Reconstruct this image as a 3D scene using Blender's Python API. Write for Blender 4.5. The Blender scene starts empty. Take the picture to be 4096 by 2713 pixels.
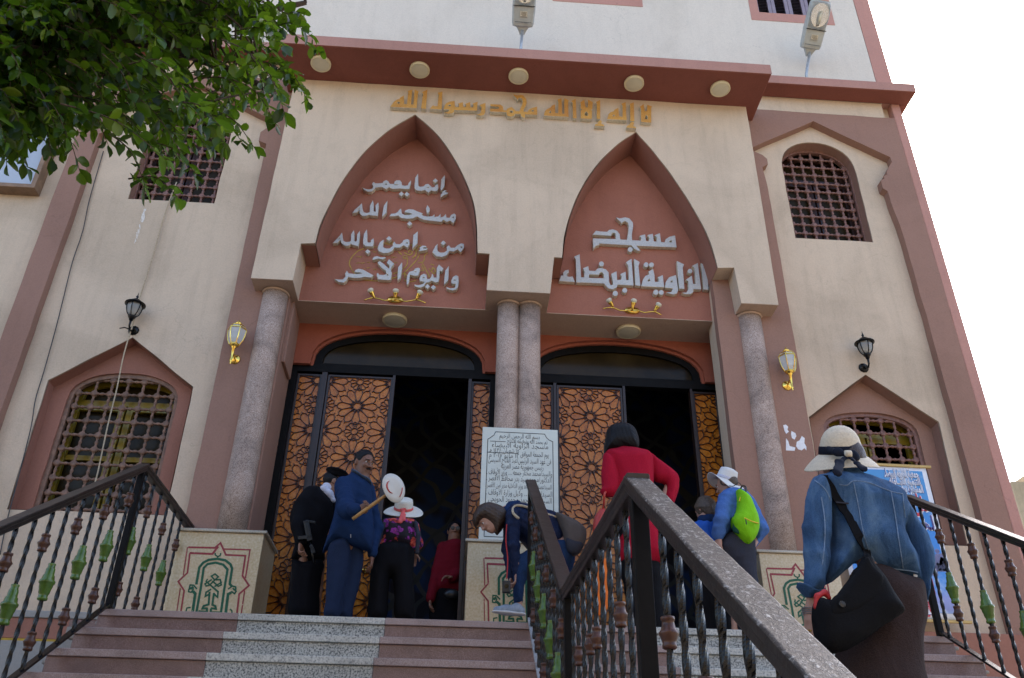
import bpy, bmesh, math, random
import numpy as np
from math import radians, sin, cos, pi
from mathutils import Vector, Matrix, noise
from mathutils.geometry import tessellate_polygon

random.seed(7)
rng = np.random.default_rng(7)
SC = bpy.context.scene
COL = SC.collection

# ------------------------------------------------------------------ camera, world, sun, exposure
FOC, PITCH, YAW, ROLL = 3500.0, radians(31.065), radians(3.188), radians(1.1356)
_cp, _sp, _cy, _sy, _cr, _sr = cos(PITCH), sin(PITCH), cos(YAW), sin(YAW), cos(ROLL), sin(ROLL)
FW = Vector((_sy*_cp, _cy*_cp, _sp)); _ri = Vector((_cy, -_sy, 0)); _u = _ri.cross(FW)
RT = _cr*_ri + _sr*_u; UP = -_sr*_ri + _cr*_u
cam_d = bpy.data.cameras.new('camera'); cam = bpy.data.objects.new('camera', cam_d); COL.objects.link(cam)
cam_d.sensor_width = 36.0; cam_d.lens = FOC/4096*36.0; cam_d.clip_start = 0.05; cam_d.clip_end = 3000
cam.matrix_world = Matrix(((RT.x, UP.x, -FW.x, 0), (RT.y, UP.y, -FW.y, 0), (RT.z, UP.z, -FW.z, 0), (0, 0, 0, 1)))
SC.camera = cam

SUN_EL, SUN_AZ = radians(46), radians(24)       # azimuth from +Y (behind the facade) towards +X
w = bpy.data.worlds.new('World'); SC.world = w; w.use_nodes = True
nt = w.node_tree; nt.nodes.clear()
sky = nt.nodes.new('ShaderNodeTexSky'); sky.sky_type = 'NISHITA'; sky.sun_disc = False
sky.sun_elevation = SUN_EL; sky.sun_rotation = SUN_AZ; sky.dust_density = 2.5; sky.air_density = 0.9; sky.ozone_density = 0.8
bg = nt.nodes.new('ShaderNodeBackground'); bg.inputs[1].default_value = 0.15
wo = nt.nodes.new('ShaderNodeOutputWorld')
nt.links.new(sky.outputs[0], bg.inputs[0]); nt.links.new(bg.outputs[0], wo.inputs[0])
sd = bpy.data.lights.new('sun', 'SUN'); sd.energy = 3.5; sd.angle = radians(0.5); sd.color = (1.0, 0.95, 0.87)
sun = bpy.data.objects.new('sun', sd); COL.objects.link(sun)
sun.location = (20, 30, 40)
sun.rotation_euler = Vector((-sin(SUN_AZ)*cos(SUN_EL), -cos(SUN_AZ)*cos(SUN_EL), -sin(SUN_EL))).to_track_quat('-Z', 'Y').to_euler()
vs = SC.view_settings
SC.display_settings.display_device = 'sRGB'
vs.view_transform = 'Standard'; vs.look = 'None'; vs.gamma = 1.0; vs.use_curve_mapping = False
vs.exposure = 1.82
SC.cycles.use_denoising = True
SC.cycles.max_bounces = 6; SC.cycles.diffuse_bounces = 3; SC.cycles.transparent_max_bounces = 12

# ------------------------------------------------------------------ helpers
PX = 4096/2367.0
def ray(px, py): return (px-2048)/FOC*RT - (py-1356.5)/FOC*UP + FW
def at(px, py, Y):                     # a photo pixel seen at depth Y
    d = ray(px, py); return d*(Y/d.y)
def F(x, y, Y): return at(x*PX, y*PX, Y)
def crop(ox, oy, s): return lambda x, y, Y: at(ox+x/s, oy+y/s, Y)
c1 = crop(0, 0, 1.6914); c2 = crop(1100, 0, 1.6914); c3 = crop(2400, 0, 1.6914); c4 = crop(0, 800, 1.6914)
c5 = crop(900, 800, 1.6914); c6 = crop(2000, 800, 1.6914); c7 = crop(2696, 800, 1.6914); r1 = crop(0, 1800, 1.6914)
r2 = crop(1000, 1700, 1.96); r3 = crop(1800, 1650, 1.7422); r4 = crop(2300, 1650, 1.742); r5 = crop(3096, 1650, 1.475)
r6 = crop(2000, 1900, 1.6914)

def tag(o, label=None, cat=None, group=None, kind=None):
    if label: o['label'] = label
    if cat: o['category'] = cat
    if group: o['group'] = group
    if kind: o['kind'] = kind
    return o
def thing(name, loc, label, cat, group=None):
    o = bpy.data.objects.new(name, None); COL.objects.link(o); o.location = loc; o.empty_display_size = 0.1
    return tag(o, label, cat, group)
def world_loc(o):
    v = Vector(o.location)
    while o.parent: o = o.parent; v = v + Vector(o.location)
    return v
def obj(name, V, Fc, mat, parent=None, smooth=False, bevel=0.0):
    me = bpy.data.meshes.new(name)
    if isinstance(V, np.ndarray):
        n = len(V); Fc = np.asarray(Fc, dtype=np.int32); m, kk = Fc.shape
        me.vertices.add(n); me.vertices.foreach_set('co', V.astype(np.float32).ravel())
        me.loops.add(m*kk); me.loops.foreach_set('vertex_index', Fc.ravel())
        me.polygons.add(m); me.polygons.foreach_set('loop_start', np.arange(0, m*kk, kk, dtype=np.int32))
        me.update(calc_edges=True); me.validate()
    else:
        me.from_pydata([tuple(v) for v in V], [], [tuple(f) for f in Fc]); me.update()
    return link(name, me, mat, parent, smooth, bevel)
def link(name, me, mat, parent=None, smooth=False, bevel=0.0):
    o = bpy.data.objects.new(name, me); COL.objects.link(o)
    if isinstance(mat, (list, tuple)):
        for m in mat: me.materials.append(m)
    else: me.materials.append(mat)
    if smooth: me.polygons.foreach_set('use_smooth', [True]*len(me.polygons))
    if bevel:
        b = o.modifiers.new('bevel', 'BEVEL'); b.width = bevel; b.segments = 2; b.limit_method = 'ANGLE'; b.angle_limit = radians(35)
    if parent: o.parent = parent; o.matrix_parent_inverse = Matrix.Translation(-world_of(parent))
    return o
def world_of(o):                        # things carry only a location; their parts are built in world space
    return Vector(o.location) if o.parent is None else Vector((0, 0, 0)) if o.type == 'MESH' else Vector(o.location)
class MB:                               # mesh builder
    def __init__(s): s.v = []; s.f = []
    def add(s, V, Fc):
        n = len(s.v); s.v += [tuple(v) for v in V]; s.f += [tuple(i+n for i in f) for f in Fc]; return s
    def box(s, a, b):
        (x0, y0, z0), (x1, y1, z1) = a, b
        return s.add([(x0,y0,z0),(x1,y0,z0),(x1,y1,z0),(x0,y1,z0),(x0,y0,z1),(x1,y0,z1),(x1,y1,z1),(x0,y1,z1)],
                     [(0,3,2,1),(4,5,6,7),(0,1,5,4),(1,2,6,5),(2,3,7,6),(3,0,4,7)])
    def tube(s, pts, rad, n=8, cap=True):
        pts = [Vector(p) for p in pts]; rr = rad if isinstance(rad, (list, tuple)) else [rad]*len(pts)
        V = []; pv = None
        for i, p in enumerate(pts):
            t = (pts[min(i+1, len(pts)-1)] - pts[max(i-1, 0)]).normalized()
            if pv is None: pv = t.orthogonal().normalized()
            pv = (pv - t*pv.dot(t)).normalized(); q = t.cross(pv)
            V += [p + (pv*cos(2*pi*k/n) + q*sin(2*pi*k/n))*rr[i] for k in range(n)]
        Fc = [(i*n+k, i*n+(k+1) % n, (i+1)*n+(k+1) % n, (i+1)*n+k) for i in range(len(pts)-1) for k in range(n)]
        if cap: Fc += [tuple(range(n-1, -1, -1)), tuple((len(pts)-1)*n+k for k in range(n))]
        return s.add(V, Fc)
    def lathe(s, c, prof, n=16, axis=None, ph=0.0, lobes=0, lob=0.0):
        c = Vector(c); ax = Vector(axis or (0, 0, 1)).normalized()
        u = ax.orthogonal().normalized() if axis else Vector((1, 0, 0)); vv = ax.cross(u)
        V = []
        for r, z in prof:
            for k in range(n):
                a = 2*pi*k/n + ph; rr = r*(1+lob*abs(cos(lobes*a/2)) if lobes else 1)
                V.append(c + ax*z + (u*cos(a) + vv*sin(a))*rr)
        m = len(prof)
        Fc = [(i*n+k, i*n+(k+1) % n, (i+1)*n+(k+1) % n, (i+1)*n+k) for i in range(m-1) for k in range(n)]
        Fc += [tuple(range(n-1, -1, -1)), tuple((m-1)*n+k for k in range(n))]
        return s.add(V, Fc)
    def bar(s, a, b, wx, wy, up=(0, 0, 1)):          # box beam between two points
        a, b = Vector(a), Vector(b); t = (b-a).normalized(); u = t.cross(Vector(up))
        if u.length < 1e-4: u = t.orthogonal()
        u.normalize(); v = u.cross(t)
        V = [p + u*sx*wx/2 + v*sy*wy/2 for p in (a, b) for sx, sy in ((-1,-1),(1,-1),(1,1),(-1,1))]
        return s.add(V, [(0,3,2,1),(4,5,6,7),(0,1,5,4),(1,2,6,5),(2,3,7,6),(3,0,4,7)])
    def plate(s, loops, y0, y1, back=False):         # outline (first loop) with holes, in X,Z, from depth y0 to y1
        flat = [p for L in loops for p in L]
        tris = tessellate_polygon([[Vector((p[0], p[1], 0)) for p in L] for L in loops])
        n = len(flat); V = [(p[0], y0, p[1]) for p in flat] + [(p[0], y1, p[1]) for p in flat]; Fc = []
        for t in tris:
            a, b, c = (Vector(flat[i]) for i in t)
            t = tuple(t) if (b-a).cross(c-a) > 0 else tuple(reversed(t))
            Fc.append(t)
            if back: Fc.append(tuple(i+n for i in reversed(t)))
        o = 0
        for li, L in enumerate(loops):
            m = len(L); ar = sum(L[i][0]*L[(i+1) % m][1]-L[(i+1) % m][0]*L[i][1] for i in range(m))
            for i in range(m):
                a, b = o+i, o+(i+1) % m
                q = (a, a+n, b+n, b); Fc.append(q if (ar > 0) == (li == 0) else tuple(reversed(q)))
            o += m
        return s.add(V, Fc)
    def strip(s, pts, wd, y0, y1):                   # a flat drawn line of a given width, in X,Z
        P = [Vector((p[0], p[1])) for p in pts]; m = len(P); Lf, Rg = [], []
        for i in range(m):
            d = Vector((0, 0))
            if i > 0: d += (P[i]-P[i-1]).normalized()
            if i < m-1: d += (P[i+1]-P[i]).normalized()
            d = d.normalized() if d.length > 1e-6 else Vector((1, 0)); nn = Vector((-d.y, d.x))
            k = 1.0
            if 0 < i < m-1:
                k = 1/max(.5, nn.dot(Vector((-(P[i]-P[i-1]).normalized().y, (P[i]-P[i-1]).normalized().x))))
            Lf.append(P[i]+nn*wd/2*k); Rg.append(P[i]-nn*wd/2*k)
        V = [(p.x, y0, p.y) for p in Lf+Rg] + [(p.x, y1, p.y) for p in Lf+Rg]; n = 2*m; Fc = []
        for i in range(m-1):
            Fc += [(m+i, m+i+1, i+1, i), (i, i+1, n+i+1, n+i), (n+m+i, n+m+i+1, m+i+1, m+i)]
        Fc += [(0, n, n+m, m), (m-1, 2*m-1, n+2*m-1, n+m-1)]
        return s.add(V, Fc)
    def build(s, name, mat, parent=None, smooth=False, bevel=0.0): return obj(name, s.v, s.f, mat, parent, smooth, bevel)
def wob(L, step=0.10, amp=0.0060, closed=True):      # hand-plastered outline: subdivided, a few millimetres off straight
    out = []; m = len(L)
    for i in range(m if closed else m-1):
        a, b = Vector(L[i]), Vector(L[(i+1) % m]); k = max(1, int((b-a).length/step))
        for j in range(k):
            p = a.lerp(b, j/k); q = noise.noise_vector(Vector((p.x*3.1, p.y*3.1, 5.0)))
            out.append((p.x+q.x*amp*1.6, p.y+q.y*amp*1.6))
    return out
def spline(pts, n=6):                                # Catmull-Rom through points
    P = [Vector(p) for p in pts]; out = []
    for i in range(len(P)-1):
        a, b, c, d = P[max(i-1, 0)], P[i], P[i+1], P[min(i+2, len(P)-1)]
        for j in range(n):
            t = j/n
            out.append(0.5*((2*b)+(c-a)*t+(2*a-5*b+4*c-d)*t*t+(3*b-a-3*c+d)*t**3))
    out.append(P[-1]); return out
def copy_thing(root, off, label=None, group=None):   # a copy of a thing, its parts and their sub-parts
    def rec(o, par):
        c = o.copy(); COL.objects.link(c)
        if par is not None: c.parent = par; c.matrix_parent_inverse = o.matrix_parent_inverse.copy()
        for ch in [q for q in ALL if q.parent == o]: rec(ch, c)
        return c
    ALL = list(COL.objects)
    r = rec(root, None); r.location = Vector(root.location)+Vector(off)
    if label: r['label'] = label
    if group: r['group'] = group
    return r
# ------------------------------------------------------------------ materials
def N(nt, t, **kw):
    n = nt.nodes.new(t)
    for k, v in kw.items():
        if k.startswith('i_'): n.inputs[k[2:].replace('_', ' ')].default_value = v
        elif k.startswith('n_'): n.inputs[int(k[2:])].default_value = v
        else: setattr(n, k, v)
    return n
def mat0(name, col, rough=0.6, metal=0.0, spec=0.5):
    m = bpy.data.materials.new(name); m.use_nodes = True; nt = m.node_tree
    b = nt.nodes['Principled BSDF']; b.inputs['Base Color'].default_value = (*col, 1); b.inputs['Roughness'].default_value = rough
    b.inputs['Metallic'].default_value = metal; b.inputs['Specular IOR Level'].default_value = spec
    return m, nt, b
def ramp(nt, src, stops):
    r = nt.nodes.new('ShaderNodeValToRGB'); e = r.color_ramp.elements
    while len(e) > 1: e.remove(e[-1])
    e[0].position = stops[0][0]; e[0].color = (*stops[0][1], 1)
    for p, c in stops[1:]:
        q = e.new(p); q.color = (*c, 1)
    nt.links.new(src, r.inputs[0]); return r.outputs[0]
def mul(c, k): return tuple(min(1, max(0, x*k)) for x in c)
def pos(nt, scale=(1, 1, 1)):
    g = nt.nodes.new('ShaderNodeNewGeometry'); mp = nt.nodes.new('ShaderNodeMapping'); mp.inputs['Scale'].default_value = scale
    nt.links.new(g.outputs['Position'], mp.inputs[0]); return mp.outputs[0]
def noise_n(nt, vec, scale, detail=5, rough=0.6, dist=0.0):
    n = nt.nodes.new('ShaderNodeTexNoise'); n.inputs['Scale'].default_value = scale; n.inputs['Detail'].default_value = detail
    n.inputs['Roughness'].default_value = rough; n.inputs['Distortion'].default_value = dist
    nt.links.new(vec, n.inputs['Vector']); return n.outputs['Fac']
def mix(nt, fac, a, b, mode='MIX'):
    m = nt.nodes.new('ShaderNodeMix'); m.data_type = 'RGBA'; m.blend_type = mode
    if isinstance(fac, (int, float)): m.inputs[0].default_value = fac
    else: nt.links.new(fac, m.inputs[0])
    for i, x in ((6, a), (7, b)):
        if isinstance(x, tuple): m.inputs[i].default_value = (*x, 1)
        else: nt.links.new(x, m.inputs[i])
    return m.outputs[2]
def bump(nt, b, h, strength=0.3, dist=0.01):
    n = nt.nodes.new('ShaderNodeBump'); n.inputs['Strength'].default_value = strength; n.inputs['Distance'].default_value = dist
    nt.links.new(h, n.inputs['Height']); nt.links.new(n.outputs[0], b.inputs['Normal'])
def plaster(name, col, dirt=0.22, fine=0.12):
    m, nt, b = mat0(name, col, 0.85, spec=0.2)
    p = pos(nt); big = noise_n(nt, p, 0.9, 6, 0.65, 0.6); fin = noise_n(nt, p, 55, 3, 0.7); med = noise_n(nt, p, 5.5, 6, 0.7, 1.2)
    streak = noise_n(nt, pos(nt, (7, 7, 0.7)), 1.0, 5, 0.65)
    c = ramp(nt, big, [(0.3, mul(col, 1-dirt)), (0.52, col), (0.72, mul(col, 1.07))])
    c = mix(nt, 0.55, c, ramp(nt, med, [(0.3, mul(col, 1-dirt*1.1)), (0.48, col), (0.75, mul(col, 1.06))]))
    blot = noise_n(nt, p, 0.45, 4, 0.55, 1.5); c = mix(nt, 0.5, c, ramp(nt, blot, [(0.36, mul((col[0], col[1]*.985, col[2]*.96), 1-dirt*1.3)), (0.5, col), (0.7, mul(col, 1.05))]))
    vc = nt.nodes.new('ShaderNodeTexVoronoi'); vc.feature = 'DISTANCE_TO_EDGE'; vc.inputs['Scale'].default_value = 1.1
    nz = nt.nodes.new('ShaderNodeTexNoise'); nz.inputs['Scale'].default_value = 4.0; nz.inputs['Detail'].default_value = 6; nt.links.new(p, nz.inputs['Vector'])
    av = nt.nodes.new('ShaderNodeVectorMath'); sv = nt.nodes.new('ShaderNodeVectorMath'); sv.operation = 'SCALE'; sv.inputs['Scale'].default_value = 0.55; nt.links.new(nz.outputs['Color'], sv.inputs[0]); nt.links.new(p, av.inputs[0]); nt.links.new(sv.outputs[0], av.inputs[1]); nt.links.new(av.outputs[0], vc.inputs['Vector'])
    crk = mix(nt, 1.0, ramp(nt, vc.outputs['Distance'], [(0.0, (1, 1, 1)), (0.006, (0, 0, 0))]), ramp(nt, noise_n(nt, p, 0.8, 2), [(0.52, (0, 0, 0)), (0.62, (0.55, 0.55, 0.55))]), 'MULTIPLY')
    c = mix(nt, crk, c, mul(col, 0.55))
    c = mix(nt, 0.20, c, ramp(nt, streak, [(0.33, mul(col, 1-dirt*1.6)), (0.5, col), (0.8, mul(col, 1.05))]))
    c = mix(nt, fine, c, ramp(nt, fin, [(0.35, mul(col, 0.5)), (0.6, mul(col, 1.25))]))
    nt.links.new(c, b.inputs['Base Color'])
    h = mix(nt, 0.55, noise_n(nt, p, 38, 4, 0.65), noise_n(nt, p, 7, 4, 0.6)); bump(nt, b, h, 0.45, 0.012)
    return m
def simple(name, col, rough=0.5, metal=0.0, var=0.18, scale=14, bmp=0.0, spec=0.5, sc3=(1, 1, 1), bdist=0.01):
    m, nt, b = mat0(name, col, rough, metal, spec)
    tc = nt.nodes.new('ShaderNodeTexCoord'); mp = nt.nodes.new('ShaderNodeMapping'); mp.inputs['Scale'].default_value = sc3
    nt.links.new(tc.outputs['Object'], mp.inputs[0])
    f = noise_n(nt, mp.outputs[0], scale, 5, 0.6, 0.4)
    nt.links.new(ramp(nt, f, [(0.3, mul(col, 1-var)), (0.7, mul(col, 1+var))]), b.inputs['Base Color'])
    if bmp: bump(nt, b, f, bmp, bdist)
    return m
def speckle(name, base, dark, light, scale=160, rough=0.4, big=0.15, dens=(0.42, 0.5, 0.6)):
    m, nt, b = mat0(name, base, rough)
    p = pos(nt); f = noise_n(nt, p, scale, 2, 0.55); g = noise_n(nt, p, 2.2, 5, 0.65, 0.8)
    c = ramp(nt, f, [(dens[0]-0.06, dark), (dens[1], base), (dens[2]+0.06, light)])
    c = mix(nt, 1.0, c, ramp(nt, g, [(0.3, (1-big*2,)*3), (0.55, (1, 1, 1)), (0.75, (1+big*.4,)*3)]), 'MULTIPLY')
    nt.links.new(c, b.inputs['Base Color']); bump(nt, b, f, 0.12, 0.004)
    return m
def fabric(name, col, weave=260, var=0.25, rough=0.9, fold=0.35, fscale=7):
    m, nt, b = mat0(name, mul(col, .85), rough, spec=0.1)
    p = pos(nt); f = noise_n(nt, p, weave, 2, 0.6); g = noise_n(nt, pos(nt, (1, 1, 0.45)), fscale, 4, 0.55, 0.8)
    c = ramp(nt, f, [(0.3, mul(col, 1-var)), (0.7, mul(col, 1+var))])
    nt.links.new(c, b.inputs['Base Color']); pass
    h = mix(nt, 0.12, g, f); bump(nt, b, h, fold, 0.035)
    return m
M = {}
M['cream'] = plaster('cream_plaster', (0.625, 0.495, 0.365), 0.28)
M['cream_upper'] = plaster('skylit_cream_plaster', (0.70, 0.63, 0.535), 0.14)  # upper storey cream, lightened to carry its extra sky light in the colour
M['mauve'] = plaster('mauve_plaster', (0.315, 0.182, 0.137), 0.16)
M['salmon'] = plaster('salmon_plaster', (0.35, 0.145, 0.100), 0.18)
M['niche'] = plaster('niche_plaster', (0.33, 0.155, 0.112), 0.16)
M['cornice'] = plaster('cornice_red', (0.225, 0.080, 0.060), 0.16)
M['orange'] = plaster('orange_red_plaster', (0.35, 0.105, 0.064), 0.14)
M['pink'] = plaster('pink_paint', (0.50, 0.26, 0.21), 0.14)
M['soffit'] = plaster('soffit_plaster', (0.50, 0.36, 0.27), 0.14)
M['granite'] = speckle('column_granite', (0.43, 0.315, 0.25), (0.26, 0.175, 0.135), (0.52, 0.41, 0.345), 95, 0.6, 0.24)
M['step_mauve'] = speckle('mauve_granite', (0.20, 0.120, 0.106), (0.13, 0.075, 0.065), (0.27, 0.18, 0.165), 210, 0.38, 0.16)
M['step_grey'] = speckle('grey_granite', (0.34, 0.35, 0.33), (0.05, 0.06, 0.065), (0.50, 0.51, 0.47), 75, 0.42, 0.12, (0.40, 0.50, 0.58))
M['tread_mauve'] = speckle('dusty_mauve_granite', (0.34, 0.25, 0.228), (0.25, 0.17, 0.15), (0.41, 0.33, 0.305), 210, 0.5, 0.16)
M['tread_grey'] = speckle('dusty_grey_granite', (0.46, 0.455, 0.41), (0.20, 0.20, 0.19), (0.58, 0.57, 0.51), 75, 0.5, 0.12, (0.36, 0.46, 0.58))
M['fascia'] = plaster('skylit_cornice_red', (0.43, 0.23, 0.185), 0.16)  # paler copy of the cornice red, with sky light put into the colour
M['concrete'] = plaster('concrete', (0.33, 0.32, 0.30), 0.25)
M['ground'] = plaster('street_dust', (0.17, 0.145, 0.115), 0.2)
M['black_iron'] = simple('black_painted_iron', (0.0030, 0.0033, 0.0040), 0.24, 0.0, 0.5, 40, 0.12, 0.32)
M['wood_dark'] = simple('dark_stained_wood', (0.028, 0.014, 0.010), 0.4, 0, 0.4, 8, 0.1, 0.5, (6, 6, 0.6))
M['door_wood'] = simple('mahogany_lattice', (0.050, 0.018, 0.010), 0.32, 0, 0.3, 20, 0.1)
M['grille'] = simple('brown_painted_spindles', (0.21, 0.105, 0.083), 0.55, 0, 0.3, 30, 0.2)
M['grille_dusty'] = simple('dusty_brown_spindles', (0.20, 0.115, 0.078), 0.7, 0, 0.4, 12, 0.2)
M['brass'] = simple('polished_brass', (0.83, 0.56, 0.12), 0.16, 1.0, 0.1, 20)
M['white_metal'] = simple('grey_lamp_housing', (0.40, 0.415, 0.385), 0.42, 0.0, 0.15, 9)
M['steel'] = simple('galvanised_steel', (0.45, 0.46, 0.46), 0.45, 0.6, 0.25, 20)
M['cream_plastic'] = simple('cream_plastic', (0.68, 0.60, 0.40), 0.4, 0, 0.05, 6)
M['diffuser'] = simple('diffuser', (0.62, 0.58, 0.44), 0.45, 0, 0.06, 8)
M['silver'] = simple('silver_paint', (0.475, 0.47, 0.455), 0.45, 0.0, 0.14, 60, 0.15)
M['letter_side'] = simple('raw_letter_edge', (0.62, 0.56, 0.43), 0.8, 0, 0.2, 40)
def gold_mat():
    m, nt, b = mat0('gold_paint', (0.62, 0.29, 0.055), 0.42, 0.25)
    p = pos(nt); f = noise_n(nt, p, 90, 3); g = noise_n(nt, p, 3, 4)
    c = ramp(nt, g, [(0.3, (0.52, 0.19, 0.03)), (0.6, (0.70, 0.36, 0.07))]); c = mix(nt, 0.35, c, ramp(nt, f, [(0.35, (0.35, 0.13, 0.02)), (0.65, (0.85, 0.5, 0.14))]))
    nt.links.new(c, b.inputs['Base Color']); bump(nt, b, f, 0.3, 0.004); return m
M['gold'] = gold_mat()
def amber_mat():
    m, nt, b = mat0('amber_resin_glass', (0.62, 0.22, 0.035), 0.22, 0.0, 0.6)
    p = pos(nt); f = noise_n(nt, p, 6.0, 4, 0.6, 0.8); g = noise_n(nt, p, 45, 3)
    c = ramp(nt, f, [(0.28, (0.24, 0.050, 0.003)), (0.5, (0.43, 0.120, 0.007)), (0.75, (0.60, 0.20, 0.016))])
    c = mix(nt, 0.2, c, ramp(nt, g, [(0.35, (0.4, 0.12, 0.01)), (0.65, (0.9, 0.5, 0.15))]))
    nt.links.new(c, b.inputs['Base Color']); bump(nt, b, f, 0.2, 0.01); b.inputs['Specular IOR Level'].default_value = 0.35
    return m
M['amber'] = amber_mat()
def glass_mat(name, col, rough=0.08, alpha_t=0.5):
    m, nt, b = mat0(name, col, rough, 0, 0.6); b.inputs['Transmission Weight'].default_value = alpha_t; b.inputs['IOR'].default_value = 1.3; return m
M['frame_black'] = simple('matt_black_frame', (0.006, 0.0055, 0.0055), 0.5, 0, 0.3, 12, 0.05, 0.12)
M['dark_glass'] = simple('dark_window_glass', (0.034, 0.024, 0.009), 0.25, 0, 0.4, 3, 0.0, 0.15)
M['tint_glass'] = simple('brown_tinted_glass', (0.030, 0.020, 0.007), 0.15, 0, 0.5, 1.2, 0.0, 0.2)
M['clear_glass'] = glass_mat('lantern_glass', (0.80, 0.81, 0.80), 0.15, 0.45)
M['bowl_glass'] = glass_mat('bowl_glass', (0.92, 0.94, 0.95), 0.03, 0.93)
M['smoke_glass'] = glass_mat('smoked_lantern_glass', (0.62, 0.60, 0.56), 0.25, 0.6)
M['yellow_frame'] = simple('yellow_green_frame', (0.26, 0.185, 0.014), 0.35, 0, 0.3, 5)
M['shutter'] = simple('purple_grey_shutter', (0.27, 0.22, 0.265), 0.55, 0, 0.15, 8)
def marble_mat():
    m, nt, b = mat0('beige_terrazzo', (0.6, 0.48, 0.30), 0.3)
    p = pos(nt); f = noise_n(nt, p, 3.0, 6, 0.65, 0.7); v = nt.nodes.new('ShaderNodeTexVoronoi'); v.inputs['Scale'].default_value = 60
    nt.links.new(p, v.inputs['Vector']); sp = noise_n(nt, p, 45, 3, 0.6)
    c = ramp(nt, f, [(0.3, (0.52, 0.39, 0.21)), (0.5, (0.64, 0.515, 0.31)), (0.7, (0.70, 0.60, 0.42))])
    c = mix(nt, 0.55, c, ramp(nt, sp, [(0.36, (0.50, 0.37, 0.19)), (0.52, (0.65, 0.52, 0.32)), (0.62, (0.68, 0.57, 0.37)), (0.68, (0.78, 0.74, 0.63))]))
    nt.links.new(c, b.inputs['Base Color']); bump(nt, b, sp, 0.08, 0.003); return m
M['marble'] = marble_mat()
M['marble_cap'] = speckle('pale_cap_stone', (0.54, 0.49, 0.38), (0.42, 0.36, 0.26), (0.63, 0.58, 0.48), 120, 0.35)
def worn_paint(name, col, cover=0.42):
    m, nt, b = mat0(name, col, 0.5)
    p = pos(nt); f = noise_n(nt, p, 26, 6, 0.75, 0.4)
    c = ramp(nt, f, [(0.30, (0.60, 0.49, 0.33)), (0.30+cover*0.15, mul(col, 1.25)), (0.5, col), (0.75, mul(col, 0.8))])
    nt.links.new(c, b.inputs['Base Color']); return m
M['stencil_red'] = worn_paint('worn_red_stencil', (0.30, 0.035, 0.045), 0.6)
M['stencil_green'] = worn_paint('green_stencil', (0.006, 0.105, 0.050), 0.15)
M['slab'] = simple('white_marble_slab', (0.60, 0.63, 0.56), 0.3, 0, 0.06, 4)
M['ink'] = simple('black_engraving', (0.012, 0.014, 0.016), 0.6, 0, 0.2, 20)
M['batten'] = simple('pine_batten', (0.52, 0.36, 0.13), 0.6, 0, 0.25, 10, 0.1, 0.4, (1, 8, 8))
M['green_bead'] = simple('olive_green_enamel', (0.070, 0.135, 0.016), 0.2, 0, 0.25, 25, 0.08, 0.6)
M['brown_bead'] = simple('copper_brown_paint', (0.080, 0.032, 0.018), 0.3, 0.15, 0.35, 30, 0.15, 0.5)
def worn_rail():
    m, nt, b = mat0('weathered_handrail_top', (0.08, 0.07, 0.06), 0.38, 0.0, 0.6)
    tc = nt.nodes.new('ShaderNodeTexCoord'); mp = nt.nodes.new('ShaderNodeMapping'); mp.inputs['Scale'].default_value = (1.6, 1, 1)
    nt.links.new(tc.outputs['Object'], mp.inputs[0]); p = mp.outputs[0]
    f = noise_n(nt, p, 62, 6, 0.7, 0.4); g = noise_n(nt, p, 14, 4, 0.6)
    c = ramp(nt, f, [(0.48, (0.008, 0.007, 0.006)), (0.545, (0.025, 0.022, 0.018)), (0.565, (0.20, 0.19, 0.165)), (0.64, (0.42, 0.41, 0.38))])
    c = mix(nt, ramp(nt, g, [(0.42, (0, 0, 0)), (0.62, (0.75, 0.75, 0.75))]), c, (0.035, 0.026, 0.02))
    nt.links.new(c, b.inputs['Base Color']); bump(nt, b, f, 0.55, 0.006)
    return m
M['worn_rail'] = worn_rail()
M['rail_brown'] = simple('brown_black_handrail', (0.016, 0.012, 0.011), 0.35, 0, 0.5, 26, 0.2, 0.45)
def leaf_mat():
    m, nt, b = mat0('ficus_leaf', (0.045, 0.115, 0.012), 0.35, 0, 0.5)
    oi = nt.nodes.new('ShaderNodeNewGeometry')
    c = ramp(nt, oi.outputs['Random Per Island'], [(0.0, (0.004, 0.016, 0.002)), (0.5, (0.014, 0.042, 0.004)), (0.80, (0.052, 0.115, 0.007)), (1.0, (0.17, 0.23, 0.012))])
    nt.links.new(c, b.inputs['Base Color'])
    tr = nt.nodes.new('ShaderNodeBsdfTranslucent'); nt.links.new(mix(nt, 0.55, c, (0.24, 0.42, 0.014)), tr.inputs[0])
    ms = nt.nodes.new('ShaderNodeMixShader'); ms.inputs[0].default_value = 0.42
    out = nt.nodes['Material Output']; nt.links.new(b.outputs[0], ms.inputs[1]); nt.links.new(tr.outputs[0], ms.inputs[2]); nt.links.new(ms.outputs[0], out.inputs[0])
    return m
M['leaf'] = leaf_mat()
M['bark'] = simple('grey_brown_bark', (0.085, 0.06, 0.042), 0.9, 0, 0.4, 18, 0.5, 0.2, (3, 3, 0.7))
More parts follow.
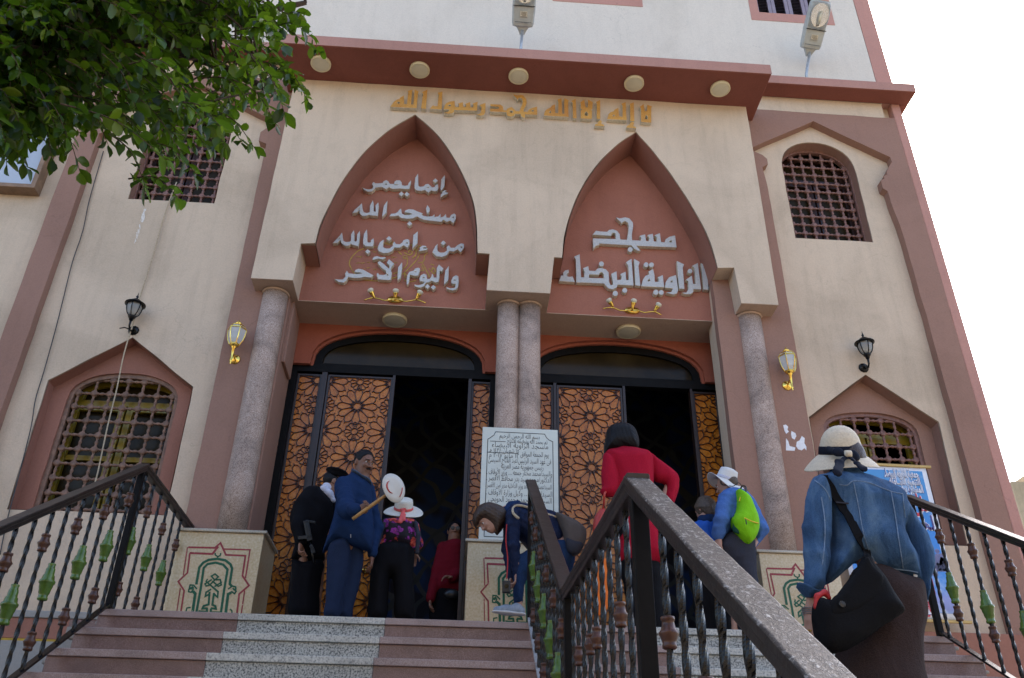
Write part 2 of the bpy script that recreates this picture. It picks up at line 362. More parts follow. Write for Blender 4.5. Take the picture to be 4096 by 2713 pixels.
def carpet_mat():
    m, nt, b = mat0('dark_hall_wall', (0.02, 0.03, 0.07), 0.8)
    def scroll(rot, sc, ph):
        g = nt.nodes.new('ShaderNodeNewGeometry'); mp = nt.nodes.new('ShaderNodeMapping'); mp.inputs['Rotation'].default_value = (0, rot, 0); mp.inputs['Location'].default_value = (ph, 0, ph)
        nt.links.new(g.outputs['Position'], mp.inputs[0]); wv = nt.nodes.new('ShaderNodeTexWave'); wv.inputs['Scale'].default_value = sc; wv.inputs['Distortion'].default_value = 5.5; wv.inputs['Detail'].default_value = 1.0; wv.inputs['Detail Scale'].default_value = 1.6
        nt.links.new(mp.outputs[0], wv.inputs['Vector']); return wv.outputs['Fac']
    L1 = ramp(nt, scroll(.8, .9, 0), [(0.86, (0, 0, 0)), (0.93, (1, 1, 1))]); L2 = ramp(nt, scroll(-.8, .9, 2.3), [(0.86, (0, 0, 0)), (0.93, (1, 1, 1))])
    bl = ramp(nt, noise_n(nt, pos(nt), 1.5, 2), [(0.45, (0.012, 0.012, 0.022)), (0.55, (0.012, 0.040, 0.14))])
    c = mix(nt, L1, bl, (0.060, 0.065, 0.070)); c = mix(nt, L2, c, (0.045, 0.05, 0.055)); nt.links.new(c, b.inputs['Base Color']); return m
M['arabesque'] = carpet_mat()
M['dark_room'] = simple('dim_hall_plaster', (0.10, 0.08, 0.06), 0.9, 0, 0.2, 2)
M['brick'] = plaster('sun_bleached_brick', (0.52, 0.40, 0.25), 0.3)
M['far_wall'] = plaster('shade_house_plaster', (0.30, 0.24, 0.17), 0.2)
M['board_frame'] = simple('brown_board_frame', (0.24, 0.15, 0.09), 0.6, 0, 0.25, 10)
M['paper'] = simple('torn_white_paper', (0.78, 0.78, 0.80), 0.8, 0, 0.08, 30)
M['smear'] = simple('white_paint_smear', (0.72, 0.68, 0.62), 0.8, 0, 0.05, 20)
M['wire'] = simple('dark_cable', (0.05, 0.05, 0.05), 0.6)
M['rope'] = simple('jute_cord', (0.46, 0.37, 0.25), 0.9, 0, 0.25, 60)
M['bluepane'] = simple('pale_blue_board', (0.42, 0.47, 0.54), 0.35, 0, 0.08, 3)
M['skin_tan'] = simple('tan_skin', (0.27, 0.135, 0.085), 0.5, 0, 0.12, 22, 0.05, 0.4)
M['skin_brown'] = simple('brown_skin', (0.185, 0.088, 0.055), 0.48, 0, 0.14, 22, 0.05, 0.4)
M['skin_fair'] = simple('fair_skin', (0.43, 0.245, 0.18), 0.5, 0, 0.12, 22, 0.05, 0.4)
M['hair_black'] = simple('black_hair', (0.006, 0.006, 0.008), 0.5, 0, 0.5, 60, 0.5, 0.2, (4, 4, 0.5))
M['hair_brown'] = simple('brown_hair', (0.042, 0.023, 0.013), 0.45, 0, 0.5, 55, 0.5, 0.5, (4, 4, 0.6))
M['hair_grey'] = simple('grey_brown_hair', (0.085, 0.062, 0.045), 0.55, 0, 0.45, 55, 0.5, 0.4)
M['eye_white'] = simple('eye_white', (0.6, 0.57, 0.53), 0.2, 0, 0.03)
M['eye_dark'] = simple('eye_iris', (0.015, 0.009, 0.006), 0.15, 0, 0.1)
M['navy'] = fabric('navy_cloth', (0.012, 0.030, 0.085))
M['navy_trouser'] = fabric('navy_trousers', (0.016, 0.026, 0.058))
M['police_black'] = fabric('black_uniform', (0.006, 0.006, 0.008))
M['white_cloth'] = fabric('white_shirt', (0.55, 0.56, 0.66))
M['red_wool'] = fabric('crimson_wool', (0.36, 0.010, 0.030), 180, 0.2, 0.95, 0.45, 5)
M['red_jacket'] = fabric('dark_red_jacket', (0.15, 0.008, 0.016))
M['black_cloth'] = fabric('black_trousers', (0.009, 0.009, 0.011))
M['grey_cloth'] = fabric('charcoal_trousers', (0.042, 0.044, 0.058))
M['blue_shirt'] = fabric('blue_shirt', (0.075, 0.165, 0.42), 220, 0.15, 0.85, 0.5, 8)
M['royal_blue'] = fabric('royal_blue_jacket', (0.025, 0.11, 0.46), 220, 0.12, 0.6, 0.45, 9)
M['lime'] = fabric('lime_nylon', (0.23, 0.60, 0.012), 300, 0.08, 0.5, 0.5, 11)
M['lime_mesh'] = fabric('dark_green_mesh', (0.02, 0.075, 0.055), 300, 0.3, 0.7)
M['yellow_zip'] = simple('yellow_zip', (0.75, 0.52, 0.02), 0.5)
M['quilt'] = fabric('navy_quilted_nylon', (0.012, 0.020, 0.055), 200, 0.2, 0.5, 0.6, 14)
M['jeans'] = fabric('blue_jeans', (0.016, 0.036, 0.090), 240, 0.4)
M['grey_bag'] = fabric('taupe_canvas', (0.105, 0.088, 0.080), 200, 0.2, 0.7, 0.3)
M['red_bag'] = simple('red_leather', (0.42, 0.035, 0.022), 0.38, 0, 0.15, 12, 0.15)
M['straw'] = simple('cream_straw', (0.64, 0.57, 0.44), 0.75, 0, 0.12, 90, 0.3)
M['straw_white'] = simple('white_straw', (0.70, 0.67, 0.58), 0.75, 0, 0.10, 90, 0.3)
M['white_hat'] = fabric('white_cotton_hat', (0.70, 0.70, 0.68), 300, 0.06)
M['ribbon'] = simple('coral_ribbon', (0.72, 0.10, 0.09), 0.5, 0, 0.15, 14)
M['navy_ribbon'] = simple('navy_ribbon', (0.006, 0.009, 0.020), 0.6, 0, 0.3, 14, 0.2, 0.12)
M['orange_cloth'] = simple('orange_cloth', (0.75, 0.16, 0.012), 0.8)
M['shoe'] = simple('grey_blue_trainer', (0.26, 0.31, 0.37), 0.7, 0, 0.2, 30)
M['sole'] = simple('white_rubber', (0.66, 0.66, 0.66), 0.6, 0, 0.05)
M['leather_black'] = simple('black_leather', (0.012, 0.012, 0.012), 0.35, 0, 0.3, 30, 0.1)
M['fan_face'] = simple('cream_fan_face', (0.62, 0.59, 0.52), 0.7, 0, 0.06, 8)
M['fan_red'] = simple('fan_red_mark', (0.42, 0.05, 0.04), 0.7)
M['stick'] = simple('varnished_stick', (0.44, 0.24, 0.075), 0.45, 0, 0.2, 20)
def floral_mat():
    m, nt, b = mat0('floral_print', (0.02, 0.01, 0.02), 0.85)
    p = pos(nt)
    def vor(sc, off):
        mp = nt.nodes.new('ShaderNodeMapping'); mp.inputs['Location'].default_value = off; nt.links.new(p, mp.inputs[0])
        nz = nt.nodes.new('ShaderNodeTexNoise'); nz.inputs['Scale'].default_value = 28; nt.links.new(mp.outputs[0], nz.inputs['Vector'])
        sc_ = nt.nodes.new('ShaderNodeVectorMath'); sc_.operation = 'SCALE'; sc_.inputs['Scale'].default_value = 0.07; nt.links.new(nz.outputs['Color'], sc_.inputs[0])
        ad = nt.nodes.new('ShaderNodeVectorMath'); nt.links.new(mp.outputs[0], ad.inputs[0]); nt.links.new(sc_.outputs[0], ad.inputs[1])
        v = nt.nodes.new('ShaderNodeTexVoronoi'); v.inputs['Scale'].default_value = sc; nt.links.new(ad.outputs[0], v.inputs['Vector']); return v.outputs['Distance']
    a = ramp(nt, vor(9, (0, 0, 0)), [(0.40, (1, 1, 1)), (0.45, (0, 0, 0))]); d = ramp(nt, vor(13, (3.3, 1.1, 2.2)), [(0.36, (1, 1, 1)), (0.42, (0, 0, 0))])
    pet = ramp(nt, noise_n(nt, p, 40, 2), [(0.35, (0.20, 0.01, 0.02)), (0.5, (0.55, 0.04, 0.03)), (0.65, (0.62, 0.16, 0.08))])
    pur = ramp(nt, noise_n(nt, p, 30, 2), [(0.35, (0.10, 0.01, 0.10)), (0.6, (0.34, 0.03, 0.30))])
    c = mix(nt, d, (0.010, 0.005, 0.012), pur); c = mix(nt, a, c, pet)
    nt.links.new(c, b.inputs['Base Color']); bump(nt, b, noise_n(nt, p, 9, 4), 0.3, 0.03); return m
M['floral'] = floral_mat()
def denim_mat():
    m, nt, b = mat0('faded_denim', (0.06, 0.15, 0.30), 0.9, spec=0.2)
    p = pos(nt, (1, 1, 1)); f = noise_n(nt, p, 420, 2, 0.6); g = noise_n(nt, pos(nt, (2.2, 2.2, 0.8)), 4.2, 5, 0.65, 0.9); q = noise_n(nt, pos(nt, (1, 1, 0.5)), 11, 4, 0.6, 0.7)
    c = ramp(nt, g, [(0.30, (0.018, 0.055, 0.130)), (0.5, (0.048, 0.125, 0.265)), (0.72, (0.15, 0.27, 0.43))])
    c = mix(nt, 0.25, c, ramp(nt, f, [(0.35, (0.02, 0.05, 0.12)), (0.65, (0.18, 0.30, 0.48))]))
    nt.links.new(c, b.inputs['Base Color']); bump(nt, b, mix(nt, 0.25, q, f), 0.8, 0.035); return m
M['denim'] = denim_mat()
M['denim_seam'] = simple('denim_seam', (0.16, 0.24, 0.36), 0.9, 0, 0.3, 90, 0.3)
M['skirt'] = fabric('brown_skirt', (0.042, 0.028, 0.026), 200, 0.3, 0.9, 0.7, 7)
M['bag_black'] = fabric('black_nylon_bag', (0.006, 0.006, 0.007), 200, 0.2, 0.75, 0.3, 6)
M['red_trim'] = simple('red_trim', (0.45, 0.02, 0.02), 0.6)
def banner_mat():
    m, nt, b = mat0('printed_vinyl', (0.05, 0.25, 0.7), 0.35)
    g = nt.nodes.new('ShaderNodeTexCoord'); p = g.outputs['Object']
    sp = nt.nodes.new('ShaderNodeSeparateXYZ'); nt.links.new(p, sp.inputs[0])
    mr = nt.nodes.new('ShaderNodeMapRange'); mr.inputs[1].default_value = 1.6; mr.inputs[2].default_value = 3.6; nt.links.new(sp.outputs[2], mr.inputs[0])
    c = ramp(nt, mr.outputs[0], [(0.0, (0.12, 0.50, 0.78)), (0.28, (0.36, 0.66, 0.82)), (0.36, (0.25, 0.28, 0.52)), (0.42, (0.30, 0.34, 0.66)), (0.48, (0.06, 0.27, 0.72)), (0.8, (0.045, 0.24, 0.66)), (1, (0.07, 0.28, 0.60))])
    cl = noise_n(nt, p, 2.2, 6, 0.6, 0.3)
    c = mix(nt, ramp(nt, cl, [(0.56, (0, 0, 0)), (0.72, (0.7, 0.7, 0.7))]), c, (0.62, 0.70, 0.80))
    nt.links.new(c, b.inputs['Base Color']); return m
M['banner'] = banner_mat()
M['banner_white'] = simple('white_vinyl', (0.72, 0.74, 0.80), 0.4, 0, 0.04)
M['banner_red'] = simple('red_print', (0.60, 0.03, 0.05), 0.4)
M['banner_violet'] = simple('violet_print', (0.10, 0.06, 0.22), 0.4)
M['banner_grey'] = simple('slate_print', (0.09, 0.09, 0.16), 0.4)
M['board_photo'] = simple('printed_figures', (0.16, 0.16, 0.30), 0.4, 0, 0.6, 12)
M['yellow_calli'] = simple('faded_yellow_paint', (0.40, 0.27, 0.045), 0.8, 0, 0.35, 30)
M['moss'] = M['green_bead']
# ------------------------------------------------------------------ levels (metres; the lens is the origin)
GZ = -1.6; LZ = 1.692; MZ = -0.084          # street, landing, half-landing
YP, YM, YC, YR, YD = 8.6, 8.86, 8.98, 9.05, 9.55   # portal face, frame face, wall face, lettering recess, door wall
RISE, TREAD, Y0 = 0.222, 0.358, 7.25

# ground and stairs (the setting)
g = MB(); g.add([(-600, -600, GZ), (600, -600, GZ), (600, 600, GZ), (-600, 600, GZ)], [(0, 1, 2, 3)])
tag(g.build('ground', M['ground']), kind='structure')
def stairs():
    SXL, SXR = -2.83, 4.12
    xg = [(-1.736, -0.572), (1.62, 3.02)]
    tm = {0: MB(), 1: MB()}; cols = []; e = SXL
    for a, b in xg: cols += [(e, a, 0), (a, b, 1)]; e = b
    cols.append((e, SXR, 0))
    core = MB(); tr = {0: MB(), 1: MB()}
    def flight(ytop, ztop, n):
        for i in range(n):
            y, z = ytop - TREAD*i, ztop - RISE*i
            yb = ytop + 0.02 if i == 0 else y + TREAD
            for a, b, k in cols:
                o = 0.0015 if k else 0
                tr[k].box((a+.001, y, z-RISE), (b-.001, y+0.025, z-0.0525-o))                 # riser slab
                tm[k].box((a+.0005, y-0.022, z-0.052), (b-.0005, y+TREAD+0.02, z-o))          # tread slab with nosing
            core.box((SXL+.004, y+0.026, GZ), (SXR-.004, y+TREAD+0.026, z-0.055))
    flight(Y0, LZ, 8)
    yb = Y0-7*TREAD
    for a, b, k in cols: tr[k].box((a+.001, 2.82, MZ-0.05), (b-.001, yb-0.001, MZ-(.0015 if k else 0)))
    core.box((SXL+.004, 2.84, GZ), (SXR-.004, yb+.02, MZ-0.052))
    flight(2.80, MZ, 7)
    # landing
    for a, b, k in cols: tr[k].box((a+.001, Y0+TREAD+.02, LZ-0.05), (b-.001, 9.9, LZ-.001-(.0015 if k else 0)))
    tr[0].box((-3.2, Y0+.4, LZ-.06), (SXL-.001, 9.9, LZ-.0015)); tr[0].box((SXR+.001, Y0+.4, LZ-.06), (4.3, 9.9, LZ-.0015))
    core.box((-3.2, Y0+.38, GZ), (4.3, 9.9, LZ-.062))
    s = tag(core.build('stairs', M['concrete']), kind='structure')
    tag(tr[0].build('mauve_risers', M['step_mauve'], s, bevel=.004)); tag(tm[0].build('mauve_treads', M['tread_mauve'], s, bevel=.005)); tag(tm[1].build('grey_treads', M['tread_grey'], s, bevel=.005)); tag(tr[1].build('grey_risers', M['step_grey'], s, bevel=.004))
    # ragged mortar along both ends of the flight
    for sx, nm in ((SXL, -1), (SXR, 1)):
        mb = MB()
        for i in range(8):
            y, z = Y0-TREAD*i, LZ-RISE*i
            for j in range(5):
                a = random.uniform(.02, .07); yy = y+random.uniform(-.01, .30); zz = z-RISE+random.uniform(.01, RISE-.06)
                x = sx + nm*random.uniform(0, .05)
                mb.box((x-a/2, yy, zz), (x+a/2, yy+a, zz+a*.8))
        mb.build('mortar_edge', M['concrete'], s, bevel=.012)
stairs()

# ------------------------------------------------------------------ the mosque
BL = thing('mosque', (0.54, 9.2, GZ), 'cream and mauve mosque front with two pointed arches over carved doors', 'mosque')
def wpts(ptsc, Y): return [(p.x, p.z) for p in ptsc]
def proj(fn, L, Y): return [(q.x, q.z) for q in (fn(x, y, Y) for x, y in L)]
def arch_pts(x0, x1, zs, zt, n=18, flat=1.0):         # round or flattened arch from right spring to left spring
    cx, r = (x0+x1)/2, (x1-x0)/2
    return [(cx+r*cos(pi*i/n), zs+(zt-zs)*sin(pi*i/n)**flat) for i in range(n+1)]

# openings of the wings
NL = [(-4.69, 3.07), (-3.085, 3.07), (-3.098, 4.582), (-3.92, 5.195), (-4.706, 4.587)]
NR = [(3.975, 3.07), (5.52, 3.07), (5.549, 4.568), (4.79, 5.163), (3.99, 4.554)]
def upwin(x0, x1, z0, zs, zt): return [(x0, z0), (x1, z0)] + arch_pts(x0, x1, zs, zt, 18, 0.8)
UR = upwin(4.235, 5.29, 7.195, 8.40, 8.94); UL = upwin(-4.46, -3.37, 7.235, 8.42, 8.94)
PLZ = 1.36
wl = MB(); wl.plate([wob([(-14, PLZ-.1), (-2.3, PLZ-.1), (-2.3, 9.75), (-14, 9.75)], .4), wob(NL), wob(UL)], YC, YC+.17)
wl.build('wall', M['cream'], BL, bevel=.006); wl = MB()
wl.plate([wob([(3.0, PLZ-.1), (6.11, PLZ-.1), (6.11, 9.75), (3.0, 9.75)], .4), wob(NR), wob(UR)], YC, YC+.25)
wl.build('wall', M['cream'], BL, bevel=.006)
# niche backs: mauve plaster with the arched window openings
def niche_back(N_, x0, x1, z0, zs, zt, x, nm):
    mb = MB(); big = [(N_[0][0]-.1, N_[0][1]-.1), (N_[1][0]+.1, N_[1][1]-.1), (N_[2][0]+.1, N_[2][1]), (N_[3][0], N_[3][1]+.1), (N_[4][0]-.1, N_[4][1])]
    op = [(x0, z0), (x1, z0)] + arch_pts(x0, x1, zs, zt, 16, 0.75)
    mb.plate([big, wob(op)], YC+.16 if x < 0 else YC+.17, YC+.30)
    return mb.build('window_niche', M['niche'] if x < 0 else M['mauve'], BL, bevel=.01)
GL = (-4.52, -3.29, 3.10, 4.44, 4.80); GR = (4.22, 5.37, 3.10, 4.46, 4.74)
niche_back(NL, *GL, -1, 'l'); niche_back(NR, *GR, 1, 'r')

def window(name, G, Yf, mat_g, lower, step, parent=BL):
    x0, x1, z0, zs, zt = G
    top = lambda x: zs+(zt-zs)*max(0, 1-((x-(x0+x1)/2)/((x1-x0)/2))**2)**.5**(1.0)
    op = [(x0, z0), (x1, z0)] + arch_pts(x0, x1, zs, zt, 16, 0.75)
    bw_ = .045 if lower else .022
    inn = [(x0+bw_, z0+.02), (x1-bw_, z0+.02)] + arch_pts(x0+bw_, x1-bw_, zs, zt-bw_-.005, 16, 0.75)
    e_ = .14; opx = [(x0-e_, z0-e_), (x1+e_, z0-e_)] + arch_pts(x0-e_, x1+e_, zs, zt+e_, 16, 0.75)
    fr = MB(); fr.plate([opx, inn], Yf, Yf+.06); wn = fr.build('window', mat_g, parent, bevel=.006)
    gm = MB(); nx = max(2, int(round((x1-x0)/step))); dx = (x1-x0)/nx; nz = int((zt-z0)/step)+1
    def prof(Lh, r=.0175):
        P = []; nb = 3
        for k in range(nb*4+1):
            u = k/(nb*4); P.append((r*(.62+.55*abs(sin(u*nb*pi))), u*Lh))
        return P
    xs = [x0+dx*(i+.5) for i in range(nx)]; zsn = [z0+.07+step*j for j in range(nz+1)]
    hw = lambda z: (x1-x0)/2-.03 if z <= zs else max(0, ((x1-x0)/2-.03)*max(0, 1-((z-zs)/(zt-zs))**2)**.5)
    cx = (x0+x1)/2
    for x in xs:
        tz = zs+(zt-zs)*max(0, 1-(abs(x-cx)/((x1-x0)/2))**2)**.375-.03
        zz = [z for z in zsn if z < tz-.02]; ends = [z0+.02]+zz+[tz]
        for a, b in zip(ends, ends[1:]):
            if b-a > .03: gm.lathe((x, Yf+.03, a), prof(b-a), 6)
        for z in zz: gm.lathe((x, Yf+.004, z), [(.0, 0), (.034, .001), (.038, .008), (.038, .044), (.034, .051), (0, .052)], 8, (0, 1, 0))
    for z in zsn:
        h = hw(z)
        if h < .06: continue
        xx = [x for x in xs if abs(x-cx) < h]; ends = [cx-h]+xx+[cx+h]
        for a, b in zip(ends, ends[1:]):
            if b-a > .03: gm.lathe((a, Yf+.03, z), prof(b-a), 6, (1, 0, 0))
    gm.build('grille', mat_g, wn, smooth=True)
    pn = MB(); pn.add([(x0-.05, Yf+.22, z0-.05), (x1+.05, Yf+.22, z0-.05), (x1+.05, Yf+.22, zt+.05), (x0-.05, Yf+.22, zt+.05)], [(0, 1, 2, 3)])
    pn.build('pane', M['dark_glass'], wn)
    fm = MB(); mm = M['yellow_frame'] if lower else M['door_wood']
    for xa, xb in ((x0+.02, cx-.012), (cx+.012, x1-.02)):
        o = [(xa, z0), (xb, z0), (xb, zs+.02), (xa, zs+.02)]; i_ = [(xa+.07, z0+.08), (xb-.07, z0+.08), (xb-.07, zs-.05), (xa+.07, zs-.05)]
        fm.plate([o, i_], Yf+.14, Yf+.19)
        if lower: fm.box((xa+.07, Yf+.15, z0+.68), (xb-.07, Yf+.185, z0+.74))
    fm.plate([[(x0, zs+.02), (x1, zs+.02)]+arch_pts(x0, x1, zs+.03, zt, 12, .75), [(x0+.1, zs+.08), (x1-.1, zs+.08)]+arch_pts(x0+.1, x1-.1, zs+.085, zt-.07, 12, .75)], Yf+.145, Yf+.185)
    fm.build('casement', mm, wn, bevel=.004)
window('window', GL, YC+.185, M['grille_dusty'], True, .172)
window('window', GR, YC+.20, M['grille'], True, .165)
window('window', (4.237, 5.288, 7.20, 8.40, 8.92), YC+.150, M['grille'], False, .150)
window('window', (-4.458, -3.372, 7.24, 8.42, 8.92), YC+.12, M['grille'], False, .150)
for U in (UR, UL):
    rvl = MB()
    cx_ = sum(p[0] for p in U)/len(U); L_ = [(cx_+(p[0]-cx_)*.985, p[1]-(.008 if p[1] > 8.2 else -.008 if p[1] < 7.3 else 0)) for p in U]; V_ = []
    for p in L_: V_ += [(p[0], YC+.010, p[1]), (p[0], YC+.16, p[1])]
    n_ = len(L_); rvl.add(V_, [(2*i, 2*((i+1) % n_), 2*((i+1) % n_)+1, 2*i+1) for i in range(n_)])
    rvl.build('window_reveal', M['mauve'], BL)
for nn_, Nn in (('l', NL), ('r', NR)):
    cx_ = sum(p[0] for p in Nn)/5; L_ = [(cx_+(p[0]-cx_)*.988, p[1]-(.010 if p[1] > 4 else -.008)) for p in Nn]; V_ = []
    for p in L_: V_ += [(p[0], YC+.008, p[1]), (p[0], YC+.165, p[1])]
    rl = MB(); rl.add(V_, [(2*i, 2*((i+1) % 5), 2*((i+1) % 5)+1, 2*i+1) for i in range(5)]); rl.build('niche_reveal', M['niche'] if nn_ == 'l' else M['mauve'], BL)
# dark rooms behind the windows
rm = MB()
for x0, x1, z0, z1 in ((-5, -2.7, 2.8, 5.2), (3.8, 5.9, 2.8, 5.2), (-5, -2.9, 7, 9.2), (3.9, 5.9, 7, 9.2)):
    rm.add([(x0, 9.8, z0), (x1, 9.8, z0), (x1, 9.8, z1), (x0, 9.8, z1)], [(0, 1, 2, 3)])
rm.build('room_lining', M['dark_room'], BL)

# mauve frames standing proud of the cream wall
fR = [(3.925, 1.5), (3.925, 7.9), (3.90, 8.30), (3.985, 8.36), (3.985, 8.46), (3.93, 8.53), (3.80, 8.60), (3.81, 8.665), (4.767, 9.244), (5.765, 8.63), (5.775, 8.54), (5.72, 8.46), (5.66, 8.36), (5.655, 8.30), (5.60, 8.27), (5.60, 8.22), (5.545, 8.19), (5.545, 8.05), (5.60, 8.0), (5.605, 7.80), (5.65, 7.4), (5.675, 6.0), (5.683, 1.5)]
mf = MB(); mf.plate([wob([(3.0, PLZ-.05), (6.0, PLZ-.05), (6.0, 9.40), (3.0, 9.42)], .3), wob(fR)], YM, YC-.001)
mf.build('pilaster_frame', M['mauve'], BL, bevel=.008); mf = MB()
fL = [(-5.03, 1.5), (-5.03, 8.2), (-4.95, 8.25), (-4.95, 8.4), (-5.06, 8.5), (-5.06, 8.65), (-3.93, 9.25), (-2.86, 8.65), (-2.86, 8.5), (-2.95, 8.4), (-2.95, 8.25), (-2.84, 8.2), (-2.835, 1.5)]
mf.plate([wob([(-5.313, PLZ-.05), (-2.3, PLZ-.05), (-2.3, 9.42), (-5.313, 9.42)], .3), wob(fL)], YM, YC-.001)
mf.build('pilaster_frame', M['mauve'], BL, bevel=.008)
# wall corner with its pink painted band, band under the cornice, upper storey
up = MB(); up.box((6.0, YM+.0, PLZ-.1), (6.13, YM+.4, 9.75)); up.build('corner', M['pink'], BL, bevel=.012)
sd_ = MB(); sd_.box((6.11, YM+.4, GZ), (6.135, 16, 12)); sd_.build('side_wall', M['cream'], BL)
fb = MB(); fb.box((3.0, YM+.005, 9.40), (5.855, YM+.15, 9.75)); fb.box((-14, YM+.005, 9.42), (-2.3, YM+.15, 9.75)); fb.build('frieze', M['cream'], BL)
US = MB(); US.plate([wob([(-14, 9.7), (5.875, 9.7), (5.852, 15.5), (-14, 15.5)], .5), [(4.27, 11.545), (5.38, 11.545), (5.38, 13.2), (4.27, 13.2)], [(1.16, 11.645), (2.30, 11.645), (2.30, 13.2), (1.16, 13.2)]], YM, YM+.3)
US.build('upper_wall', M['cream_upper'], BL)
pb = MB(); pb.box((5.8765, YM-.002, 9.7), (6.12, YM+.5, 15.5))
for x0, x1, zb in ((4.135, 5.46, 11.36), (1.02, 2.43, 11.49)):
    zi = 11.545 if x0 > 3 else 11.645; xi0, xi1 = x0+.135, x1-.13
    pb.build('painted_band', M['pink'], BL); pb = MB()
    pb.plate([[(x0, zb), (x1, zb), (x1, 13.4), (x0, 13.4)], [(xi0+.004, zi+.004), (xi1-.004, zi+.004), (xi1-.004, 13.196), (xi0+.004, 13.196)]], YM-.006, YM+.01)
pb.build('painted_band', M['pink'], BL)
for xi0, xi1, zi in ((4.272, 5.378, 11.547), (1.162, 2.298, 11.647)):
    sh = MB(); n = 4; wd = (xi1-xi0)/n
    for k in range(n):
        a, b = xi0+wd*k+.004, xi0+wd*(k+1)-.004
        sh.plate([[(a, zi+.02), (b, zi+.02), (b, 13.15), (a, 13.15)], [(a+.055, zi+.11), (b-.055, zi+.11), (b-.055, 13.05), (a+.055, 13.05)]], YM+.10, YM+.14)
        z = zi+.115
        while z < 13.04:
            sh.add([(a+.05, YM+.105, z), (b-.05, YM+.105, z), (b-.05, YM+.138, z+.03), (a+.05, YM+.138, z+.03)], [(0, 1, 2, 3)]); z += .037
    sh.build('shuttered_window', M['shutter'], BL)
    bk = MB(); bk.add([(xi0, YM+.2, zi), (xi1, YM+.2, zi), (xi1, YM+.2, 13.2), (xi0, YM+.2, 13.2)], [(0, 1, 2, 3)]); bk.build('window_backing', M['ink'], BL)
# cornices
co = MB()
def ledge(x0, x1, y0, z0, z1):
    n = max(2, int((x1-x0)/.25)); 
    for i in range(n):
        pass
    co.box((x0, y0, z0), (x1, YM-.001, z1))
ledge(-2.70, 3.87, 8.0, 9.17, 9.355)
co.box((3.872, 8.6, 9.68), (6.26, YM-.001, 9.845)); co.box((6.14, YM, 9.68), (6.26, 15, 9.845)); co.box((-14, 8.6, 9.70), (-2.702, YM-.001, 9.86))
co.build('cornice', M['cornice'], BL, bevel=.014)
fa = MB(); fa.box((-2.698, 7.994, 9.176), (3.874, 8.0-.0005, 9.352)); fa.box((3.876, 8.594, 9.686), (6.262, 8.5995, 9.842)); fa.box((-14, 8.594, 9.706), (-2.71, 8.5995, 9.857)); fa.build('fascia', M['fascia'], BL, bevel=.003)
ct = MB(); ct.box((-2.69, 8.012, 9.356), (3.86, YM-.002, 9.366)); ct.build('cornice_top', M['pink'], BL)
pt = MB(); pt.box((-2.68, YP+.002, 9.0), (3.8, YM+.1, 9.169)); 
# portal block with the two pointed arches
A1 = [(728, 562), (740, 520), (765, 465), (800, 405), (845, 348), (900, 300), (960, 265)]
A1r = [(960, 265), (1012, 312), (1056, 376), (1086, 440), (1099, 490), (1103, 540), (1104, 585)]
A2 = [(1299, 596), (1305, 545), (1319, 490), (1346, 430), (1385, 375), (1428, 333), (1470, 305)]
A2r = [(1470, 305), (1512, 352), (1560, 415), (1602, 480), (1632, 535), (1652, 590), (1660, 619)]
def AP(L): return [(q.x, q.y) for q in (Vector(t) for t in spline([(F(x, y, YP).x, F(x, y, YP).z, 0) for x, y in L], 5))]
ZB = 5.85; ZS = 6.385
out = [(-2.60, ZB), (-2.11, ZB), (-2.095, ZS)] + AP(A1) + AP(A1r)[1:] + [(0.185, ZS), (0.165, ZB), (0.925, ZB), (0.975, ZS)] + AP(A2) + AP(A2r)[1:] + [(3.205, ZS-.01), (3.233, ZB), (3.69, ZB), (3.70, 9.168), (-2.56, 9.168)]
po = MB(); po.plate([wob(out, .14, .004)], YP, YR+.02)
po.build('portal', M['cream'], BL, bevel=.010)
# mauve paint inside the arches is the reveal of the lettering wall
lw = MB()
rv = []
for Lp, Lr, xa, xb in ((AP(A1), AP(A1r), -2.095, .185), (AP(A2), AP(A2r), .975, 3.205)):
    arc = Lp + Lr[1:]
    # thin lining sheet, 3 mm inside the arch edge
    cxm = (xa+xb)/2; V = []; Fc = []
    sh = lambda p: (p[0]+(cxm-p[0])*.013, p[1]-.010)
    pts = [sh(p) for p in arc]
    for p in pts: V += [(p[0], YP+.012, p[1]), (p[0], YR+.01, p[1])]
    for i in range(len(pts)-1): Fc.append((2*i, 2*i+1, 2*i+3, 2*i+2))
    # shoulders and block cheeks
    lw.add(V, Fc)
    for (xf, xc, sgn) in ((pts[0][0], xa, 1), (pts[-1][0], xb, -1)):
        lw.add([(xf, YP+.012, ZS-.010), (xc+.010*sgn, YP+.012, ZS-.010), (xc+.010*sgn, YR+.01, ZS-.010), (xf, YR+.01, ZS-.010)], [(0, 1, 2, 3)])
lw.build('arch_reveal', M['niche'], BL)
lt = MB(); lt.box((-2.12, YR, 5.855), (3.24, YD+.2, 9.0)); lt.build('lettering_wall', M['salmon'], BL, bevel=.006)
sf = MB(); sf.box((-2.55, YR-.018, 5.846), (3.62, YD+.02, 5.8535)); sf.box((-2.597, YP+.003, 5.8465), (-2.112, YM+.6, 5.849)); sf.box((.17, YP+.003, 5.8465), (.92, YR-.02, 5.849)); sf.box((3.236, YP+.003, 5.8465), (3.687, YM+.6, 5.849))
sf.build('soffit', M['soffit'], BL)
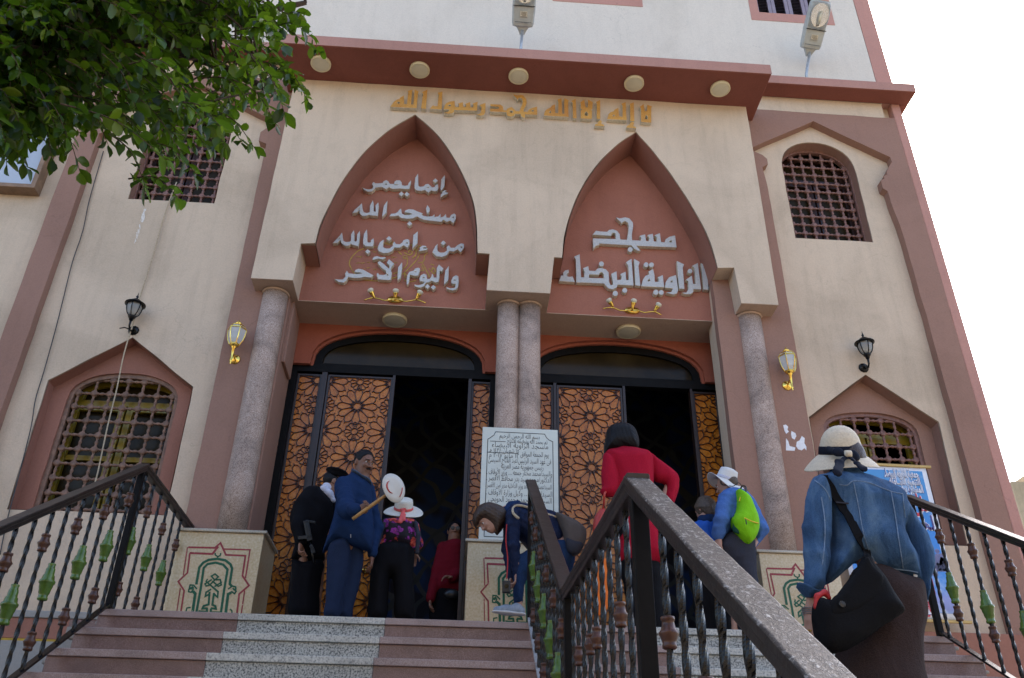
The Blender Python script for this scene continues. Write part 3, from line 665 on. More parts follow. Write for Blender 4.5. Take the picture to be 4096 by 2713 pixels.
# side piers and mid pier behind the columns
pr = MB(); pr.box((-2.58, 8.95, LZ), (-2.19, 9.6, 5.845)); pr.box((-2.25, 9.05, 5.0), (-2.15, 9.5, 5.8455))
pr.build('pier', M['mauve'], BL, bevel=.012); pr = MB(); pr.box((3.23, 8.95, LZ), (3.64, 9.6, 5.845)); pr.box((3.19, 9.05, 4.98), (3.30, 9.5, 5.8455)); pr.build('pier', M['mauve'], BL, bevel=.012); pr = MB(); pr.box((.36, 8.95, LZ), (.80, 9.62, 5.845))
pr.build('pier', M['mauve'], BL, bevel=.012)
def column(cx, r, z0):
    mb = MB(); n = 14
    mb.lathe((cx, 8.90, 0), [(r, z0), (r, z0+.6), (r*1.0, 4.2), (r*.985, 5.2), (r*.98, 5.84)], 28)
    c = mb.build('column', M['granite'], BL, smooth=True)
    cl = MB(); cl.lathe((cx, 8.90, 0), [(r*1.05+.004*k, 5.815+.010*k) for k in range(3)], 18); cl.build('mortar_collar', M['soffit'], c)
column(-2.355, .150, LZ+1.12); column(3.41, .150, LZ+1.12); column(.448, .136, LZ+1.12); column(.70, .136, LZ+1.12)
# door wall with two flat arches
dw = MB()
def door_head(x0, x1, xa, xb, zt): return [(x0, 5.27), (xa, 5.27)] + list(reversed(arch_pts(xa, xb, 5.30, zt, 20, .72))) + [(xb, 5.27), (x1, 5.27), (x1, 5.92), (x0, 5.92)]
dw.plate([door_head(-2.25, .40, -1.955, .205, 5.83)], YD, YD+.10); dw.plate([door_head(.70, 3.25, .775, 2.985, 5.82)], YD, YD+.10)
dw.plate([door_head(-2.25, .40, -1.925, .175, 5.795)], YD+.05, YD+.14); dw.plate([door_head(.70, 3.25, .81, 2.95, 5.785)], YD+.05, YD+.14)
dw.build('door_wall', M['orange'], BL, bevel=.006)

# doors: frame, transom window, leaves of amber glass behind a star lattice
def lattice(x0, x1, z0, z1, xc, Y, parent, d=.335, wide=.39, ph=0):
    mb = MB(); bw = .0105
    def clip(a, b):
        t0, t1 = 0.0, 1.0
        for i, lo, hi in ((0, x0, x1), (1, z0, z1)):
            p, q = a[i], b[i]-a[i]
            for s_, e in ((-q, p-lo), (q, hi-p)):
                if abs(s_) < 1e-9:
                    if e < 0: return None
                else:
                    t = e/s_
                    if s_ < 0: t0 = max(t0, t)
                    else: t1 = min(t1, t)
        if t0 >= t1-1e-4: return None
        return (a[0]+(b[0]-a[0])*t0, a[1]+(b[1]-a[1])*t0), (a[0]+(b[0]-a[0])*t1, a[1]+(b[1]-a[1])*t1)
    k = [0]
    def seg(a, b, wd=bw):
        c = clip(a, b)
        if c is None: return
        (ax, az), (bx, bz) = c; L = math.hypot(bx-ax, bz-az)
        if L < .004: return
        ux, uz = (bx-ax)/L, (bz-az)/L; nx_, nz_ = -uz*wd/2, ux*wd/2; e = wd*.3
        ax -= ux*e; az -= uz*e; bx += ux*e; bz += uz*e; k[0] += 1; yf = Y-.016-(k[0] % 7)*.0006
        V = [(ax+nx_, Y, az+nz_), (ax-nx_, Y, az-nz_), (bx-nx_, Y, bz-nz_), (bx+nx_, Y, bz+nz_)]
        V += [(ax+nx_*.4, yf, az+nz_*.4), (ax-nx_*.4, yf, az-nz_*.4), (bx-nx_*.4, yf, bz-nz_*.4), (bx+nx_*.4, yf, bz+nz_*.4)]
        mb.add(V, [(4, 5, 6, 7), (0, 1, 5, 4), (1, 2, 6, 5), (2, 3, 7, 6), (3, 0, 4, 7)])
    P = lambda c, r, a: (c[0]+r*cos(a), c[1]+r*sin(a))
    n0 = int((z1-z0)/d)+3
    for j in range(-1, n0):
        for i in range(-3, 4):
            c = (xc+i*wide, z1-.05-j*d)
            if c[0] < x0-.3 or c[0] > x1+.3: continue
            if (i+j+ph) % 2 == 0:       # big rosette of twelve long petals
                for q in range(12):
                    a = 2*pi*q/12; h = pi/12
                    seg(P(c, .048, a-h), P(c, .048, a+h))
                    seg(P(c, .052, a+h), P(c, .190, a+h)); seg(P(c, .190, a+h), P(c, .228, a+h*.55)); seg(P(c, .190, a-h), P(c, .228, a-h*.55)); seg(P(c, .228, a+h*.55), P(c, .246, a)); seg(P(c, .228, a-h*.55), P(c, .246, a)); seg(P(c, .246, a), P(c, .266, a)); seg(P(c, .060, a), P(c, .105, a+h*.98), .006); seg(P(c, .060, a), P(c, .105, a-h*.98), .006)
            else:                       # small wheel of twelve spokes
                for q in range(12):
                    a = 2*pi*q/12; h = pi/12
                    seg(P(c, .040, a-h), P(c, .040, a+h)); seg(P(c, .046, a+h), P(c, .108, a+h))
                    seg(P(c, .108, a-h), P(c, .122, a)); seg(P(c, .122, a), P(c, .108, a+h))
    return mb.build('lattice', M['door_wood'], parent)
def leaf(name, x0, x1, z0, z1, Y, xc, ph, handle=None, fr=.03, rot=None):
    mb = MB(); mb.plate([[(x0-fr, z0-fr), (x1+fr, z0-fr), (x1+fr, z1+fr), (x0-fr, z1+fr)], [(x0, z0), (x1, z0), (x1, z1), (x0, z1)]], Y-.02, Y+.045)
    o = mb.build(name, M['wood_dark'], BL, bevel=.005)
    gp = MB(); gp.box((x0-.005, Y+.002, z0-.005), (x1+.005, Y+.022, z1+.005)); gp.build('glass_panel', M['amber'], o)
    lattice(x0, x1, z0, z1, xc, Y+.0018, o, ph=ph)
    if handle:
        hx, hz = handle; hb = MB(); hb.lathe((hx, Y-.02, hz), [(.0, 0), (.035, .002), (.03, .016), (.012, .02), (.012, .05)], 12, (0, -1, 0)); hb.tube([(hx, Y-.066, hz), (hx-.10, Y-.07, hz-.012)], .011); hb.build('handle', M['brass'], o, smooth=True)
    return o
def doorset(x0, x1, xa, xb, zt, leaves, opening):
    mb = MB(); Y = YD+.055
    zl = 5.19
    mb.box((x0, Y, zl), (x1, Y+.10, 5.295))                                   # head beam
    mb.box((x0, Y-.012, LZ), (x0+.085, Y+.12, zl-.001)); mb.box((x1-.085, Y-.012, LZ), (x1, Y+.12, zl-.001))
    o2 = [(xa-.03, 5.2955), (xb+.03, 5.2955)]+arch_pts(xa-.03, xb+.03, 5.297, zt+.03, 20, .72); i2 = [(xa+.10, 5.33), (xb-.10, 5.33)]+arch_pts(xa+.10, xb-.10, 5.335, zt-.095, 20, .72)
    mb.plate([o2, i2], Y+.03, Y+.10)
    d = mb.build('door_frame', M['frame_black'], BL, bevel=.006)
    tp = MB(); tp.plate([[(xa, 5.31), (xb, 5.31)]+arch_pts(xa, xb, 5.32, zt-.03, 20, .72)], Y+.062, Y+.070); tp.build('transom_pane', M['tint_glass'], d)
    ml = MB()
    for x in leaves: ml.box((x[0], Y+.0, LZ+.01), (x[1], Y+.11, zl-.002))
    ml.build('mullion', M['wood_dark'], d)
doorset(-2.19, .36, -1.925, .175, 5.795, [(-1.80, -1.735), (-.93, -.90), (.005, .045)], None)
leaf('sidelight', -2.075, -1.83, LZ+.16, 5.14, YD+.10, -1.85, 0); leaf('door_leaf', -1.70, -.955, LZ+.16, 5.14, YD+.095, -1.33, 1, (-1.02, 2.75)); leaf('door_leaf', .075, .27, LZ+.16, 5.14, YD+.10, .30, 0)
doorset(.80, 3.235, .81, 2.95, 5.785, [(1.065, 1.10), (1.935, 1.965), (2.79, 2.82)], None)
leaf('sidelight', .89, 1.035, LZ+.16, 5.14, YD+.10, .78, 0); leaf('door_leaf', 1.135, 1.905, LZ+.16, 5.14, YD+.095, 1.52, 1, (1.60, 2.72)); leaf('sidelight', 2.85, 3.115, LZ+.16, 5.14, YD+.10, 2.78, 0)
# the hall behind the doors
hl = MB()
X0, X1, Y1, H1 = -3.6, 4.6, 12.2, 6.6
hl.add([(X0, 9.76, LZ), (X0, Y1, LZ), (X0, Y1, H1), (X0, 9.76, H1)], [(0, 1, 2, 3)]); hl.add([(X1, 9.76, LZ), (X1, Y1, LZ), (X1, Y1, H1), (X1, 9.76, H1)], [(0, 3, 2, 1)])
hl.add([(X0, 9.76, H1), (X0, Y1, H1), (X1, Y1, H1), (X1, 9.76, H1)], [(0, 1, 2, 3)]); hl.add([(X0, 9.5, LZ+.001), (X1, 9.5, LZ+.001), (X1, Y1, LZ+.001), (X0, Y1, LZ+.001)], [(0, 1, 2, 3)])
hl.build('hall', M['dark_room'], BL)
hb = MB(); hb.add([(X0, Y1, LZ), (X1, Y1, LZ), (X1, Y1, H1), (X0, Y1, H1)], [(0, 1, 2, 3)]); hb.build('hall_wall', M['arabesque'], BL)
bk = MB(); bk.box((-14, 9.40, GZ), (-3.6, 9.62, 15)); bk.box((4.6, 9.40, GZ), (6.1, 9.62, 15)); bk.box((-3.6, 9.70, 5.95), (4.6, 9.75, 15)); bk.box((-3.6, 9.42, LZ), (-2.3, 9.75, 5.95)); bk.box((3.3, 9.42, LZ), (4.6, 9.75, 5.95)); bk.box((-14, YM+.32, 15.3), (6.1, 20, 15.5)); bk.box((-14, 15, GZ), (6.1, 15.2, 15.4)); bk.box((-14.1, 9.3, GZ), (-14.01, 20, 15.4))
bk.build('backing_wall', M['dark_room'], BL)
# plinth with its coloured bands
pl = MB(); zp = [r1(300, y, YC).z for y in (1112, 1160, 1268, 1300, 1318)]
pl.box((-14, YM-.03, zp[1]), (-3.21, YC+.1, zp[0])); pl.build('plinth_ledge', M['concrete'], BL, bevel=.008)
pl = MB(); pl.box((-14, YM-.015, zp[3]), (-3.21, YC+.1, zp[1]-.001)); pl.build('plinth', M['niche'], BL, bevel=.008); pl = MB(); pl.box((4.31, YM-.015, GZ), (6.15, YC+.1, r5(1400, 1310, YM).z)); pl.box((3.0, YM-.015, LZ-.1), (4.30, YC+.1, r5(1400, 1310, YM).z)); pl.build('plinth', M['niche'], BL, bevel=.008)
pl = MB(); pl.box((-14, YM-.02, zp[4]), (-3.21, YC+.1, zp[3]-.001)); pl.build('plinth_stripe', simple('ochre_stripe', (.42, .27, .03), .8), BL)
pl = MB(); pl.box((-14, YM-.04, GZ), (-3.21, YC+.1, zp[4]-.001)); pl.build('plinth_base', M['concrete'], BL)
# framed pale board beside the left pilaster
q0 = c1(0, 1275, YM); q1 = c1(240, 1280, YM); q2 = c1(330, 880, YM)
bd = thing('notice_board', (-6.0, YM, q0.z), 'pale blue board in a wooden frame behind the hanging leaves', 'board')
fbm = MB(); x1b, z0b = q1.x+.01, q0.z; fbm.plate([[(-7.2, z0b), (x1b, z0b), (x1b, z0b+2.0), (-7.2, z0b+2.0)], [(-7.1, z0b+.06), (x1b-.06, z0b+.06), (x1b-.06, z0b+1.9), (-7.1, z0b+1.9)]], YM-.05, YC-.002); fbm.build('frame', M['board_frame'], bd, bevel=.006)
fbm = MB(); fbm.box((-7.12, YM+.02, z0b+.05), (x1b-.05, YM+.04, z0b+1.92)); fbm.build('sheet', M['bluepane'], bd)
# house beyond the corner
q = F(2340, 1190, 34)
bh = thing('brick_house', (q.x+2, 34, GZ), 'sun-bleached brick house in the distance beyond the mosque corner', 'house')
mb = MB(); mb.box((q.x-.3, 33, GZ), (q.x+9, 40, F(2350, 1135, 34).z)); mb.box((q.x+1, 33.5, GZ), (q.x+9, 40, F(2350, 1100, 34).z)); mb.build('wall', M['brick'], bh)
mb = MB(); mb.box((q.x+.6, 32.97, 8.2), (q.x+1.4, 33.05, 9.6)); mb.build('window', M['dark_glass'], bh)

# unseen houses added over the road to shade the foot of the facade
for i, (x0, x1, y, h, nm) in enumerate(((-46, -9, -15, 9.5, 'long plain beige house across the street, added unseen behind the viewer to shade the facade'), (-8, 12, -17, 12.5, 'tall beige house straight across the street, added unseen behind the viewer to shade the facade'), (13, 48, -15, 8.0, 'low beige house across the street, added unseen behind the viewer on the right to shade the facade'))):
    hs = thing('shade_house', ((x0+x1)/2, y, GZ), nm, 'house'); mb = MB(); mb.box((x0, y-10, GZ), (x1, y, GZ+h)); mb.build('wall', M['far_wall'], hs); mb = MB(); k = 0
    for xx in range(int(x0)+2, int(x1)-2, 4):
        for zz in (GZ+1.2, GZ+4.6, GZ+7.8):
            if zz+1.6 < GZ+h:
                mb = MB(); mb.box((xx, y-.02, zz), (xx+1.1, y+.05, zz+1.5)); mb.build('window', M['dark_glass'], hs)
# ------------------------------------------------------------------ mounted lettering, traced letter by letter
def word(parent, fn, Y, th, outer, holes=(), face='silver', sm=0, name='word'):
    L = [proj(fn, outer, Y)] + [proj(fn, h, Y) for h in holes]
    mb = MB(); mb.plate(L, Y, Y+th)
    o = mb.build(name, [M[face], M['letter_side']], parent)
    for p in o.data.polygons: p.material_index = 0 if abs(p.normal.y) > .9 else 1
    b = o.modifiers.new('bevel', 'BEVEL'); b.width = .002; b.segments = 1; b.limit_method = 'ANGLE'; b.angle_limit = radians(40)
    return o
def circ(x, y, r, n=14): return [(x+r*cos(2*pi*k/n), y+r*sin(2*pi*k/n)) for k in range(n)]
LA = crop(1540, 340, 2368/550); LB = crop(2080, 370, 2368/550); LC = crop(1300, 660, 2368/600); LD = crop(1300, 900, 2368/600); LE = crop(2200, 850, 2368/660)
YG = YP-.065
gi = thing('gold_inscription', (.54, YP, 8.75), 'gilded raised Arabic inscription along the top of the portal', 'inscription')
for fn, o, h in (
 (LA, [(88,380),(150,290),(205,250),(245,240),(265,215),(328,178),(328,330),(378,330),(400,130),(388,105),(470,78),(450,335),(488,335),(512,78),(580,112),(568,150),(545,402)], [[(205,312),(235,290),(252,300),(248,325)]]),
 (LA, [(635,125),(733,78),(705,410),(620,402),(655,160)], []),
 (LA, [(768,412),(825,348),(850,362),(905,365),(925,180),(908,135),(990,108),(975,428)], []),
 (LA, [(1005,420),(1030,345),(1060,310),(1110,285),(1200,275),(1205,378),(1270,380),(1275,335),(1258,318),(1345,295),(1345,375),(1390,380),(1400,345),(1380,325),(1467,293),(1470,382),(1518,385),(1525,340),(1508,318),(1598,288),(1583,442),(1190,430),(1188,465),(1155,488),(1085,495),(1012,478),(1080,462),(1115,428)], [[(1085,360),(1110,338),(1130,345),(1125,370)]]),
 (LA, [(1625,345),(1733,305),(1728,470),(1710,510),(1650,530),(1570,512),(1620,500),(1655,460),(1662,375),(1640,360)], []),
 (LA, [(1808,460),(1808,408),(1955,412),(1960,380),(1815,365),(1815,330),(1990,338),(2030,370),(2040,430),(2085,438),(2110,405),(2182,378),(2232,425),(2255,450),(2315,450),(2340,390),(2365,330),(2372,290),(2365,245),(2340,222),(2300,225),(2285,262),(2270,232),(2245,205),(2215,182),(2215,162),(2280,178),(2340,168),(2385,182),(2430,240),(2443,300),(2430,350),(2400,400),(2385,440),(2390,458),(2455,461),(2475,428),(2525,398),(2620,372),(2623,514),(2412,505),(2412,545),(2395,570),(2365,555),(2345,530),(2335,498),(2238,497),(2225,525),(2170,545),(2105,530),(2090,472)], [[(2150,450),(2165,440),(2200,450),(2200,480),(2160,480)], [(2520,449),(2540,431),(2557,437),(2553,461)]]),
 (LB, [(410,400),(430,320),(460,290),(530,255),(545,228),(605,203),(605,352),(658,358),(660,170),(645,120),(715,98),(728,362),(762,365),(762,95),(840,135),(830,170),(838,425)], [[(500,348),(525,315),(535,352)]]),
 (LB, [(880,150),(960,108),(975,445),(910,440),(905,180)], []),
 (LB, [(1030,175),(1110,120),(1125,240),(1150,262),(1170,245),(1168,120),(1255,165),(1245,285),(1222,300),(1245,320),(1235,455),(1045,445),(1045,310),(1072,290),(1045,275),(1045,200)], [[(1115,360),(1140,330),(1170,362),(1168,402),(1115,395)]]),
 (LB, [(1305,170),(1380,125),(1383,455),(1320,450),(1320,195)], []),
 (LB, [(1285,575),(1300,545),(1335,535),(1350,500),(1385,475),(1410,500),(1400,535),(1435,550),(1460,585)], []),
 (LB, [(1500,460),(1525,375),(1560,340),(1610,325),(1630,295),(1695,262),(1705,410),(1765,420),(1765,230),(1745,195),(1820,165),(1838,480)], [[(1590,408),(1620,380),(1632,408)]]),
 (LB, [(1885,200),(1960,170),(1970,498),(1900,490),(1895,225)], []),
 (LB, [(1830,605),(1850,570),(1880,560),(1905,520),(1945,503),(1965,525),(1950,575),(1990,595),(2005,620)], []),
 (LB, [(2060,250),(2130,198),(2145,310),(2170,325),(2190,300),(2190,208),(2275,240),(2260,275),(2262,520),(2085,505),(2085,280)], [[(2150,455),(2170,388),(2195,415),(2195,460)]])):
    word(gi, fn, YG, .063, o, h, 'gold')
YS = YR-.062
D4 = lambda x, y, r=42: [(x-r, y+2), (x, y-r*.9), (x+r, y), (x, y+r*.95)]
def inscription(name, label, fn, items):
    z = fn(*items[0][0][0], YS).z; t = thing(name, (fn(*items[0][0][0], YS).x, YR, z), label, 'inscription', 'silver inscriptions in the arches')
    for o, h in items: word(t, fn, YS, .060, o, h)
inscription('silver_inscription', 'topmost of four silver lettering lines in the left arch', LC, [
 ([(580,352),(640,380),(700,388),(745,375),(762,345),(742,300),(765,268),(800,292),(850,290),(910,285),(925,258),(965,240),(1000,258),(1022,300),(1088,302),(1100,262),(1130,243),(1185,245),(1210,275),(1215,320),(1260,330),(1310,322),(1320,285),(1358,245),(1355,290),(1330,378),(1300,382),(1170,372),(1130,375),(1060,378),(1010,352),(962,382),(900,348),(855,352),(795,358),(770,390),(735,418),(680,422),(620,395)], [[(1085,316),(1120,305),(1166,306),(1120,320)],[(942,306),(965,288),(982,316)]]),
 (D4(1205,455),[]),(D4(1292,460),[]),
 ([(1415,370),(1412,330),(1425,200),(1470,135),(1475,330),(1500,345),(1550,340),(1590,305),(1630,298),(1665,330),(1690,355),(1730,350),(1745,320),(1785,300),(1790,370),(1770,410),(1720,415),(1675,400),(1635,440),(1575,395),(1520,410),(1440,400)], [[(1608,352),(1630,343),(1642,367)]]),
 (D4(1742,248),[]),([(1838,225),(1890,160),(1895,200),(1885,345),(1830,415),(1825,370)],[]),
 ([(1830,515),(1825,470),(1855,440),(1850,420),(1890,400),(1925,405),(1885,432),(1945,432),(1930,460),(1870,480)],[])])
inscription('silver_inscription', 'second silver lettering line from the top of the left arch', LC, [
 ([(428,762),(470,705),(545,640),(583,603),(590,680),(610,745),(660,760),(705,745),(710,640),(755,555),(765,600),(770,730),(800,740),(797,640),(840,590),(848,640),(830,805),(720,795),(700,785),(650,805),(590,805),(550,770),(540,715),(500,750)], [[(518,702),(547,675),(543,698)]]),
 ([(930,640),(985,563),(970,750),(900,825),(905,780)],[]),
 ([(1015,810),(1045,770),(1110,765),(1155,735),(1165,715),(1200,685),(1215,770),(1260,790),(1330,790),(1380,775),(1345,760),(1255,745),(1270,715),(1320,698),(1400,705),(1460,735),(1545,765),(1525,785),(1560,805),(1620,815),(1690,810),(1730,778),(1725,820),(1785,815),(1825,770),(1820,830),(1870,815),(1908,772),(1915,830),(1965,835),(1990,790),(2040,765),(2068,790),(2065,850),(2030,920),(1975,878),(1925,898),(1870,865),(1835,898),(1640,878),(1560,865),(1500,840),(1455,812),(1380,845),(1290,850),(1200,835),(1155,798),(1100,810)], [[(2005,826),(2035,812),(2032,838)]]),
 ([(1595,690),(1615,633),(1650,680),(1655,720),(1625,775),(1605,740)],[]),(D4(1336,925),[])])
inscription('silver_inscription', 'third silver lettering line in the left arch, over the yellow ring', LD, [
 ([(118,290),(170,235),(240,160),(268,118),(278,180),(290,250),(330,270),(390,265),(410,245),(410,150),(455,80),(465,130),(460,250),(490,265),(503,240),(505,150),(548,92),(552,150),(540,250),(525,338),(430,310),(405,295),(380,325),(320,330),(260,290),(240,235),(190,285)], [[(198,226),(241,188),(236,212)]]),
 ([(600,300),(600,250),(615,140),(660,68),(668,130),(665,260),(690,280),(730,270),(720,245),(765,210),(773,260),(755,340),(640,335)],[]),(D4(674,418),[]),
 ([(830,370),(845,320),(870,270),(915,235),(932,240),(915,300),(920,350),(960,372),(1020,370),(1070,330),(1070,290),(1095,262),(1120,300),(1180,305),(1220,275),(1240,240),(1290,222),(1330,235),(1335,300),(1300,360),(1240,320),(1180,360),(1095,355),(1060,410),(1000,440),(920,445),(850,415)], [[(1272,281),(1307,274),(1302,297)]]),
 (D4(1009,213),[]),([(1395,160),(1465,100),(1460,290),(1380,375),(1385,300)],[]),
 ([(1475,415),(1500,390),(1495,355),(1540,325),(1590,330),(1610,355),(1560,350),(1545,370),(1625,372),(1600,395),(1520,410)],[]),
 ([(1695,430),(1710,395),(1745,330),(1780,298),(1770,360),(1780,415),(1820,435),(1880,435),(1930,400),(1918,350),(1955,318),(1985,360),(2050,360),(2090,320),(2150,290),(2195,300),(2195,360),(2145,430),(2095,385),(2030,420),(1965,410),(1920,480),(1850,505),(1760,495)], [[(2132,344),(2172,344),(2161,368)]]),
 (D4(1868,282),[])])
inscription('silver_inscription', 'lowest silver lettering line in the left arch, above a spotlight bar', LD, [
 ([(145,850),(210,862),(280,860),(325,815),(315,770),(345,722),(375,765),(420,770),(520,775),(590,765),(545,748),(465,745),(480,710),(530,690),(600,705),(690,755),(765,795),(730,830),(620,820),(560,835),(500,838),(430,835),(365,820),(335,880),(295,910),(215,900)],[]),
 ([(745,545),(770,505),(820,492),(880,510),(945,505),(962,515),(910,545),(840,530),(770,550)],[]),
 ([(820,810),(815,770),(840,755),(850,785),(920,790),(970,775),(960,720),(900,680),(845,620),(828,595),(860,568),(920,610),(975,660),(1010,690),(1020,640),(975,595),(1010,540),(1092,612),(1050,665),(1035,700),(1055,760),(1040,860),(1010,870),(840,860)], [[(968,796),(985,768),(1002,799)]]),
 ([(1155,670),(1218,585),(1215,700),(1195,830),(1145,880),(1145,800)],[]),
 ([(1290,940),(1288,860),(1300,790),(1330,740),(1400,720),(1420,690),(1470,672),(1500,690),(1495,740),(1465,805),(1400,800),(1340,785),(1335,840),(1320,920),(1300,945)], [[(1408,735),(1447,735),(1430,750)]]),
 ([(1410,940),(1470,950),(1550,930),(1575,900),(1500,885),(1490,850),(1510,795),(1560,768),(1600,785),(1610,850),(1650,855),(1680,810),(1690,770),(1705,780),(1715,830),(1760,830),(1765,680),(1800,625),(1870,690),(1840,735),(1812,720),(1805,830),(1790,900),(1750,908),(1680,880),(1640,905),(1595,910),(1560,970),(1500,992),(1420,970)], [[(1533,838),(1555,818),(1577,836)]]),
 (D4(1618,970),[]),(D4(1711,984),[]),([(1900,720),(1955,645),(1950,800),(1945,870),(1880,945),(1885,830)],[]),
 ([(1912,980),(1980,1000),(2050,990),(2065,930),(2000,925),(1992,880),(2020,820),(2065,795),(2105,810),(2112,900),(2100,980),(2070,1020),(2010,1035),(1930,1010)], [[(2028,876),(2050,861),(2072,878)]])])
inscription('silver_inscription', 'upper, shorter silver lettering line in the right arch', LE, [
 ([(622,520),(615,370),(700,375),(945,380),(940,300),(905,290),(885,305),(880,335),(610,320),(660,262),(720,272),(820,278),(850,250),(905,243),(960,262),(1000,310),(1010,388),(1105,392),(1125,270),(1130,190),(1115,145),(1075,122),(1040,140),(1030,160),(1005,125),(975,105),(950,70),(1000,85),(1080,70),(1140,85),(1190,145),(1193,200),(1175,320),(1180,400),(1305,403),(1310,365),(1285,335),(1365,315),(1380,408),(1415,412),(1425,365),(1400,325),(1475,305),(1492,415),(1530,418),(1535,360),(1500,325),(1578,298),(1595,425),(1645,430),(1660,385),(1710,350),(1795,330),(1818,502),(1240,478),(1300,548),(1260,550),(1210,520),(1168,472),(700,445),(710,465),(660,480)], [[(1705,425),(1745,395),(1748,432)]]),
 (circ(1152,532,36),[])])
inscription('silver_inscription', 'lower, wider silver lettering line in the right arch', LE, [
 ([(130,985),(160,905),(190,905),(185,865),(215,835),(265,820),(270,860),(245,880),(245,910),(275,925),(325,918),(358,1000)],[]),
 ([(375,1005),(378,900),(370,680),(345,635),(425,600),(440,800),(445,930),(490,932),(495,850),(475,800),(550,770),(560,835),(650,840),(680,805),(740,798),(800,815),(840,860),(850,1000),(870,1045),(905,1035),(900,980),(880,880),(955,845),(965,970),(1020,965),(1030,920),(1010,885),(1085,850),(1095,970),(1130,970),(1130,860),(1120,760),(1090,715),(1170,665),(1200,1050),(970,1035),(960,1075),(900,1105),(840,1090),(790,1040),(775,1020),(600,1012)], [[(560,890),(700,895),(715,865),(745,855),(770,885),(775,945),(560,938)]]),
 ([(1205,665),(1288,712),(1270,770),(1298,1055),(1225,1045),(1215,800)],[]),(circ(738,738,36),[]),(circ(937,1162,38),[]),(circ(1073,1118,36),[]),
 ([(1310,1060),(1335,960),(1370,910),(1415,895),(1425,870),(1410,850),(1480,810),(1500,900),(1505,995),(1560,995),(1560,950),(1545,930),(1620,900),(1640,1075)], [[(1395,990),(1425,950),(1445,985)]]),
 (circ(1380,750,35),[]),(circ(1457,752,35),[]),(circ(1520,1145,38),[]),(circ(1597,1147,36),[]),
 ([(1650,1080),(1665,990),(1710,930),(1810,898),(1840,1110),(1825,1160),(1770,1178),(1665,1150),(1740,1140),(1765,1090)], [[(1725,1000),(1755,970),(1762,1005)]]),
 ([(1820,695),(1925,745),(1905,790),(1930,1098),(1855,1092),(1835,880)],[]),
 ([(1890,1150),(1960,1150),(1990,1090),(1985,985),(1945,970),(2035,905),(2055,1025),(2090,1025),(2085,860),(2070,790),(2040,765),(2122,725),(2172,1105),(2058,1098),(2060,1140),(2020,1170),(1950,1175)],[]),
 (circ(2010,842,34),[]),([(2165,725),(2260,780),(2250,830),(2278,1112),(2205,1105),(2185,850)],[])])
# old yellow calligraphy painted on the plaster behind the third and fourth lines
yc = thing('painted_calligraphy', (-.9, YR, 6.3), 'faded yellow calligraphic ring painted on the left arch plaster', 'mural')
mb = MB(); kk = [0]
def pstroke(L, wd, sm=True):
    kk[0] += 1; P = [LD(x, y, YR) for x, y in L]; P2 = [(p.x, p.z, 0) for p in P]
    P2 = spline(P2, 5) if sm else P2
    mb.strip([(p[0], p[1]) for p in P2], wd*.0028/4.2*1.9, YR-.0035-(kk[0] % 8)*.0003, YR-.0005)
pstroke([(620,375),(520,415),(440,490),(395,560),(385,620),(410,680)], 9); pstroke([(410,685),(440,735),(500,790),(580,830),(640,840),(780,822)], 7)
pstroke([(620,870),(720,880),(820,885),(1000,860),(1130,825),(1250,760),(1350,660),(1440,560),(1480,490)], 9); pstroke([(760,350),(830,350)], 8); pstroke([(1480,490),(1490,440),(1440,380),(1350,310)], 8)
pstroke([(1080,775),(1150,745),(1230,700),(1290,640),(1300,560),(1290,500),(1240,500),(1240,530),(1290,530)], 8); pstroke([(1380,530),(1430,480),(1440,420),(1400,350)], 11)
pstroke([(1470,600),(1540,590),(1570,540),(1570,490),(1620,440)], 10); pstroke([(1540,610),(1640,800),(1640,830)], 9); pstroke([(1670,620),(1720,640)], 9); pstroke([(1640,690),(1720,770),(1740,720),(1700,680),(1690,720)], 9)
pstroke([(1290,800),(1260,770),(1260,830),(1290,830)], 9); pstroke([(1250,880),(1340,900),(1440,880)], 8); pstroke([(1160,425),(1210,470)], 11); pstroke([(1250,440),(1330,480),(1380,440),(1330,410),(1320,450)], 9); pstroke([(1500,720),(1560,720),(1520,640)], 8); pstroke([(1460,370),(1510,320)], 9)
for x, y, l in ((490,500,110),(560,500,50),(1050,510,110),(490,600,140),(660,590,60),(1090,600,80),(610,690,30),(660,680,70),(760,700,80),(760,420,60)):
    for j in range(int(l/28)): pstroke([(x+j*28, y+random.uniform(-14, 8)), (x+j*28+12, y+random.uniform(-2, 20)), (x+j*28+27, y+random.uniform(-6, 8))], 3.2)
for j in range(14): pstroke([(930+j*13, 250+random.uniform(0, 30)), (935+j*13, 325-random.uniform(0, 20))], 3.5)
tag(mb.build('brushwork', M['yellow_calli'], yc), kind='stuff')

# ------------------------------------------------------------------ round ceiling lights
def downlight(c, r, label, grp):
    t = thing('ceiling_light', c, label, 'ceiling light', grp)
    mb = MB(); x, y, z = c
    mb.lathe((x, y, 0), [(r*.96, z), (r, z-.004), (r, z-.036), (r*.97, z-.042), (r*.86, z-.043), (r*.84, z-.040), (.0, z-.039)], 36); mb.build('rim', M['cream_plastic'], t, smooth=True).data.polygons[0].use_smooth = False
    mb = MB(); mb.lathe((x, y, 0), [(r*.83, z-.039), (r*.80, z-.0415), (r*.4, z-.044), (0, z-.0445)], 36); mb.build('diffuser', M['diffuser'], t, smooth=True)
for i, x in enumerate((-2.172, -.854, .479, 2.055, 3.244)):
    downlight((x, 8.285, 9.169), .135, ['round cream light under the cornice, half hidden by leaves', 'round cream cornice light left of the gold inscription', 'round cream cornice light below the floodlight pole', 'round cream cornice light above the right arch', 'round cream light at the right end of the cornice'][i], 'round lights under the cornice')
for x, s in ((-.954, 'left'), (1.993, 'right')): downlight((x, 9.335, 5.845), .155, 'larger round cream light under the lintel over the %s door' % s, 'round lights over the doors')

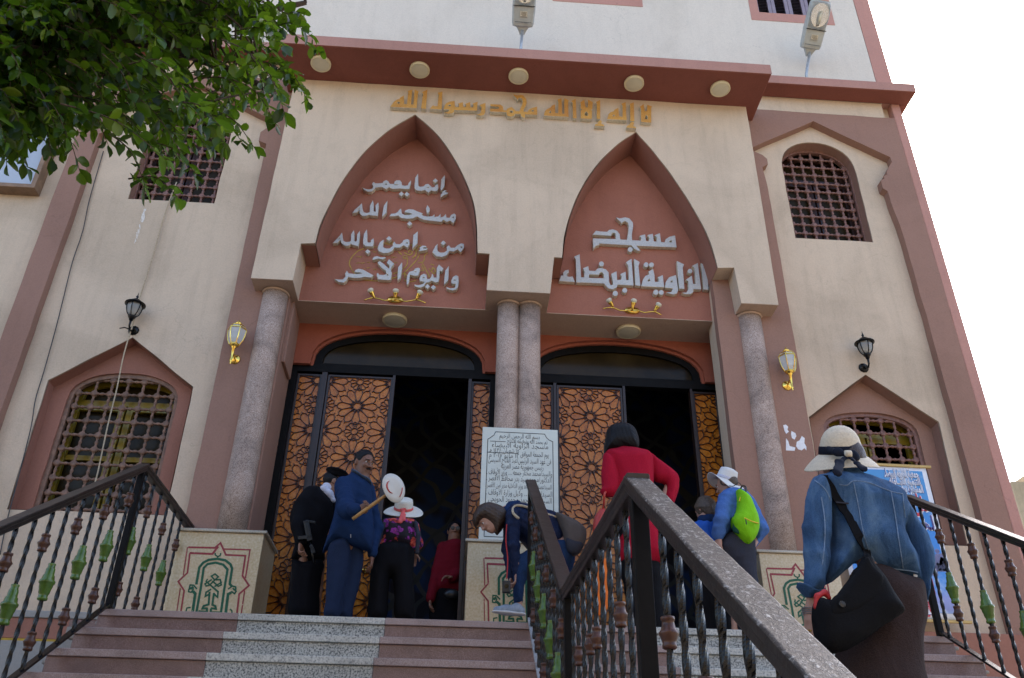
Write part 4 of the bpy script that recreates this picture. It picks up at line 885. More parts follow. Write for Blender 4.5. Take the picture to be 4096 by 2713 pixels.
# ------------------------------------------------------------------ three-headed spotlight bars
def spotbar(fn, base, arm, heads, label):
    Y = YR-.035; b = fn(*base, YR); t = thing('spotlight_bar', (b.x, YR, b.z), label, 'spotlight', 'brass spotlight bars')
    mb = MB(); mb.lathe((0, 0, 0), [(0, 0), (.10, 0), (.10, .012), (.085, .03), (0, .034)], 20, (0, -1, 0))
    mb.v = [(b.x+v[0], YR+v[1], b.z+v[2]*.48) for v in mb.v]; mb.build('wall_plate', M['brass'], t, smooth=True)
    mb = MB(); mb.tube([fn(x, y, YR-.06) for x, y in arm], .0085, 8); mb.build('arm', M['brass'], t, smooth=True)
    for (xa, ya), (xb, yb) in heads:
        a, q = fn(xa, ya, YR-.065), fn(xb, yb, YR-.085); d = (q-a); L = d.length; mb = MB()
        mb.lathe(a, [(0, -.01), (.014, 0), (.018, L*.3), (.030, L*.9), (.034, L), (.028, L-.004), (0, L-.02)], 14, d); h = mb.build('spot_head', M['brass'], t, smooth=True)
        mb = MB(); mb.lathe(q, [(.024, -.006), (.036, .018), (.040, .036), (.028, .05), (.0, .052)], 14, d); mb.build('bulb', M['diffuser'], h, smooth=True)
spotbar(LD, (1108, 1188), [(620,1190),(700,1162),(770,1150),(850,1165),(940,1195),(1010,1190),(1080,1168),(1170,1178),(1260,1212),(1350,1200),(1430,1182),(1500,1195),(1590,1235)], [((780,1150),(735,1065)), ((1105,1160),(1115,1075)), ((1440,1182),(1485,1095))], 'brass three-lamp spotlight bar under the left arch lettering')
def s6(L): return L
spotbar(c6, (892, 752), [(697,736),(740,728),(775,732),(810,748),(850,750),(890,738),(930,748),(975,763),(1020,757),(1050,757),(1092,778)], [((765,722),(745,692)), ((895,738),(903,697)), ((1045,752),(1065,722))], 'brass three-lamp spotlight bar under the right arch lettering')

# ------------------------------------------------------------------ wall lanterns
def black_lantern(p, top, sx, label):
    c = c4(*p, YC) if sx < 0 else c7(*p, YC); t = thing('wall_lantern', c, label, 'wall lantern', 'black wall lanterns')
    x, z = c.x, c.z; y = YC; s = 1.0
    mb = MB(); mb.lathe((x, y, z), [(.0, .03), (.05, .028), (.062, .012), (.064, 0)], 10, (0, -1, 0)); mb.build('wall_plate', M['black_iron'], t, smooth=True)
    mb = MB(); mb.tube([(x, y-.02, z), (x, y-.07, z-.045), (x, y-.12, z-.055), (x, y-.15, z-.02), (x, y-.15, z+.06)], [.014, .012, .011, .011, .016]); mb.tube([(x, y-.12, z-.055), (x-.05*1, y-.14, z-.045), (x-.105, y-.14, z-.06)], .007); mb.build('arm', M['black_iron'], t, smooth=True)
    cy = y-.15
    mb = MB(); mb.lathe((x, cy, 0), [(0, z+.05), (.022, z+.05), (.028, z+.075), (.042, z+.09), (.046, z+.105), (0, z+.106)], 14); mb.build('cup', M['black_iron'], t, smooth=True)
    mb = MB(); mb.lathe((x, cy, 0), [(.036, z+.105), (.062, z+.14), (.078, z+.19), (.084, z+.235), (.082, z+.262)], 36, lobes=6, lob=-.10); gl = mb.build('glass_shade', M['smoke_glass'], t, smooth=True)
    mb = MB()
    for k in range(6):
        a = pi/6+k*pi/3; mb.tube([(x+r*cos(a), cy+r*sin(a), z+h) for r, h in ((.04, .105), (.066, .14), (.083, .19), (.088, .235), (.086, .265))], .006, 6)
    mb.build('rib', M['black_iron'], t)
    mb = MB(); mb.lathe((x, cy, 0), [(.0, z+.262), (.10, z+.255), (.118, z+.262), (.118, z+.27), (.09, z+.278), (.066, z+.29), (.058, z+.315), (.035, z+.335), (.014, z+.342), (.010, z+.365), (.018, z+.375), (.008, z+.385), (.006, z+.40), (.002, z+.43), (0, z+.431)], 24); mb.build('cap', M['black_iron'], t, smooth=True)
    mb = MB(); mb.lathe((x, cy, 0), [(.01, z+.106), (.018, z+.13), (.022, z+.18), (.012, z+.21), (0, z+.215)], 10); mb.build('bulb', M['diffuser'], t, smooth=True)
black_lantern((905, 885), None, -1, 'black lantern with smoked glass above the left grilled window')
black_lantern((1282, 1138), None, 1, 'black lantern with smoked glass above the right grilled window')
def brass_lantern(c, label):
    t = thing('wall_lantern', c, label, 'wall lantern', 'brass wall lanterns'); x, z = c.x, c.z; y = YM
    mb = MB(); mb.lathe((x, y, z), [(0, .03), (.02, .03), (.03, .022), (.052, .016), (.06, .008), (.062, 0)], 20, (0, -1, 0)); mb.build('wall_plate', M['brass'], t, smooth=True)
    cy = y-.14
    mb = MB(); mb.tube([(x, y-.02, z), (x, y-.08, z+.015), (x, cy, z+.03)], .010); mb.lathe((x, cy, 0), [(0, z-.135), (.010, z-.125), (.004, z-.112), (.014, z-.10), (.009, z-.085), (.016, z+.06), (.028, z+.075), (.026, z+.09), (.05, z+.10), (.052, z+.112), (0, z+.113)], 16); mb.build('stem', M['brass'], t, smooth=True)
    R = [(.054, .115), (.082, .17), (.098, .24), (.103, .31), (.074, .352)]
    mb = MB(); mb.lathe((x, cy, 0), [(r*.97, z+h) for r, h in R], 6); mb.build('glass_shade', M['clear_glass'], t)
    mb = MB()
    for k in range(6):
        a = k*pi/3; mb.tube([(x+r*cos(a), cy+r*sin(a), z+h) for r, h in R], .0055, 6)
    for r, h in (R[0], R[3], R[4]):
        P = [(x+r*cos(k*pi/3), cy+r*sin(k*pi/3), z+h) for k in range(6)]
        for k in range(6): mb.bar(P[k], P[(k+1) % 6], .011, .011)
    mb.build('frame', M['brass'], t)
    mb = MB(); mb.lathe((x, cy, 0), [(0, z+.350), (.076, z+.352), (.055, z+.365), (.036, z+.362), (.034, z+.385), (.04, z+.39), (.026, z+.41), (.012, z+.415), (.010, z+.43), (.004, z+.445), (0, z+.446)], 18); mb.build('cap', M['brass'], t, smooth=True)
    mb = MB(); mb.lathe((x, cy, 0), [(.012, z+.113), (.012, z+.18), (.018, z+.20), (.014, z+.25), (0, z+.27)], 10); mb.build('bulb', M['slab'], t, smooth=True)
brass_lantern(c4(1590, 1080, YM), 'brass lantern with clear panes left of the left column'); brass_lantern(c7(765, 1258, YM), 'brass lantern with clear panes right of the right column')

# ------------------------------------------------------------------ floodlights on the cornice
def floodlight(fn, foot, neck, tip, Yf, label, wd, zf=9.36):
    a, b = fn(*foot, Yf), fn(*neck, Yf-.05); c = fn(*tip, Yf-.62)
    t = thing('floodlight', (a.x, a.y, a.z), label, 'floodlight', 'floodlights on the cornice')
    mb = MB(); mb.tube([(a.x, a.y, zf), a, b+(c-b).normalized()*.06], .022, 10); mb.build('pole', M['steel'], t, smooth=True)
    ax = (c-b); L = ax.length; ax.normalize(); sx = Vector((1, 0, 0)); sx = (sx-ax*sx.dot(ax)).normalized(); nn = sx.cross(ax)      # nn faces down and out
    if nn.y > 0: nn = -nn
    def ring(d, hw_, hd, off, n=16, sq=.6):
        out = []
        for k in range(n):
            an = 2*pi*k/n; cx_, sz = cos(an), sin(an); f = (abs(cx_)**5+abs(sz)**5)**(-.2)
            out.append(b+ax*d+sx*hw_*cx_*f+nn*(off+hd*sz*f))
        return out
    mb = MB(); st = [(.0, .035, .03), (.03, .045, .035), (.10, .085, .05), (.115, wd*.92, .07), (.16, wd, .075), (L*.5, wd*1.06, .085), (L*.96, wd*1.0, .075), (L, wd*.9, .055)]
    V = []; 
    for d, h, e in st: V += ring(d, h, e, -.03)
    n = 16; Fc = [(i*n+k, i*n+(k+1) % n, (i+1)*n+(k+1) % n, (i+1)*n+k) for i in range(len(st)-1) for k in range(n)]+[tuple(range(n)), tuple(range((len(st)-1)*n+n-1, (len(st)-1)*n-1, -1))]
    mb.add(V, Fc); hs = mb.build('housing', M['white_metal'], t, bevel=.004)
    # gear plate with its rating label, and the glass bowl
    off = lambda d, x, h: b+ax*d+sx*x+nn*h
    mb = MB(); mb.bar(off(L*.205, -wd*.78, .056), off(L*.205, wd*.78, .056), .004, .006, nn); mb.bar(off(L*.475, -wd*1.0, .058), off(L*.475, wd*1.0, .058), .010, .010, nn); mb.build('seam', M['black_iron'], hs)
    mb = MB(); q = [off(L*.30, -.05, .0585), off(L*.30, .05, .0585), off(L*.385, .05, .0585), off(L*.385, -.05, .0585)]; q2 = [p+nn*.003 for p in q]; mb.add(q+q2, [(0, 1, 2, 3), (7, 6, 5, 4), (0, 1, 5, 4), (1, 2, 6, 5), (2, 3, 7, 6), (3, 0, 4, 7)]); mb.build('rating_label', M['letter_side'], hs)
    mb = MB()
    for k in range(4): mb.bar(off(L*(.315+.018*k), -.038 if k else -.02, .063), off(L*(.315+.018*k), .038, .063), .004, .003, nn)
    mb.build('label_print', M['ink'], hs)
    mb = MB(); V = []
    for d, h, e in ((0, .95, .052), (0, .93, .070), (0, .84, .092), (0, .55, .102)):
        for k in range(n):
            an = 2*pi*k/n; f = (abs(cos(an))**5+abs(sin(an))**5)**(-.2); V.append(off(L*.735+L*.235*h/.9*sin(an)*f, wd*h*cos(an)*f, e))
    mb.add(V, [(i*n+k, i*n+(k+1) % n, (i+1)*n+(k+1) % n, (i+1)*n+k) for i in range(3) for k in range(n)]+[tuple(3*n+k for k in range(n))])
    mb.build('glass_bowl', M['bowl_glass'], hs, smooth=True)
    mb = MB(); V = []
    for h, e in ((.85, .060), (.6, .058), (.0, .0565)):
        for k in range(n):
            an = 2*pi*k/n; V.append(off(L*.735+L*.25*h*sin(an), wd*h*cos(an), e))
    mb.add(V, [(i*n+k, i*n+(k+1) % n, (i+1)*n+(k+1) % n, (i+1)*n+k) for i in range(2) for k in range(n)]); mb.build('reflector', simple('chrome_reflector', (.75, .75, .74), .25, .9, .1), hs, smooth=True)
    mb = MB(); mb.tube([off(L*.55, 0, .075), off(L*.66, 0, .08), off(L*.8, 0, .08)], [.016, .03, .022], 10); mb.build('lamp_bulb', M['diffuser'], hs, smooth=True)
floodlight(c2, (1664, 322), (1672, 235), (1700, -170), 8.45, 'grey street-type floodlight above the gold inscription, cut by the frame', .155)
floodlight(c3, (1395, 505), (1412, 382), (1500, 5), 8.68, 'grey floodlight with its glass bowl showing, before the purple shutters', .150, 9.84)

# ------------------------------------------------------------------ pedestals with stencilled emblems
PE = crop(700, 2140, 4.6125)
def pedestal(x0, x1, label, emb_dx, yb=9.25):
    t = thing('pedestal', ((x0+x1)/2, YP, LZ), label, 'pedestal', 'terrazzo pedestals under the columns')
    mb = MB(); mb.box((x0, YP, LZ), (x1, yb, 2.785)); mb.build('body', M['marble'], t, bevel=.006)
    mb = MB(); mb.box((x0-.025, YP-.025, 2.786), (x1+.03, yb, 2.815)); mb.build('cap', M['marble_cap'], t, bevel=.006)
    red, grn = MB(), MB(); k = [0]
    def st(b, L, wd, sm=False):
        k[0] += 1; P = [(q[0]+emb_dx, q[1]) for q in proj(PE, L, YP)]
        if sm: P = [(p.x, p.y) for p in spline([(a, c, 0) for a, c in P], 4)]
        b.strip(P, wd*.0001345*4.0/1.0*.92, YP-.0018-(k[0] % 9)*.0004, YP-.0002)
    st(red, [(245,228),(735,240),(840,150),(940,370),(1300,385),(1245,755),(1365,935),(1185,1090),(1140,1480)], 36); st(red, [(270,335),(690,352),(800,215)], 40); st(red, [(895,262),(1385,275),(1300,800)], 28)
    st(red, [(275,340),(230,700),(60,860),(170,1030),(105,1440)], 30); st(red, [(230,230),(155,740)], 20); st(red, [(100,985),(30,1440)], 17); st(red, [(1285,1030),(1220,1470)], 22)
    for b in (grn,):
        st(b, [(395,915),(450,600),(520,515),(620,462),(780,442),(930,470),(1025,545),(1055,620),(1010,905),(1045,945)], 46); st(b, [(395,1430),(480,960),(530,610),(600,540),(750,512),(890,550),(970,640),(910,1000),(845,1450)], 46)
        st(b, [(405,1000),(345,930),(280,925),(265,985),(300,1000),(345,965)], 28); st(b, [(345,990),(300,1060),(250,1050),(255,1010),(330,950)], 26); st(b, [(330,1040),(375,1085),(325,1430)], 52)
        st(b, [(980,1000),(1060,945),(1120,960),(1125,1000),(1075,1010)], 28); st(b, [(1065,985),(1130,1040),(1100,1085),(1050,1050),(1000,1070)], 28); st(b, [(1040,1065),(980,1095),(935,1450)], 52)
        st(b, [(730,830),(672,762),(740,722),(800,775),(640,925),(575,945),(555,905),(680,825)], 28); st(b, [(760,832),(835,825),(852,880),(730,955)], 28); st(b, [(600,812),(575,860),(690,960)], 28); st(b, [(690,850),(800,950),(855,925),(845,895)], 28)
        st(b, [(685,955),(795,1050),(785,1150),(725,1095)], 34); st(b, [(670,1000),(575,1060),(560,1135),(640,1090)], 32); st(b, [(640,1050),(620,1285),(530,1310),(505,1360),(600,1355)], 38); st(b, [(720,1070),(690,1290),(745,1315),(755,1365),(660,1355)], 38)
        st(b, [(590,1350),(590,1420),(430,1410)], 40); st(b, [(665,1360),(660,1430),(850,1435)], 40); st(b, [(742,335),(748,372),(790,398),(835,378),(845,335)], 24, True); st(b, [(792,395),(786,445)], 26); st(b, [(205,1410),(220,1350),(290,1340)], 26); st(b, [(1015,1370),(1050,1400),(1050,1450)], 26)
    red.build('star_border', M['stencil_red'], t); grn.build('arch_emblem', M['stencil_green'], t)
    return t
pedestal(-2.785, -1.95, 'speckled beige pedestal with red star border under the left column', 0)
pedestal(.075, 1.06, 'speckled beige pedestal below the white plaque', 2.91); pedestal(3.045, 3.86, 'speckled beige pedestal with emblem under the right column', 5.77)

# ------------------------------------------------------------------ Arabic shaping for the small written signs
AR = {'ا': 'FE8D FE8E', 'أ': 'FE83 FE84', 'إ': 'FE87 FE88', 'آ': 'FE81 FE82', 'ب': 'FE8F FE90 FE91 FE92', 'ة': 'FE93 FE94', 'ت': 'FE95 FE96 FE97 FE98', 'ث': 'FE99 FE9A FE9B FE9C', 'ج': 'FE9D FE9E FE9F FEA0',
 'ح': 'FEA1 FEA2 FEA3 FEA4', 'خ': 'FEA5 FEA6 FEA7 FEA8', 'د': 'FEA9 FEAA', 'ذ': 'FEAB FEAC', 'ر': 'FEAD FEAE', 'ز': 'FEAF FEB0', 'س': 'FEB1 FEB2 FEB3 FEB4', 'ش': 'FEB5 FEB6 FEB7 FEB8', 'ص': 'FEB9 FEBA FEBB FEBC',
 'ض': 'FEBD FEBE FEBF FEC0', 'ط': 'FEC1 FEC2 FEC3 FEC4', 'ظ': 'FEC5 FEC6 FEC7 FEC8', 'ع': 'FEC9 FECA FECB FECC', 'غ': 'FECD FECE FECF FED0', 'ف': 'FED1 FED2 FED3 FED4', 'ق': 'FED5 FED6 FED7 FED8', 'ك': 'FED9 FEDA FEDB FEDC',
 'ل': 'FEDD FEDE FEDF FEE0', 'م': 'FEE1 FEE2 FEE3 FEE4', 'ن': 'FEE5 FEE6 FEE7 FEE8', 'ه': 'FEE9 FEEA FEEB FEEC', 'و': 'FEED FEEE', 'ى': 'FEEF FEF0', 'ي': 'FEF1 FEF2 FEF3 FEF4', 'ئ': 'FE89 FE8A FE8B FE8C', 'ء': 'FE80', 'ـ': '0640 0640 0640 0640'}
AR = {k: [chr(int(h, 16)) for h in v.split()] for k, v in AR.items()}
def shape(s):
    out = []; i = 0; dual = lambda ch: ch in AR and len(AR[ch]) == 4
    while i < len(s):
        ch = s[i]; prev = i > 0 and dual(s[i-1])
        if ch == 'ل' and i+1 < len(s) and s[i+1] in 'اأإآ':
            out.append(chr({'ا': 0xFEFB, 'أ': 0xFEF7, 'إ': 0xFEF9, 'آ': 0xFEF5}[s[i+1]] + (1 if prev else 0))); i += 2; continue
        if ch in AR:
            f = AR[ch]; nxt = i+1 < len(s) and s[i+1] in AR and len(AR[s[i+1]]) > 1
            if len(f) == 4: out.append(f[(1 if prev else 0) + (2 if nxt else 0)])
            elif len(f) == 2: out.append(f[1 if prev else 0])
            else: out.append(f[0])
        else: out.append(ch)
        i += 1
    res = ''.join(reversed(out)); fin = ''; num = ''
    for ch in res:
        if '٠' <= ch <= '٩': num = ch + num
        else: fin += num + ch; num = ''
    return fin + num
def text_mesh(s, name, mat, parent, xr, zb, width, height, Y, off=0.0, skew=0.0, ext=.0012):
    cu = bpy.data.curves.new(name, 'FONT'); cu.body = shape(s); cu.size = 1; cu.offset = off; cu.extrude = .002
    to = bpy.data.objects.new(name, cu); COL.objects.link(to)
    dg = bpy.context.evaluated_depsgraph_get(); me = bpy.data.meshes.new_from_object(to.evaluated_get(dg)); bpy.data.objects.remove(to)
    co = np.empty(len(me.vertices)*3, np.float32); me.vertices.foreach_get('co', co); co = co.reshape(-1, 3)
    x0, x1 = co[:, 0].min(), co[:, 0].max(); sx = width/(x1-x0); sz = height
    X = xr - (x1-co[:, 0])*sx; Z = zb + co[:, 1]*sz + skew*(X-xr); Yv = Y - (co[:, 2] > 0)*ext
    me.vertices.foreach_set('co', np.stack([X, Yv, Z], 1).astype(np.float32).ravel()); me.update()
    me.materials.clear(); return link(name, me, mat, parent)
# plaque
PQ = crop(1900, 1690, 4.9)
YQ = 8.64
pq = thing('plaque', (.60, YQ, 2.815), 'white marble plaque of black Arabic writing standing before the twin columns', 'plaque')
cr = [PQ(130, 85, YQ), PQ(1630, 150, YQ)]; xl, xr_, zt = cr[0].x+.012, cr[1].x-.005, (cr[0].z+cr[1].z)/2
mb = MB(); mb.box((xl, YQ, 2.816), (xr_, YQ+.03, zt)); mb.build('slab', M['slab'], pq, bevel=.004)
xs_ = lambda x: PQ(x, 800, YQ).x
bm_ = MB(); bl = [(-1, -1)]
def pz(x, y): q = PQ(x, y, YQ); return (q.x, q.z)
bord = [pz(235, 1568), pz(218, 328), pz(300, 300), pz(370, 250), pz(405, 185), pz(1365, 230), pz(1400, 300), pz(1450, 345), pz(1545, 380), pz(1552, 1568)]
bord[0] = (bord[0][0], 2.86); bord[-1] = (bord[-1][0], 2.86)
bord = [(xl+.055, 2.86), (xl+.06, bord[1][1])] + bord[2:8] + [(xr_-.055, bord[8][1]), (xr_-.05, 2.86), (xl+.055, 2.8605)]
bm_.strip(bord, .0075, YQ-.0012, YQ-.0001); bm_.strip([pz(295, 366), pz(600, 378)], .006, YQ-.0016, YQ-.0001); bm_.strip([pz(240, 585), pz(850, 610)], .006, YQ-.0014, YQ-.0001)
bm_.build('border', M['ink'], pq)
for s, a, b, yb, hh in (('بسم الله الرحمن الرحيم', 480, 1265, 300, .075), ('تم بحمد الله وتوفيقه إفتتاح', 630, 1420, 400, .07), ('مسجد الزاوية البيضاء', 330, 1435, 495, .085), ('١٥ شعبان ١٤٣٨ هـ', 265, 860, 575, .075), ('١٢ مايو ٢٠١٧ م', 275, 860, 670, .075), ('يوم الجمعة الموافق', 890, 1445, 655, .08),
    ('فى عهد السيد الرئيس/عبد الفتاح السيسى', 255, 1490, 790, .085), ('رئيس جمهورية مصر العربية', 510, 1340, 900, .08), ('والسيد/محمد مختار جمعه … وزير الأوقاف .', 230, 1510, 1030, .085), ('الدكتور/محمد سيد بدر محافظ الأقصر .', 225, 1495, 1150, .085), ('السيد/عصام … مساعد وزير الداخلية مدير أمن الأقصر .', 205, 1500, 1285, .075), ('السيد/محمد … وكيل وزارة الأوقاف .', 215, 1515, 1430, .085), ('السيد … / محمد محمود الحويحى', 260, 1500, 1560, .09)):
    q1_, q2_ = PQ(a, yb, YQ), PQ(b, yb+18, YQ); text_mesh(s, 'line_of_writing', M['ink'], pq, q2_.x, q2_.z-.008, q2_.x-q1_.x, hh*1.0, YQ-.0003, -.006, .0)
# banner hanging over the right lower window
YB = 8.80
BN = crop(3400, 1820, 1030/460)
bn = thing('banner', (5.1, YB, 2.2), 'tall blue and white printed banner with Arabic text under the right window', 'banner')
tl, tr_ = BN(-190, 60, YB), BN(660, 118, YB); brc = BN(1010, 1490, YB); xl, xr_ = tl.x, tr_.x+.02; zt, zb = tr_.z+.005, brc.z+.01
n = 24; V = []; Fc = []
for j in range(n+1):
    for i in range(13):
        u, v_ = i/12, j/n; V.append((xl+(xr_-xl)*u, YB+.006*sin(u*7+v_*5)*sin(v_*pi), zb+(zt-zb)*v_))
Fc = [(j*13+i, j*13+i+1, (j+1)*13+i+1, (j+1)*13+i) for j in range(n) for i in range(12)]
sh_ = obj('sheet', V, Fc, M['banner_white'], bn, smooth=True); so = sh_.modifiers.new('solid', 'SOLIDIFY'); so.thickness = .002; so.offset = 1
mb = MB(); mb.plate([[(xl+.05, zb+.06), (xr_-.055, zb+.06), (xr_-.055, zt-.05), (xl+.05, zt-.05)]], YB-.009, YB-.007); pf = mb.build('printed_field', M['banner'], bn)
mb = MB(); mb.bar((xl-.08, YB-.004, zt+.014), (xr_+.06, YB-.004, zt+.006), .03, .03); mb.build('batten', M['batten'], bn, bevel=.004); mb = MB(); mb.bar((xl-.06, YB-.004, zb-.014), (xr_+.09, YB-.004, zb-.02), .03, .03); mb.build('batten', M['batten'], bn, bevel=.004)
for s, a, b, yb, hh, mt, o in (('جمعية الزاوية البيضاء', 308, 612, 208, .135, 'banner_white', .03), ('للتنمية الشــامله', 358, 630, 275, .125, 'banner_white', .03), ('المشهرة برقم ٣١٩', 375, 655, 342, .125, 'banner_white', .03),
    ('حفل جماعى', 330, 720, 505, .26, 'banner_red', .03), ('لـخـتـان جـديـد', 250, 755, 670, .21, 'banner_violet', .03), ('ام علاء', 640, 745, 1172, .10, 'banner_red', .02), ('الشيخ', 660, 762, 1250, .12, 'banner_red', .02), ('الشيخ', 665, 775, 1330, .12, 'banner_red', .02), ('الحاج', 670, 790, 1412, .12, 'banner_red', .02), ('فوتوشوب', 660, 850, 1025, .11, 'banner_grey', .015)):
    qa, qb = BN(a, yb, YB), BN(b, yb, YB)
    if mt in ('banner_red', 'banner_violet') and yb < 800: text_mesh(s, 'lettering_outline', M['banner_white'], bn, qb.x+.012, qb.z-.004, qb.x-qa.x+.024, hh, YB-.0112, .06)
    if mt == 'banner_white': text_mesh(s, 'lettering_outline', M['banner_violet'], bn, qb.x+.006, qb.z-.003, qb.x-qa.x+.012, hh, YB-.0112, .035)
    text_mesh(s, 'lettering', M[mt], bn, qb.x, qb.z, qb.x-qa.x, hh, YB-.0135, o)
def bbox(x0, y0, x1, y1, mt, nm, e):
    a, b = BN(x0, y0, YB), BN(x1, y1, YB); z0, z1 = min(a.z, b.z), max(a.z, b.z); mb = MB(); mb.plate([[(a.x, z0), (b.x, z0), (b.x, z1), (a.x, z1)]], YB-.0092-e, YB-.0085); mb.build(nm, M[mt], bn)
bbox(400, 1115, 800, 1440, 'banner_violet', 'panel_edge', .0003); bbox(400, 1128, 790, 1432, 'banner_white', 'text_panel', .0012); bbox(620, 965, 862, 1042, 'banner_white', 'caption_panel', .0008)
mb = MB()
for x, y, hgt in ((800, 960, 130), (720, 980, 150), (690, 900, 170), (650, 950, 140), (770, 985, 90), (835, 975, 100)):
    p = BN(x, y, YB); s = hgt*.0016; mb.plate([[(p.x-s*.22, p.z-s*.5), (p.x+s*.22, p.z-s*.5), (p.x+s*.26, p.z+.1*s), (p.x+s*.12, p.z+s*.42), (p.x-s*.12, p.z+s*.42), (p.x-s*.26, p.z+.1*s)]], YB-.0098-(x % 7)*.0001, YB-.009)
    mb.plate([[(p.x+s*.13*cos(2*pi*k/8), p.z+s*.55+s*.13*sin(2*pi*k/8)) for k in range(8)]], YB-.0099, YB-.009)
mb.build('crowd_picture', M['board_photo'], bn)
# cords, smear and torn paper on the walls
def cord(name, label, fn, L, Y, r, mt):
    P = [fn(*p[:2], p[2] if len(p) > 2 else Y) for p in L]; t = MB(); t.tube(spline(P, 5), r, 6); tag(t.build(name, M[mt], None, smooth=True), label, 'cable')
cord('cable', 'thin dark cable hanging down the cream wall beside the left pilaster', c4, [(700, -330), (605, 0), (560, 210), (490, 420), (430, 660), (380, 860), (300, 1150), (240, 1350), (213, 1522), (165, 1720), (105, 1950), (45, 2180), (0, 2400)], YC-.02, .006, 'wire')
cord('jute_cord', 'beige jute cord hanging from the upper left window past the lantern', c4, [(1195, -120), (1145, 10), (1095, 160), (1040, 360), (990, 520), (935, 700), (900, 840, YC-.05), (868, 940, YC-.07), (830, 1080, YC-.08), (790, 1280, YC-.08), (730, 1522, YC-.08), (660, 1850, YC-.08), (625, 1960, YC-.08)], YC-.03, .008, 'rope')
mb = MB(); RS = random.Random(5)
for k in range(26):
    u = RS.random(); x, y = 982-72*u+RS.uniform(-9, 9)*(1-u*.5), 62+225*u; a = RS.uniform(4, 11)*(1.1-.7*u); b = RS.uniform(8, 30)
    mb.plate([proj(c4, [(x-a*.5, y), (x+a*.4, y-b*.2), (x+a*.5, y+b*.5), (x-a*.1, y+b), (x-a*.6, y+b*.6)], YC)], YC-.0012-k*.00005, YC-.0004)
tag(mb.build('paint_smear', M['smear']), 'white paint smear on the cream wall below the upper left window', 'stain', None, 'stuff')
pt_ = thing('torn_poster', c7(800, 1522, YM), 'torn scraps of a white poster on the mauve strip by the right column', 'poster')
for L in ([(1450, 90), (1468, 85), (1485, 100), (1480, 120), (1490, 135), (1472, 150), (1460, 130)], [(1508, 130), (1535, 145), (1542, 165), (1530, 190), (1512, 180), (1505, 155)], [(1470, 180), (1485, 200), (1495, 235), (1535, 245), (1530, 268), (1470, 265)], [(1580, 165), (1600, 180), (1598, 215), (1612, 240), (1612, 265), (1598, 250), (1580, 265), (1555, 258), (1540, 235), (1545, 205), (1565, 195)]):
    mb = MB(); mb.plate([proj(r4, L, YM)], YM-.0022, YM-.0004); mb.build('paper_scrap', M['paper'], pt_)
# ------------------------------------------------------------------ wrought-iron railings
def twist_bar(p0, p1, r=.0145):
    p0, p1 = Vector(p0), Vector(p1); L = (p1-p0).length; n = max(8, int(L/.009)); V = []; e = .0
    for i in range(n+1):
        t = i/n; z = t*L; k = min(1, max(0, (z-.05)/.04))*min(1, max(0, (L-.05-z)/.04)); a0 = z/.17*pi/1.0
        c = p0.lerp(p1, t)
        for q in range(8):
            a = a0+q*pi/4; V.append(c+Vector((cos(a), sin(a), 0))*r*(1.30 if q % 2 else 1.02))
    Fc = [(i*8+q, i*8+(q+1) % 8, (i+1)*8+(q+1) % 8, (i+1)*8+q) for i in range(n) for q in range(8)]+[tuple(range(7, -1, -1)), tuple(n*8+q for q in range(8))]
    return MB().add(V, Fc)
def bead(c, h, r, green):
    mb = MB(); x, y, z = c
    if green: pr = [(.34, .5), (.46, .495), (.48, .47), (.43, .44), (.46, .38), (.54, .365), (.56, .34), (.60, .20), (.72, .17), (.80, .06), (.97, .03), (1.0, .0), (.97, -.04), (.86, -.06), (.80, -.16), (.74, -.18), (.68, -.30), (.58, -.33), (.56, -.40), (.64, -.43), (.62, -.475), (.4, -.5)]
    else: pr = [(.55, .5), (.72, .48), (.72, .38), (.62, .36), (.66, .24), (.78, .10), (1.0, .0), (1.0, -.04), (.86, -.14), (.74, -.26), (.66, -.32), (.74, -.36), (.74, -.46), (.55, -.5)]
    return mb.lathe((x, y, 0), [(r*a, z+h*b) for a, b in reversed(pr)], 18)
def baluster(t, x, y, z0, z1, kind, rs=1.0):
    o = twist_bar((x, y, z0), (x, y, z1), .0118*rs).build('baluster', M['black_iron'], t)
    L = z1-z0
    if kind == 'green':
        bead((x, y, z0+L*.50), .25*rs, .052*rs, True).build('green_knob', M['green_bead'], o, smooth=True)
        bead((x, y, z0+L*.16), .12*rs, .040*rs, False).build('brown_knob', M['brown_bead'], o, smooth=True)
    elif kind == 'full':
        bead((x, y, z0+L*.42), .25*rs, .052*rs, True).build('green_knob', M['green_bead'], o, smooth=True)
        for f_ in (.80, .24): bead((x, y, z0+L*f_), .12*rs, .040*rs, False).build('brown_knob', M['brown_bead'], o, smooth=True)
    elif kind == 'brown': bead((x, y, z0+L*.79), .12*rs, .040*rs, False).build('brown_knob', M['brown_bead'], o, smooth=True)
    elif kind == 'fore': bead((x, y, z1-.34), .115*rs, .036*rs, False).build('brown_knob', M['brown_bead'], o, smooth=True)
